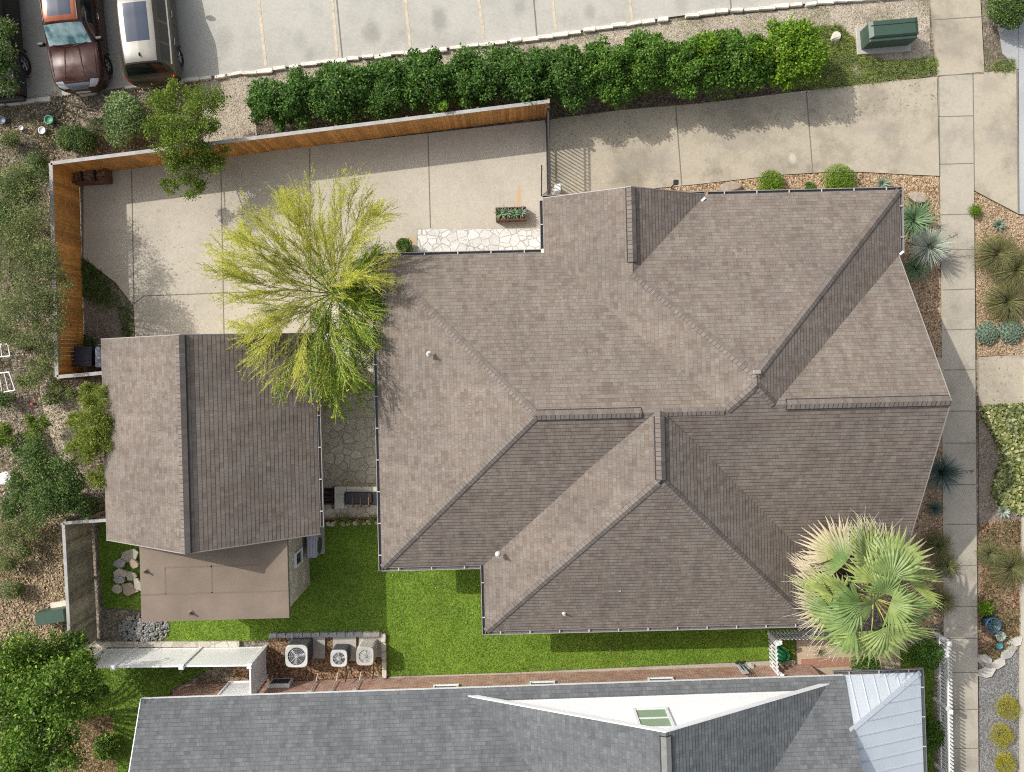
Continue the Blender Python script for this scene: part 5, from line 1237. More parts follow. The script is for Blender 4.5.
# taupe SUV with sun glare painted on its roof: tail to the kerb
c = G(162.5, 88.5) - Vector((math.sin(R(6)), -math.cos(R(6)), 0)) * 2.36
t, pr = car('parked_car', 'taupe suv with sun glare painted on its roof and two dark roof glass panels, tail to the kerb', 'car', c, R(6.0), SUV, suv_regions(True),
    dict(base_m, body=M['taupe'], roof_panel=M['cream'], trim=M['taupe']), (1.48, -1.42))
car_mirror(t, .93, .80, 1.12, M['taupe']); car_lines(t, M['black'])
mb = MB(); mb.mesh([(-.03, -1.62, 1.66), (.03, -1.62, 1.66), (.03, -1.78, 1.66), (-.03, -1.78, 1.66), (0, -1.78, 1.78), (0, -1.73, 1.78)], [(0, 1, 5), (1, 2, 4, 5), (2, 3, 4), (3, 0, 5, 4)]); mb.build('antenna_fin', M['black'], t, local=True)
# black pickup
PK = [(2.75, [(.7, .4), (.78, .5), (.80, .75), (.76, .95), (.62, 1.0), (.35, 1.02), (0, 1.02)]), (2.6, [(.86, .36), (.95, .5), (.96, .85), (.9, 1.08), (.75, 1.13), (.42, 1.15), (0, 1.16)]),
      (1.25, [(.92, .36), (.99, .5), (.99, .9), (.92, 1.18), (.78, 1.22), (.44, 1.24), (0, 1.25)]), (.6, [(.92, .36), (.99, .5), (.99, .9), (.94, 1.2), (.68, 1.76), (.42, 1.84), (0, 1.86)]),
      (-.7, [(.92, .36), (.99, .5), (.99, .9), (.94, 1.2), (.68, 1.76), (.42, 1.84), (0, 1.86)]), (-.95, [(.92, .36), (.99, .5), (.99, .9), (.95, 1.16), (.8, 1.2), (.44, 1.2), (0, 1.2)]),
      (-1.1, [(.92, .36), (.99, .5), (.99, .9), (.95, 1.12), (.86, 1.13), (.44, .9), (0, .88)]), (-2.7, [(.92, .4), (.99, .5), (.99, .9), (.95, 1.12), (.86, 1.13), (.44, .9), (0, .88)]), (-2.78, [(.88, .44), (.95, .52), (.95, .88), (.92, 1.1), (.84, 1.12), (.44, 1.1), (0, 1.1)])]
def pk_regions(s_, t):
    if 3.12 < t < 3.85 and 3.1 < s_ < 3.95: return 'side_window'
    if 2.1 < s_ < 2.93 and t > 4.0: return 'windshield'
    if 4.1 < s_ < 4.9 and t > 4.1: return 'rear_window'
    if s_ > 7.1 and 2.1 < t < 3.0: return 'tail_light'
    if s_ > 5.6 and t > 4.1: return 'truck_bed'
    return 'body'
c = G(9, 103) + Vector((-math.sin(R(5)), math.cos(R(5)), 0)) * 2.78
t, pr = car('pickup_truck', 'black pickup truck parked under the tree branches at the lot corner', 'pickup', c, R(5), PK, pk_regions, dict(body=M['carblack'], side_window=M['glass'], windshield=M['glass'], rear_window=M['glass'], tail_light=M['lamp_red'], truck_bed=M['rubber'], trim=M['black']), (1.75, -1.55), .41, .86)
mb = MB(); mb.bevbox((0, -2.86, .52), (1.8, .16, .2), .04); mb.build('bumper', M['dark_steel'], t, local=True); car_mirror(t, .97, .9, 1.3, M['carblack'])
# ------------------------------------------------------------------ vegetation
M['hedge'] = leafmat('dark_hedge_leaves', [(0.032, 0.085, 0.014), (0.055, 0.14, 0.023), (0.09, 0.19, 0.035), (0.19, 0.30, 0.085)], .40, .3, patch=((0.11, 0.21, 0.03), 1.1, 0.58))
M['hedge_mid'] = leafmat('mixed_hedge_leaves', [(0.038, 0.10, 0.014), (0.065, 0.16, 0.023), (0.115, 0.235, 0.035), (0.22, 0.35, 0.07)], .42, .3, patch=((0.20, 0.34, 0.035), 0.9, 0.53))
M['hedge_lime'] = leafmat('lime_hedge_leaves', [(0.05, 0.13, 0.01), (0.11, 0.23, 0.015), (0.19, 0.33, 0.025), (0.27, 0.40, 0.04)], .45, .3)
M['tree_leaf'] = leafmat('fresh_tree_leaves', [(0.07, 0.13, 0.016), (0.13, 0.21, 0.028), (0.20, 0.29, 0.045), (0.32, 0.39, 0.09)], .5, .4)
M['olive_leaf'] = leafmat('olive_tree_leaves', [(0.10, 0.135, 0.045), (0.17, 0.215, 0.08), (0.25, 0.30, 0.125), (0.37, 0.40, 0.20)], .55, .4)
M['deep_leaf'] = leafmat('deep_green_leaves', [(0.045, 0.09, 0.02), (0.08, 0.15, 0.035), (0.13, 0.22, 0.055), (0.25, 0.31, 0.14)], .5, .35)
M['bamboo_leaf'] = leafmat('yellow_green_leaves', [(0.10, 0.16, 0.02), (0.18, 0.25, 0.035), (0.27, 0.33, 0.06), (0.36, 0.40, 0.11)], .5, .35)
M['mint_leaf'] = leafmat('pale_mint_leaves', [(0.12, 0.20, 0.06), (0.19, 0.30, 0.10), (0.29, 0.40, 0.17), (0.42, 0.50, 0.28)], .5, .3)
M['big_leaf'] = leafmat('glossy_tree_leaves', [(0.045, 0.11, 0.014), (0.09, 0.19, 0.025), (0.16, 0.29, 0.04), (0.34, 0.45, 0.09)], .38, .35)
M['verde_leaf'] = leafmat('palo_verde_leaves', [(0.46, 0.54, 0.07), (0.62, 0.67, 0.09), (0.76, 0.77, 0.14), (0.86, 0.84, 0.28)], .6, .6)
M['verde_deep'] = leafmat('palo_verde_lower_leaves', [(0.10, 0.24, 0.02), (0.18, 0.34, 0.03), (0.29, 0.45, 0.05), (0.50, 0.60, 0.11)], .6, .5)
M['yellow_flower'] = leafmat('yellow_flowers', [(0.70, 0.55, 0.02), (0.80, 0.70, 0.05)], .6, .3)
M['weed'] = leafmat('weedy_grass', [(0.21, 0.30, 0.08), (0.31, 0.40, 0.12), (0.42, 0.50, 0.19), (0.58, 0.60, 0.32)], .6, .5)
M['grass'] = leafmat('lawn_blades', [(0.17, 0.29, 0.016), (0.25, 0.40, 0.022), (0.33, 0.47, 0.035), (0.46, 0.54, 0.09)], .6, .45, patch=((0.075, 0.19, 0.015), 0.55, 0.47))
M['shade_grass'] = leafmat('shade_tinted_grass', [(0.07, 0.14, 0.02), (0.10, 0.19, 0.03), (0.15, 0.23, 0.045), (0.21, 0.25, 0.09)], .6, .3)  # darker copy of the grass, shade put into its colour
M['yucca_blue'] = leafmat('blue_yucca_blades', [(0.32, 0.39, 0.35), (0.42, 0.48, 0.43), (0.52, 0.57, 0.50)], .5, .1)
M['agave_green'] = leafmat('green_agave_blades', [(0.13, 0.22, 0.12), (0.18, 0.29, 0.16), (0.25, 0.36, 0.21)], .5, .1)
M['blue_blade'] = leafmat('dusky_blue_blades', [(0.07, 0.12, 0.12), (0.10, 0.16, 0.15), (0.14, 0.20, 0.18)], .5, .1)
M['ornamental'] = leafmat('ornamental_grass', [(0.10, 0.125, 0.03), (0.15, 0.17, 0.055), (0.22, 0.22, 0.10), (0.30, 0.24, 0.17)], .6, .25)
M['olive_grass'] = leafmat('dusty_grass', [(0.13, 0.15, 0.06), (0.19, 0.20, 0.09), (0.28, 0.27, 0.15)], .6, .25)
M['succulent'] = leafmat('grey_green_succulent', [(0.16, 0.23, 0.17), (0.22, 0.30, 0.23), (0.30, 0.37, 0.29)], .6, .1)
M['ivy'] = leafmat('cream_edged_ivy', [(0.09, 0.14, 0.03), (0.19, 0.23, 0.07), (0.34, 0.36, 0.17), (0.50, 0.49, 0.30)], .5, .25)
M['yellow_bush'] = leafmat('yellow_green_bush', [(0.26, 0.27, 0.02), (0.42, 0.40, 0.03), (0.60, 0.52, 0.05)], .6, .3)
M['pea_stone'] = simple('tan_pebble', (0.52, 0.40, 0.27), .9, var=.2, island=.6)
M['dry_leaf'] = simple('dry_fallen_leaf', (0.50, 0.38, 0.24), .9, var=.2, island=.65)

def ring_dirs(n):
    d = rng.normal(size=(n, 3)); return norm(d)
def lumpy(dirs, seed, amp=.18, k=5):
    """a lumpy radius for each direction"""
    r = np.random.default_rng(seed); b = norm(r.normal(size=(14, 3))); a = r.uniform(.3, 1, 14)
    s_ = (np.exp(k * (dirs @ b.T - 1)) * a).sum(1); return 1 - amp + amp * np.minimum(s_ * 1.3, 1.6)
def shell_leaves(c, rx, ry, rz_, n, L, W, seed, thick=.55, amp=.22, low=-.3):
    d = ring_dirs(int(n * 1.5)); d = d[d[:, 2] > low][:n]; n = len(d)
    k = lumpy(d, seed, amp, 7) * (1 - thick * rng.uniform(0, 1, n) ** 1.6)
    P = np.array([c.x, c.y, c.z]) + d * k[:, None] * np.array([rx, ry, rz_])
    D = d * .45 + rng.normal(size=(n, 3)) * .75; N = d * .5 + rng.normal(size=(n, 3)) * .5 + np.array([0, 0, .8])
    s_ = rng.uniform(.6, 1.25, n)
    return leaf_quads(P, D, L * s_, W * s_, N)
def stems(mb, base, tips, r0):
    base = Vector(base)
    for p in tips:
        p = Vector(p); mid = base.lerp(p, .5) + Vector((random.uniform(-.1, .1), random.uniform(-.1, .1), .1)) * (p - base).length * .5
        mb.tube([base, mid, p], [r0, r0 * .65, r0 * .25], 5)
def shrub(label, px, py, r, h, mat, n, L=.07, W=.045, cat='shrub', name='shrub', group=None, seed=0, ry=None, amp=.22, part='foliage', z0=0.0, low=-.3):
    """px,py: middle of the crown as the photo shows it; r in metres, h = height"""
    zc = z0 + h * .52; p = G(px, py, zc); c = Vector((p.x, p.y, zc)); t = thing(name, label, cat, (c.x, c.y, z0), 0, group)
    arr_mesh(part, shell_leaves(c, r, ry or r, h * .5, n, L, W, seed, amp=amp, low=low), 4, mats_(mat), t)
    mb = MB(); stems(mb, (c.x, c.y, z0), [(c.x + r * .6 * math.cos(a), c.y + r * .6 * math.sin(a), zc + h * .2) for a in np.linspace(0, 5.6, 6)], .03); mb.build('stem', M['bark'], t)
    return t
def mats_(m): return m if isinstance(m, (list, tuple)) else [m]

# hedge row
HG = 'rounded shrubs in the hedge row by the driveway'
hed = [(285, 106, 1.12, 'hedge', 'dark rounded hedge shrub standing apart at the parked cars end of the row'), (338, 98, 1.0, 'hedge', 'second dark hedge shrub from the parked cars end, behind the wooden fence'), (381, 92, 1.0, 'hedge', 'third dark hedge shrub from the parked cars end, behind the wooden fence'),
       (430, 85, 1.1, 'hedge', 'tall dark hedge shrub, fourth from the parked cars, with one lime sprig at the fence'), (480, 83, 1.12, 'hedge', 'fifth hedge shrub from the parked cars, darkest green with no lime growth'), (523, 80, 1.02, 'hedge', 'dark hedge shrub just behind the end of the wooden fence'), (563, 78, 1.08, 'hedge', 'dark hedge shrub beside the iron gate'),
       (607, 75, 1.05, 'hedge_mid', 'mid green hedge shrub, first with lighter leaves after the gate'), (648, 70, 1.15, 'hedge_mid', 'tall mid green hedge shrub before the lime topped one'), (691, 66, 1.15, 'hedge_mid', 'hedge shrub with a lime green top spray'), (737, 62, 1.15, 'hedge_mid', 'dark green hedge shrub between the two lime leaved shrubs'), (788, 57, 1.18, 'hedge_lime', 'bright lime green hedge shrub at the driveway end of the row')]
for i, (px, py, r, mk, lb) in enumerate(hed):
    r *= 1.08; h = (2.3 if i > 3 else 2.1); zc = h * .55; p = G(px, py - (3 if i < 6 else 1), zc); t = thing('hedge_shrub', lb, 'hedge shrub', (p.x, p.y, 0), 0, HG); VV = []
    # a loose head of many small leaf bunches on upright shoots
    for k in range(34):
        an = random.uniform(0, 6.28); rr = r * .86 * math.sqrt(random.random()); hh = h * (.30 + .62 * math.sqrt(max(0, 1 - (rr / (r * 1.02)) ** 2)) * random.uniform(.72, 1.1)); br = random.uniform(.20, .36)
        VV.append(shell_leaves(Vector((p.x + rr * math.cos(an) * 1.08, p.y + rr * math.sin(an) * (.92 if i < 6 else 1.0), hh)), br, br, br * 1.25, 360, .095, .06, 1000 * i + k, .8, .35, -.7))
    VV.append(shell_leaves(Vector((p.x, p.y, h * .48)), r * .95, r * .88, h * .42, 3800, .10, .065, 77 + i, .5, .4))
    arr_mesh('foliage', np.concatenate(VV), 4, [M[mk]], t)
    mb = MB(); stems(mb, (p.x, p.y, 0), [(p.x + r * .6 * math.cos(a), p.y + r * .6 * math.sin(a), h * .75) for a in np.linspace(0, 5.6, 7)], .03); mb.build('stem', M['bark'], t)
    if i in (3, 9, 10):
        zc = 1.9; q = {3: (444, 106, .15, 160), 9: (703, 48, .5, 1500), 10: (757, 52, .38, 800)}[i]; p = G(q[0], q[1], zc)
        arr_mesh('lime_spray', shell_leaves(Vector((p.x, p.y, zc)), q[2], q[2], q[2] * 1.2, q[3] + 60, .1, .065, 7 + i, .8), 4, [M['hedge_lime']], t)

# weedy grass at the hedge end, the planting strips and the scrub
def in_poly(P, poly):
    x, y = P[:, 0], P[:, 1]; c = np.zeros(len(P), bool); n = len(poly)
    for i in range(n):
        x1, y1 = poly[i]; x2, y2 = poly[(i + 1) % n]; k = ((y1 > y) != (y2 > y)) & (x < (x2 - x1) * (y - y1) / ((y2 - y1) + 1e-12) + x1); c ^= k
    return c
def scatter(poly, n):
    q = np.array(gpts(poly)); lo, hi = q.min(0), q.max(0); P = rng.uniform(lo, hi, (int(n * 3), 2)); return P[in_poly(P, q)][:n]
def clump_filter(P, s, thr):
    """keep points where a few random sines agree: uneven patches"""
    r = np.random.default_rng(int(s * 1000)); v = 0
    for _ in range(5): k = r.normal(size=2) * s; v = v + np.sin(P @ k + r.uniform(0, 6.28))
    return P[v + rng.normal(0, .9, len(P)) > thr]
def grass(name, poly, n, h, w_, mat, label=None, thr=None, s=2.0, lean=.5, z=0.0):
    P = scatter(poly, n)
    if thr is not None: P = clump_filter(P, s, thr)
    n = len(P); H = h * rng.uniform(.5, 1.3, n); a = rng.uniform(0, 6.28, n); l = np.abs(rng.normal(0, lean, n)); p0 = np.concatenate([P, np.full((n, 1), z)], 1)
    d = np.stack([np.cos(a) * l, np.sin(a) * l, np.ones(n)], 1); d = norm(d); s_ = np.stack([-np.sin(a), np.cos(a), np.zeros(n)], 1) * w_ * .5
    b = a + rng.normal(0, 1.2, n); bend = np.stack([np.cos(b), np.sin(b), -np.ones(n) * .5], 1) * (H * .35)[:, None]
    m1 = p0 + d * (H * .6)[:, None]; tip = p0 + d * H[:, None] + bend
    V = np.stack([p0 - s_, p0 + s_, m1 + s_ * .8, tip, m1 - s_ * .8], 1).reshape(-1, 3)
    o = arr_mesh(name, V, 5, [mat]); return tag(o, label, 'grass', kind='stuff')
grass('lawn_grass', LAWN, 150000, .045, .016, M['grass'], 'thick green lawn between the two houses', lean=1.3)
grass('dry_lawn_grass', [(565, 645), (600, 640), (640, 645), (600, 656)], 700, .045, .014, M['olive_grass'], 'dry straw coloured patch in the lawn', .4, 4.0, 1.3)
grass('dry_lawn_edge', [(388, 668), (512, 664), (795, 652), (795, 663), (512, 676), (388, 680)], 2600, .06, .013, M['olive_grass'], 'dry ragged grass along the lawn edge strip', .6, 3.0, 1.3)
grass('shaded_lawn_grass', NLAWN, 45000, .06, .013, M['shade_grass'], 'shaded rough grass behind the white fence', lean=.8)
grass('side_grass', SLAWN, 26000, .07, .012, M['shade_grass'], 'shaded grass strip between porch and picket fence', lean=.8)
WEED = [(800, 28), (840, 26), (858, 44), (862, 56), (890, 62), (935, 58), (936, 74), (868, 83), (820, 89), (790, 88)]
grass('weedy_grass', WEED, 26000, .15, .015, M['weed'], 'weedy grass at the driveway end of the hedge', -2.2, 1.8, 1.2)
grass('driveway_weeds', [(978, 62), (1014, 58), (1014, 72), (984, 72)], 2500, .14, .012, M['weed'], 'weeds at the driveway corner by the street', .2, 3.0)
grass('strip_weeds', [(540, 40), (700, 18), (930, -2), (930, 20), (800, 25), (700, 50)], 5000, .08, .01, M['weed'], 'sparse weeds in the limestone gravel', 1.9, 2.0)
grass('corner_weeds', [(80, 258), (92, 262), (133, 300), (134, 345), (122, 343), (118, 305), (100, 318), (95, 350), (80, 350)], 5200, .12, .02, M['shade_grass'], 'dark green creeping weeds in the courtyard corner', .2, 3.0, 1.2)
grass('scrub_grass', [(-30, 105), (60, 115), (52, 175), (48, 380), (95, 385), (105, 470), (60, 520), (60, 640), (-30, 650)], 26000, .20, .013, M['olive_grass'], 'dry scrub grass over the wild strip', .35, 1.2, .9)
grass('bed_weeds', [(270, 634), (384, 634), (384, 674), (330, 676)], 3500, .07, .014, M['grass'], 'small weeds in the bark bed', .9, 3.0)
grass('street_bed_weeds', [(980, 522), (1024, 520), (1021, 645), (980, 668)], 7000, .12, .012, M['olive_grass'], 'low dry weeds in the bed beside the street', .4, 2.5)
def litter(name, poly, n, L, W, mat, label, z=0.012):
    P = scatter(poly, n); n = len(P); P = np.concatenate([P, rng.uniform(z, z + .05, (n, 1))], 1); a = rng.uniform(0, 6.28, n); D = np.stack([np.cos(a), np.sin(a), rng.normal(0, .25, n)], 1); N = np.stack([rng.normal(0, .35, n), rng.normal(0, .35, n), np.ones(n)], 1); s_ = rng.uniform(.6, 1.3, n)
    return tag(arr_mesh(name, leaf_quads(P, D, L * s_, W * s_, N), 4, [mat]), label, 'fallen leaves', kind='stuff')
litter('fallen_leaves', [(-20, 525), (62, 515), (66, 600), (60, 650), (-20, 660)], 9000, .10, .055, M['dry_leaf'], 'thick tan layer of fallen leaves behind the grey fence')
litter('scrub_litter', [(-20, 100), (200, 80), (200, 160), (52, 172), (50, 380), (100, 380), (105, 515), (-20, 525)], 9000, .09, .04, M['dry_leaf'], 'thin scatter of fallen leaves over the wild strip')
V = scatter([(-20, 100), (205, 80), (200, 160), (52, 172), (50, 380), (100, 380), (105, 515), (60, 520), (-20, 525)], 1600); P_ = np.concatenate([V, np.full((len(V), 1), .01)], 1)
for bed, n_ in (([(552, 200), (700, 185), (780, 176), (860, 173), (938, 177), (944, 640), (915, 640), (900, 200), (700, 192)], 3800), ([(975, 193), (1018, 216), (1026, 222), (1026, 354), (978, 356)], 3000)):
    V = scatter(bed, n_); P_ = np.concatenate([V, np.full((len(V), 1), .012)], 1); tag(arr_mesh('pea_stones', octa(P_, rng.uniform(.012, .05, len(P_))), 3, M['pea_stone']), 'mixed tan pebbles on the garden beds', 'pebbles', kind='stuff')
V = scatter([(-20, 100), (205, 80), (200, 160), (52, 172), (50, 380), (100, 380), (105, 515), (60, 520), (-20, 525)], 1600); P_ = np.concatenate([V, np.full((len(V), 1), .01)], 1)
tag(arr_mesh('loose_stones', octa(P_, rng.uniform(.012, .06, len(P_)) ** 1.0), 3, simple('loose_pale_stone', (0.50, 0.45, 0.38), .95, island=.5)), 'loose pale stones on the wild strip', 'stones', kind='stuff')

# trees built from limbs and leaf clumps -------------------------------------------------
def tree(name, label, cat, base, fork, clumps, mat, n, L, W, r0=.09, group=None, spread=1.0, flat=.75, extra=None, dens_seed=1):
    """clumps: (photo x, photo y, z, radius m)"""
    t = thing(name, label, cat, base, 0, group); mb = MB(); B = Vector(base); Fk = B + Vector(fork)
    mb.tube([B - Vector((0, 0, .05)), B.lerp(Fk, .5) + Vector((.04, -.03, 0)), Fk], [r0 * 1.25, r0, r0 * .85], 8)
    cs = []
    for (px, py, z, r) in clumps:
        p = G(px, py, z); cs.append((p, r))
        mid = Fk.lerp(p, .5) + Vector((random.uniform(-.15, .15), random.uniform(-.15, .15), .12)); mb.tube([Fk, mid, p], [r0 * .55, r0 * .33, r0 * .12], 5)
        for k in range(6):
            a = random.uniform(0, 6.28); q = p + Vector((math.cos(a), math.sin(a), random.uniform(-.2, .5))) * r * .8; mb.tube([mid.lerp(p, .6), q], [r0 * .14, r0 * .05], 4)
    mb.build('trunk', M['bark'], t)
    tot = sum(r ** 2 for _, r in cs); VV = []
    for p, r in cs:
        m_ = int(n * r * r / tot)
        # sub-clumps: leaf bunches inside each clump, so that gaps stay between them
        nb_ = max(6, int(26 * r)); bd = ring_dirs(nb_); bc = np.array(p) + bd * (rng.uniform(.35, 1.0, (nb_, 1))) * np.array([r, r, r * flat]); w_ = rng.integers(0, nb_, m_)
        off = rng.normal(size=(m_, 3)) * r * .21 * spread; Pp = bc[w_] + off * np.array([1, 1, .8])
        D = norm(Pp - np.array(p)) * .6 + rng.normal(size=(m_, 3)) * .8; N = rng.normal(size=(m_, 3)) * .6 + np.array([0, 0, .9]); s_ = rng.uniform(.6, 1.3, m_)
        VV.append(leaf_quads(Pp, D, L * s_, W * s_, N))
    arr_mesh('crown', np.concatenate(VV), 4, mats_(mat), t)
    return t
tree('tree', 'young bushy tree leaning over the orange fence near the parked suv', 'tree', G(203, 151), (-.15, .05, .9),
     [(165, 105, 2.3, .62), (203, 99, 2.4, .62), (188, 122, 2.7, .62), (158, 128, 2.3, .5), (203, 125, 2.5, .5), (172, 146, 2.4, .58), (200, 150, 2.1, .45), (182, 168, 2.0, .55), (212, 165, 1.8, .48), (192, 185, 1.5, .42), (170, 186, 1.5, .32), (218, 155, 1.8, .34), (176, 90, 2.1, .34)], M['tree_leaf'], 22000, .075, .038, .06)
tree('tree', 'large pale olive tree overhanging the orange fence beside the scrub', 'tree', G(30, 285), (.1, 0, 1.4),
     [(20, 215, 2.8, .9), (12, 255, 3.0, 1.0), (38, 262, 3.2, .8), (25, 300, 3.2, .95), (50, 300, 3.0, .7), (45, 330, 2.8, .6), (58, 272, 3.0, .38), (66, 284, 2.9, .25), (8, 325, 2.6, .7), (50, 350, 2.4, .45), (12, 185, 2.5, .75)], M['olive_leaf'], 30000, .075, .03, .11)
tree('tree', 'dark green spreading tree in the scrub near the black pickup', 'tree', G(10, 215), (0, .1, 1.2),
     [(14, 195, 2.2, .75), (24, 178, 1.9, .5), (4, 225, 2.2, .7), (20, 230, 2.0, .5)], M['deep_leaf'], 9000, .085, .045, .09)
tree('tree', 'tree branch of dark leaves reaching over the black pickup', 'tree', G(-30, 60), (.3, 0, 2.0),
     [(-4, 60, 3.2, .55), (2, 30, 3.1, .42), (2, 85, 3.0, .42), (-20, 50, 3.4, .8)], M['deep_leaf'], 7000, .085, .045, .09)
tree('tree', 'yellow green feathery tree touching the garage eave', 'tree', G(92, 432), (0, 0, 1.0),
     [(96, 402, 2.6, .5), (92, 425, 2.7, .62), (84, 445, 2.5, .5), (98, 450, 2.6, .55), (100, 475, 2.3, .38), (76, 420, 2.2, .35), (92, 392, 2.2, .3)], M['bamboo_leaf'], 20000, .10, .022, .06)
tree('tree', 'dark green bushy tree between the bare sand and the dry leaves', 'tree', G(48, 480), (0, .05, 1.0),
     [(34, 460, 2.2, .75), (55, 478, 2.4, .8), (44, 500, 2.3, .75), (75, 492, 2.1, .55), (20, 485, 2.0, .6), (60, 505, 1.8, .5), (12, 505, 1.8, .5), (85, 505, 1.6, .4)], [M['deep_leaf']], 20000, .08, .042, .09)
tree('tree', 'small light green bush beside the bare sandy patch', 'bush', G(38, 430), (0, 0, .5), [(37, 425, 1.0, .38), (34, 440, 1.0, .3), (4, 434, .9, .4)], M['tree_leaf'], 4500, .075, .04, .03)
tree('tree', 'low scrubby bush beneath the wild strip trees by the pale frames', 'bush', G(45, 365), (0, 0, .4), [(40, 372, .8, .5), (25, 380, .7, .4), (58, 385, .7, .35), (70, 392, .6, .35)], M['olive_leaf'], 6000, .07, .03, .03)
tree('tree', 'tangled olive bush over the edge of the dry leaf litter', 'bush', G(15, 540), (0, 0, .4), [(14, 535, .8, .55), (30, 525, .9, .5), (6, 560, .7, .45), (24, 550, .6, .35)], M['olive_leaf'], 8000, .07, .03, .03)
tree('broadleaf_tree', 'large bright glossy leaved tree at the low corner beside the white fence', 'tree', G(40, 690), (.05, 0, 1.6),
     [(18, 660, 3.4, .95), (50, 658, 2.5, .75), (72, 645, 1.8, .42), (8, 700, 3.8, 1.0), (42, 695, 4.0, 1.0), (75, 675, 3.4, .7), (92, 690, 3.0, .45), (65, 715, 3.6, .75), (25, 735, 3.8, .95), (55, 750, 3.3, .75), (5, 760, 3.4, .9), (36, 775, 3.2, .8), (86, 660, 1.6, .32), (104, 690, 1.8, .22)], M['big_leaf'], 30000, .115, .062, .13)
shrub('deep green low shrub against the outside of the orange fence', 80, 140, .72, .9, M['deep_leaf'], 5000, .08, .04, 'shrub', 'shrub', 'shrubs outside the orange fence', 201, .55, .35)
shrub('pale mint bush beside the small fence tree near the suv', 128, 118, .85, 1.3, M['mint_leaf'], 7500, .085, .05, 'shrub', 'shrub', 'shrubs outside the orange fence', 202, .95, .4)
shrub('sparse dusty bush between two greener ones along the orange fence', 104, 128, .6, .7, M['olive_leaf'], 2200, .07, .03, 'shrub', 'shrub', 'shrubs outside the orange fence', 203, .5, .4)
shrub('bright yellow green round shrub by the gutter in pea gravel, nearer the small gable', 771, 184, .50, .62, M['hedge_lime'], 3500, .05, .03, 'shrub', 'shrub', 'round shrubs along the eave', 204)
shrub('bright green round shrub by the gutter in pea gravel, nearer the house corner', 840, 182, .60, .62, M['hedge_lime'], 4500, .05, .03, 'shrub', 'shrub', 'round shrubs along the eave', 205)
shrub('tiny green shrub between the two round ones by the gutter', 810, 187, .2, .3, M['hedge_mid'], 700, .05, .03, 'shrub', 'shrub', 'round shrubs along the eave', 206)
shrub('dark green bush at the street corner beside the north walk', 1008, 8, .75, 1.2, M['deep_leaf'], 6000, .08, .045, 'shrub', 'shrub', None, 207)
for i, (px, py, r, lb) in enumerate(((1008, 707, .46, 'yellow green mound on dark gravel, nearest the stepping stones'), (1002, 736, .48, 'yellow green mound in the middle of the three on dark gravel'), (1004, 762, .42, 'yellow green mound on dark gravel, farthest from the stepping stones'))):
    shrub(lb, px, py, r, .42, M['yellow_bush'], 3200, .05, .012, 'shrub', 'shrub', 'yellow mounds on dark gravel', 210 + i)
shrub('tall dark bush rising behind the palm by the picket fence', 925, 655, .55, 1.0, M['hedge_mid'], 3500, .07, .04, 'shrub', 'shrub', None, 215)
shrub('low leafy shrub in the shade under the porch side grass', 932, 735, .5, .6, M['hedge_mid'], 2600, .07, .04, 'shrub', 'shrub', None, 216)
shrub('lime green perennial at the sidewalk edge across from the agave', 975, 211, .22, .35, M['hedge_lime'], 700, .09, .015, 'plant', 'plant', None, 217)
shrub('small lime plant next to the blue glazed pot', 985, 608, .28, .35, M['hedge_lime'], 900, .07, .035, 'plant', 'plant', None, 218)
shrub('leafy sprig growing by the brick edging under the palm', 866, 668, .55, .6, M['hedge_mid'], 1800, .08, .05, 'plant', 'plant', None, 219)
shrub('climbing green shrub on the far shaded side of the lower lawn', 106, 748, .45, .6, M['big_leaf'], 1200, .11, .06, 'shrub', 'shrub', None, 220)
SG = 'scrub bushes on the wild strip'
for i, (px, py, r, mk, lb) in enumerate(((10, 140, .4, 'olive_leaf', 'low dusty bush at the picture edge below the flower pot'), (40, 165, .45, 'deep_leaf', 'low green bush outside the orange fence corner'), (28, 345, .5, 'olive_leaf', 'grey olive bush between the large olive tree and the pale frames'), (68, 365, .38, 'olive_leaf', 'grey olive bush against the outside of the orange fence end'), (52, 398, .34, 'olive_leaf', 'small olive bush at the top of the bare sand'), (88, 505, .45, 'deep_leaf', 'dark bush at the grey fence corner under the garage eave'), (22, 448, .4, 'deep_leaf', 'dark low bush between the tarp and the small light green bush'), (5, 400, .35, 'deep_leaf', 'small green bush at the picture edge below the tilted frame'), (70, 520, .3, 'olive_leaf', 'dry bush touching the grey fence cap'), (14, 590, .4, 'olive_leaf', 'sparse bush lying on the dry leaves'))):
    shrub(lb, px, py, r, .7, M[mk], int(9000 * r * r), .075, .035, 'bush', 'bush', SG, 300 + i, r * random.uniform(.7, 1.2), .5)
# ivy bed: one clipped block of large pale leaves
IVY = [(979, 407), (1030, 405), (1030, 515), (1016, 511), (1000, 505), (990, 490), (994, 476), (1002, 460), (994, 436), (982, 418)]
tag(litter('lawn_litter', LAWN, 260, .07, .03, M['dry_leaf'], 'a few dry leaves on the lawn', .05), kind='stuff')
litter('drive_litter', [(552, 120), (936, 80), (938, 112), (552, 150)], 420, .06, .03, M['dry_leaf'], 'small dry leaves on the driveway under the hedge', .035)
litter('court_litter', [(84, 180), (300, 150), (300, 344), (136, 344), (134, 300), (84, 258)], 160, .05, .025, M['dry_leaf'], 'small dry leaves on the courtyard concrete', .042)
litter('bed_litter', [(900, 180), (940, 180), (944, 640), (905, 640)], 700, .07, .03, M['dry_leaf'], 'dry leaves in the pea gravel by the sidewalk', .012)
litter('street_bed_litter', [(976, 195), (1026, 222), (1024, 650), (980, 670)], 1200, .07, .03, M['dry_leaf'], 'dry leaves in the beds beside the street', .012)
P = scatter(IVY, 5200); n = len(P); z = .18 + .12 * rng.uniform(-1, 1, n)
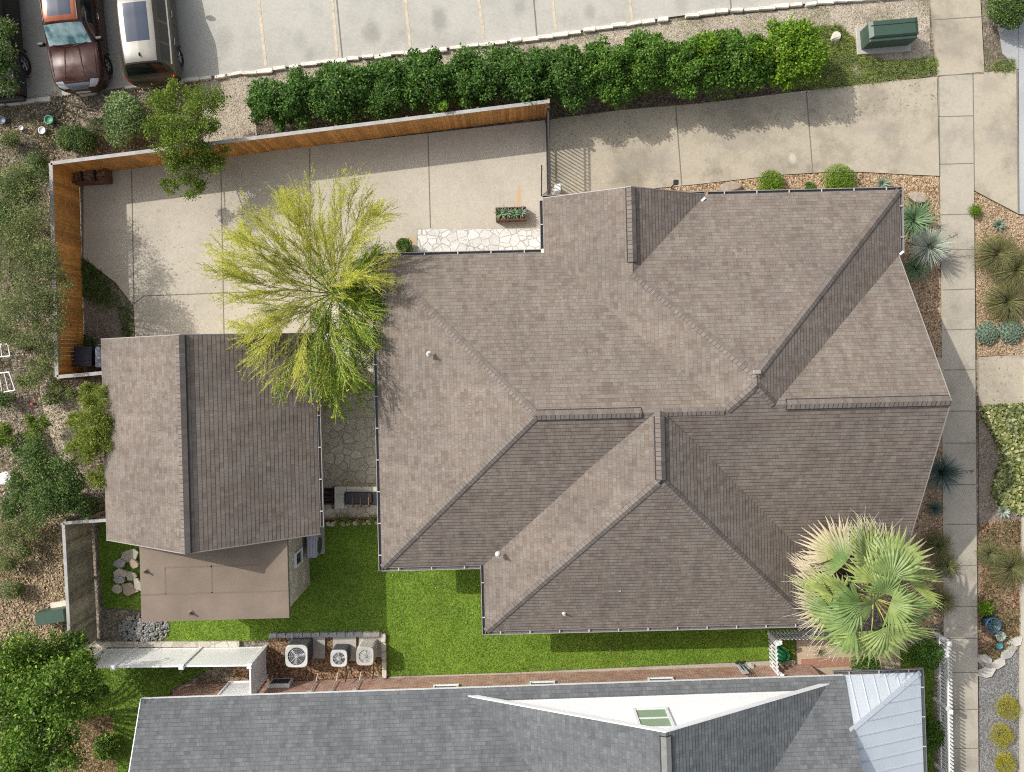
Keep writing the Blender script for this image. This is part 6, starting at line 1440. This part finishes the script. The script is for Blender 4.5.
D = np.concatenate([rng.normal(size=(n, 2)), rng.normal(0, .3, (n, 1))], 1); N = np.concatenate([rng.normal(0, .45, (n, 2)), np.ones((n, 1))], 1); s_ = rng.uniform(.7, 1.3, n)
ivy = thing('ivy_patch', 'cream and green leaved ground cover block beside the street', 'ground cover', G(1008, 460)); arr_mesh('foliage', leaf_quads(np.concatenate([P, z[:, None]], 1), D, .15 * s_, .10 * s_, N), 4, [M['ivy']], ivy)
P = scatter(IVY, 2600); n = len(P); mbv = np.concatenate([P, np.full((n, 1), .08)], 1); D = np.concatenate([rng.normal(size=(n, 2)), rng.normal(0, .3, (n, 1))], 1)
arr_mesh('lower_leaves', leaf_quads(mbv, D, .15, .10, np.concatenate([rng.normal(0, .4, (n, 2)), np.ones((n, 1))], 1)), 4, [M['deep_leaf']], ivy)

# rosettes: yuccas, agaves, grass clumps -------------------------------------------------
def blades(c, n, L, W, el0, el1, droop, segs=4, stiff=False):
    az = np.arange(n) * 2.39996 + rng.normal(0, .15, n); u = (np.arange(n) + .5) / n; el = el1 + (el0 - el1) * u ** 1.0 + rng.normal(0, .08, n); ll = L * rng.uniform(.75, 1.12, n)
    V = []; t = np.linspace(0, 1, segs + 1)
    pts = []
    for k in t:
        e = el - droop * k * k; h = ll * k
        pts.append(np.stack([np.cos(az) * np.cos(e) * h, np.sin(az) * np.cos(e) * h, np.sin(e) * h], 1))
    side = np.stack([-np.sin(az), np.cos(az), np.zeros(n)], 1); wk = W * np.array([.7, 1.0, .8, .5, .06])[:segs + 1] * .5
    C = np.array([c.x, c.y, c.z])
    for k in range(segs):
        a, b = pts[k] + C, pts[k + 1] + C; V.append(np.stack([a - side * wk[k], a + side * wk[k], b + side * wk[k + 1], b - side * wk[k + 1]], 1))
    return np.stack(V, 1).reshape(-1, 3)
def rosette(name, label, cat, px, py, n, L, W, el0, el1, droop, mat, group=None, z=.06, extra=None, stem=0.0):
    p = G(px, py, z + stem); c = Vector((p.x, p.y, z + stem)); t = thing(name, label, cat, (c.x, c.y, 0), 0, group)
    arr_mesh('leaf_blades', blades(c, n, L, W, el0, el1, droop), 4, mats_(mat), t)
    mb = MB(); mb.tube([(c.x, c.y, -.02), (c.x, c.y, z + stem + .03)], [.09, .06], 8); mb.build('stem', M['bark'], t)
    if extra:
        a, l = extra; mb = MB(); q = [c + Vector((math.cos(a) * l * k, math.sin(a) * l * k, (1.0 * k - .35 * k * k) * l * .8)) for k in (0, .35, .7, 1)]; mb.tube(q, [.022, .02, .015, .01], 5)
        for k in range(10):
            w_ = q[2].lerp(q[3], random.random()); mb.tube([w_, w_ + Vector((random.uniform(-.12, .12), random.uniform(-.12, .12), random.uniform(-.02, .12)))], .008, 4)
        mb.build('flower_stalk', M['bark'], t)
    return t
rosette('agave', 'wide green agave rosette between the eave and the blue yucca', 'agave', 912, 221, 130, .95, .06, .1, 1.2, .3, M['agave_green'])
rosette('yucca', 'silver blue round yucca beside the sidewalk with a leaning flower stalk', 'yucca', 928, 247, 420, .84, .028, -.35, 1.45, .1, M['yucca_blue'], None, .35, (R(25), .9), .25)
rosette('yucca', 'dark shaded yucca rosette just under the silver blue one', 'yucca', 914, 268, 150, .6, .03, 0, 1.3, .2, M['agave_green'], None, .1)
rosette('yucca', 'dusky blue yucca in the shade of the street gable, flower stalk across the sidewalk', 'yucca', 940, 472, 300, .85, .024, -.1, 1.4, .15, M['blue_blade'], None, .3, (R(8), .95), .2)
rosette('yucca', 'small dark yucca in the deepest shade below the dusky blue one', 'yucca', 934, 508, 120, .4, .02, .1, 1.3, .2, M['blue_blade'], None, .1)
rosette('agave', 'small variegated agave in pea gravel beside the boulder and gutter', 'agave', 882, 184, 26, .34, .07, .2, 1.2, .1, M['succulent'])
rosette('agave', 'small striped grey agave in the street gravel bed', 'agave', 998, 225, 30, .30, .085, .1, 1.3, .1, M['succulent'])
rosette('agave', 'pale blue agave rosette at the edge of the ivy block', 'agave', 1003, 511, 36, .30, .08, .1, 1.3, .1, M['yucca_blue'])
for px, py, L, n, lb in ((994, 255, 1.05, 620, 'ornamental grass clump nearest the driveway apron'), (1013, 270, 1.15, 720, 'ornamental grass clump against the street kerb'), (1004, 302, 1.05, 680, 'ornamental grass clump just above the grey green mounds')):
    rosette('grass_clump', lb, 'grass clump', px, py, n, L, .016, .05, 1.35, .9, M['ornamental'], 'ornamental grasses in the street bed')
rosette('grass_clump', 'fine olive grass clump beside the street below the ivy block', 'grass clump', 1008, 566, 700, 1.05, .014, .05, 1.35, .9, M['ornamental'])
rosette('grass_clump', 'dusty grass clump at the sidewalk edge below the ivy block', 'grass clump', 988, 553, 330, .6, .014, .05, 1.3, .8, M['olive_grass'])
rosette('grass_clump', 'dark green grass clump between the palm and the sidewalk, in shade', 'grass clump', 936, 545, 420, .75, .014, .05, 1.35, .9, M['ornamental'])
rosette('grass_clump', 'silvery grass clump spilling onto the sidewalk beside the palm', 'grass clump', 946, 566, 420, .62, .014, .05, 1.35, .9, M['olive_grass'])
rosette('grass_clump', 'grass clump in palm shade beside the picket fence end', 'grass clump', 940, 600, 380, .7, .014, .05, 1.35, .9, M['ornamental'])
for px, py, r, lb in ((988, 333, .42, 'grey green knobbly mound nearer the sidewalk'), (1012, 331, .46, 'grey green knobbly mound nearer the street kerb')):
    p = G(px, py, .2); t = thing('succulent_mound', lb, 'succulent', (p.x, p.y, 0), 0, 'succulent mounds in the street bed'); VV = []
    for k in range(46):
        a = k * 2.4; rr = r * math.sqrt((k + .5) / 46); c = Vector((p.x + rr * math.cos(a), p.y + rr * math.sin(a), .32 - .25 * (rr / r) ** 2)); VV.append(blades(c, 22, .085, .04, -.1, 1.4, .0))
    arr_mesh('foliage', np.concatenate(VV), 4, [M['succulent']], t); mb = MB(); mb.lathe([(.001, .27), (r * .5, .24), (r * .9, .06), (r * .9, -.02)], (p.x, p.y, 0), 18); mb.build('core', M['succulent'], t, smooth=True)
# plants in the containers and by the steel edging
for i in range(4):
    c = pc1 + Vector((-.39 + .26 * i, random.uniform(-.05, .05), .36)); arr_mesh('agave_plant', blades(c, 22, .30, .06, .15, 1.3, .15), 4, [M['succulent'] if i % 2 else M['agave_green']], pl1)
p = G(404, 246, .6); arr_mesh('foliage', shell_leaves(Vector((p.x, p.y, .62)), .32, .32, .3, 1500, .06, .035, 33), 4, [M['hedge']], pot3)
arr_mesh('foliage', blades(Vector((bpc.x, bpc.y, .4)), 40, .3, .03, .3, 1.4, .3), 4, [M['blue_blade']], blue_pot)
arr_mesh('foliage', blades(Vector((tpc.x, tpc.y, .2)), 40, .22, .05, .1, 1.4, .1), 4, [M['yucca_blue']], tp)
for i, (px, py, lb) in enumerate(((346, 520, 'spiky pale plant over the rusty strip nearest the grill straps'), (338, 522, 'short spiky plant at the garage end of the rusty strip'), (361, 522, 'spiky plant on the white stones in the middle of the strip'), (373, 521, 'spiky plant at the house end of the rusty strip'))):
    rosette('strip_plant', lb, 'plant', px, py, 14, .32, .045, .0, .9, .3, M['bamboo_leaf'], 'plants along the rusty strip', .15)
rosette('dry_tuft', 'dry twiggy tuft on the tan patio near the palm', 'plant', 820, 652, 40, .32, .012, .1, 1.2, .3, M['olive_grass'])

# palo verde ----------------------------------------------------------------------------
pb = G(347, 302); pv = thing('palo_verde_tree', 'feathery yellow green tree with yellow flowers between garage and house', 'tree', pb)
fork = Vector((pb.x - .2, pb.y + .2, 1.5)); mb = MB(); mb.tube([pb - Vector((0, 0, .05)), (pb + fork) / 2 + Vector((.05, 0, 0)), fork], [.13, .105, .09], 9)
tw = MB(); LP = []; LD = []; LP2 = []; LD2 = []; FL = []
def Lof(a):
    """reach of the crown in each direction (degrees, counter-clockwise from the east)"""
    t_ = [(-180, 3.45), (-150, 3.1), (-110, 4.0), (-80, 4.2), (-50, 2.7), (-20, 1.75), (10, 1.9), (40, 2.9), (70, 3.7), (100, 3.5), (130, 3.3), (160, 3.4), (180, 3.45)]
    for (a0, l0), (a1, l1) in zip(t_, t_[1:]):
        if a0 <= a <= a1: return .95 * (l0 + (l1 - l0) * (a - a0) / (a1 - a0))
def twig_at(p0, dr, low, big):
    sd = Vector((-dr.y, dr.x, 0)) * random.choice((-1, 1)) * random.uniform(.1, .8) + Vector((0, 0, random.uniform(-.25, .4) - (.2 if low else 0)))
    d = (dr + sd).normalized(); l = random.uniform(.3, .8) * big; q1 = p0 + d * l * .5; q2 = p0 + (d + dr * .25 + Vector((0, 0, -.12))).normalized() * l
    tw.tube([p0, q1, q2], [.0065, .005, .0025], 3, cap=False)
    for m_ in range(26 if low else 19):
        kk = random.uniform(.05, 1); pp = p0.lerp(q1, kk * 2) if kk < .5 else q1.lerp(q2, kk * 2 - 1); dd = d + Vector((random.gauss(0, .8), random.gauss(0, .8), random.gauss(0, .5)))
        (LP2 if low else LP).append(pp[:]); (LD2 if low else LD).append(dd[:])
    if low and random.random() < .16 or random.random() < .010: FL.append(q2[:])
nl_ = 17
for i in range(nl_):
    adeg = -180 + 360 * (i + random.uniform(-.3, .3)) / nl_; adeg = max(-179, min(179, adeg)); a = R(adeg); low = -115 < adeg < 25; Lb = Lof(adeg) * random.uniform(.72, .95)
    hz = random.uniform(1.7, 2.9) if not low else random.uniform(.8, 2.2); wob = random.uniform(-.3, .3); st = fork + Vector((math.cos(a) * .1, math.sin(a) * .1, random.uniform(-.3, .3)))
    f_ = lambda k: st + Vector((math.cos(a + wob * k * k) * Lb * k, math.sin(a + wob * k * k) * Lb * k, hz * math.sin(min(1.0, k * 1.08) * math.pi * .62) - (.5 if low else .15) * k * k))
    mb.tube([f_(k) for k in np.linspace(0, 1, 9)], [.030, .024, .018, .013, .010, .008, .006, .004, .003], 5)
    for b_ in range(11):
        k0 = .12 + .8 * (b_ + random.random()) / 11; p = f_(k0); dr = (f_(min(1, k0 + .05)) - f_(k0 - .05)).normalized(); s_ = random.choice((-1, 1))
        sl = (Lof(max(-179, min(179, adeg + s_ * 12))) * random.uniform(.75, 1.05)) * (1 - k0) * .95 + .35; an = s_ * random.uniform(.2, .75); d0 = Vector((dr.x * math.cos(an) - dr.y * math.sin(an), dr.x * math.sin(an) + dr.y * math.cos(an), dr.z + random.uniform(-.15, .35))).normalized()
        g_ = lambda t: p + d0 * sl * t + dr * sl * .2 * t * t + Vector((0, 0, -.25 * sl * t * t))
        mb.tube([g_(t) for t in (0, .33, .66, 1)], [.013, .010, .007, .003], 4)
        for q in range(int(7 + 13 * sl / 1.5)):
            t = random.uniform(.1, 1) ** .8; twig_at(g_(t), (g_(min(1, t + .05)) - g_(t - .05)).normalized(), low, .9)
    for q in range(26): k0 = random.uniform(.1, .98); twig_at(f_(k0), (f_(min(1, k0 + .04)) - f_(k0 - .04)).normalized(), low, 1.0)
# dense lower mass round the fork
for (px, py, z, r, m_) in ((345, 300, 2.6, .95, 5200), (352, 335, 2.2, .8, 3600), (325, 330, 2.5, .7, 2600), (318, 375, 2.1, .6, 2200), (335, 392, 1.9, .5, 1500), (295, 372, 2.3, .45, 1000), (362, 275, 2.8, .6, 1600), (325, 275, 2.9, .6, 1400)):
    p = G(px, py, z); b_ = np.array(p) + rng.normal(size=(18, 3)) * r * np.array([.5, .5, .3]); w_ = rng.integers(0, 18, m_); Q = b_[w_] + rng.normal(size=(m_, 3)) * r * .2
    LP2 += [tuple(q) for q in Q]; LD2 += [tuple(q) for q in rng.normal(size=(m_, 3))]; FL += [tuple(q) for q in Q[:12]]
for (px, py, z, r, m_) in ((312, 278, 3.2, .9, 2600), (300, 300, 3.0, .8, 1800), (325, 262, 3.3, .8, 1800), (335, 285, 3.2, .7, 1500), (290, 270, 3.2, .8, 1400)):
    p = G(px, py, z)
    for q in range(m_ // 26):
        e = Vector(p) + Vector((random.gauss(0, r * .5), random.gauss(0, r * .5), random.gauss(0, .2))); dr = (e - fork); dr.z *= .3; twig_at(e, dr.normalized(), False, .9)
mb.build('trunk', simple('green_bark', (0.38, 0.37, 0.14), .8, var=.3), pv); tw.build('twigs', M['twig'], pv)
LP, LD, LP2, LD2 = map(np.array, (LP, LD, LP2, LD2))
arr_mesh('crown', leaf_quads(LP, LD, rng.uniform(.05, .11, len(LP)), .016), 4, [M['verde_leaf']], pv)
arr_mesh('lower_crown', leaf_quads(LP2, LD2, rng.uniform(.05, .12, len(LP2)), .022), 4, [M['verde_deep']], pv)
F = np.repeat(np.array(FL), 4, 0) + rng.normal(0, .03, (len(FL) * 4, 3)); arr_mesh('blossoms', leaf_quads(F, rng.normal(size=F.shape), .05, .045, rng.normal(size=F.shape) * .5 + np.array([0, 0, 1])), 4, [M['yellow_flower']], pv)

# fan palm ------------------------------------------------------------------------------
def palm_mat():
    m, n, b = new_mat('palm_frond'); uv = nd(n, 'ShaderNodeUVMap').outputs[0]; sp = nd(n, 'ShaderNodeSeparateXYZ'); n.links.new(uv, sp.inputs[0])
    g = nd(n, 'ShaderNodeNewGeometry'); nz = noise(n, coords(n), 3, 3)
    r = ramp(n, [(0, (0.11, 0.17, 0.05)), (.4, (0.21, 0.28, 0.09)), (.7, (0.35, 0.41, 0.16)), (1, (0.50, 0.52, 0.26))]); n.links.new(nz.outputs[0], r.inputs[0])
    dry = ramp(n, [(0.0, (0.36, 0.33, 0.12)), (.5, (0.47, 0.40, 0.24)), (1, (0.56, 0.49, 0.38))]); n.links.new(sp.outputs[0], dry.inputs[0])
    # v = how dry this frond is, u = distance along the leaflet: old fronds dry from the tips inwards
    a = math_(n, 'ADD', math_(n, 'MULTIPLY', sp.outputs[1], 1.25), math_(n, 'SUBTRACT', sp.outputs[0], 1.0)); mr = nd(n, 'ShaderNodeMapRange'); mr.inputs[1].default_value = -.1; mr.inputs[2].default_value = .55; n.links.new(a, mr.inputs[0])
    oi = nd(n, 'ShaderNodeObjectInfo'); r5 = ramp(n, [(0, (.5, .66, .5)), (.5, (.92, .95, .85)), (1, (1.3, 1.22, .9))]); n.links.new(oi.outputs['Random'], r5.inputs[0])
    gc_ = mixc(n, r.outputs[0], r5.outputs[0], 1.0, 'MULTIPLY'); c = mixc(n, gc_, dry.outputs[0], mr.outputs[0]); n.links.new(c, b.inputs['Base Color']); b.inputs['Roughness'].default_value = .5
    t = nd(n, 'ShaderNodeBsdfTranslucent'); n.links.new(c, t.inputs[0]); ms = nd(n, 'ShaderNodeMixShader'); ms.inputs[0].default_value = .12
    n.links.new(b.outputs[0], ms.inputs[1]); n.links.new(t.outputs[0], ms.inputs[2]); n.links.new(ms.outputs[0], n.nodes['Material Output'].inputs[0]); return m
M['frond'] = palm_mat(); M['petiole'] = simple('palm_petiole', (0.36, 0.36, 0.10), .5, var=.2)
ph = 4.9; pc = G(873, 598, ph); pbz = G(804, 553); pbase = Vector((pc.x + .1, pc.y + .1, 0)); palm = thing('fan_palm', 'large pale green fan palm with dry frond tips beside the brown roof', 'palm', pbase)
heart = Vector((pc.x, pc.y, ph)); mb = MB(); N_ = 14; pts = [pbase.lerp(heart, k / N_) for k in range(N_ + 1)]; pts[0].z = -.05
mb.tube(pts, [.26 - .07 * k / N_ + (.015 if k % 2 else 0) for k in range(N_ + 1)], 12); mb.build('trunk', M['bark'], palm)
def fan(az, el, pet, rad, dry, nseg=24, spread=R(215), sag=.35):
    d = Vector((math.cos(az) * math.cos(el), math.sin(az) * math.cos(el), math.sin(el))); sag_p = Vector((0, 0, -pet * pet * .12))
    base = heart + d * .12; j = heart + d * pet + sag_p
    pm = MB(); pm.tube([base, heart + d * pet * .55 + sag_p * .25, j], [.026, .018, .011], 5); po = pm.build('petiole', M['petiole'], palm)
    # frond plane: x along d, y sideways, n up
    e2 = max(-.85, min(.45, el - .7)) + random.uniform(-.3, .25); az2 = az + random.uniform(-.2, .2)
    X = Vector((math.cos(az2) * math.cos(e2), math.sin(az2) * math.cos(e2), math.sin(e2))); Y = Vector((-math.sin(az2), math.cos(az2), 0)); roll = random.uniform(-.85, .85); Nn = X.cross(Y); Y = Y * math.cos(roll) + Nn * math.sin(roll); Nn = X.cross(Y)
    if Nn.z < 0: Nn = -Nn
    V = []; U = []; st_ = spread / nseg
    for i in range(nseg):
        th = -spread / 2 + st_ * (i + .5); w0 = st_ * .5; rl = rad * (.78 + .22 * math.cos(th * .8)) * random.uniform(.92, 1.06); tw_ = random.uniform(-.08, .08); dro = random.uniform(.6, 1.3)
        prev = None
        for kk, wf in ((0.0, 1.0), (.3, 1.0), (.58, .98), (.75, .5), (.9, .2), (1.0, .02)):
            r_ = rl * kk; hw = r_ * math.tan(w0) * wf if kk < .6 else rl * .58 * math.tan(w0) * wf
            tt = th + tw_ * kk * kk; dirv = X * math.cos(tt) + Y * math.sin(tt); perp = -X * math.sin(tt) + Y * math.cos(tt)
            drop = Vector((0, 0, -1)) * (sag * dro * rl * max(0, kk - .25) ** 2.0) + Nn * (.30 * r_ * abs(math.sin(tt)) - .05 * r_)
            c_ = j + dirv * r_ + drop; mid = c_ + Nn * hw * .55; a_ = c_ - perp * hw; b_ = c_ + perp * hw
            if prev is not None:
                pa, pm_, pb_, pk_ = prev
                V += [pa, pm_, mid, a_, pm_, pb_, b_, mid]; U += [(pk_, dry), (pk_, dry), (kk, dry), (kk, dry)] * 2
            prev = (a_, mid, b_, kk)
    o = arr_mesh('frond', np.array([v[:] for v in V]), 4, [M['frond']], palm, uv=np.array(U)); return o
for (cnt, el, pet, rad, a0, age) in ((3, 66, .7, .95, 80, 0), (5, 44, .95, 1.15, 50, .1), (7, 18, 1.2, 1.3, 8, .25), (7, -6, 1.35, 1.3, 30, .55), (7, -24, 1.25, 1.3, 62, .8), (9, -36, 1.15, 1.25, 20, 1.0)):
    for i in range(cnt):
        az = R(a0) + 2 * math.pi * (i + random.uniform(-.32, .32)) / cnt; nwf = .5 + .5 * math.cos(az - R(140))
        dry = min(1.0, max(0.0, age * (.02 + 1.2 * nwf) + random.uniform(-.1, .05)))
        if age > .7 and nwf < .45 or age > .9 and nwf < .62: continue
        fan(az, R(el + random.uniform(-9, 9)), pet * random.uniform(.82, 1.15), rad * random.uniform(.9, 1.12), dry, 18, R(random.uniform(150, 195)), .25 + .4 * age)
for a_, e_, p_, r_, y_ in ((165, 20, 1.15, 1.2, .22), (128, 2, 1.3, 1.25, .5), (205, 4, 1.25, 1.2, .3), (95, 8, 1.25, 1.2, .3)): fan(R(a_), R(e_), p_, r_, y_, 18, R(180), .35)
M['thread'] = simple('dry_palm_thread', (0.55, 0.48, 0.36), .8)
for i in range(60):
    az = R(random.uniform(70, 240)); d = Vector((math.cos(az), math.sin(az), .15)); p = heart + d * random.uniform(1.7, 2.15) + Vector((0, 0, -.5)); q = [p, p + d * .35 + Vector((random.uniform(-.1, .1), random.uniform(-.1, .1), .05)), p + d * .55 + Vector((random.uniform(-.3, .3), random.uniform(-.3, .3), -.1))]; mb = MB(); mb.tube(q, [.008, .006, .003], 4); mb.build('dry_thread', M['thread'], palm)
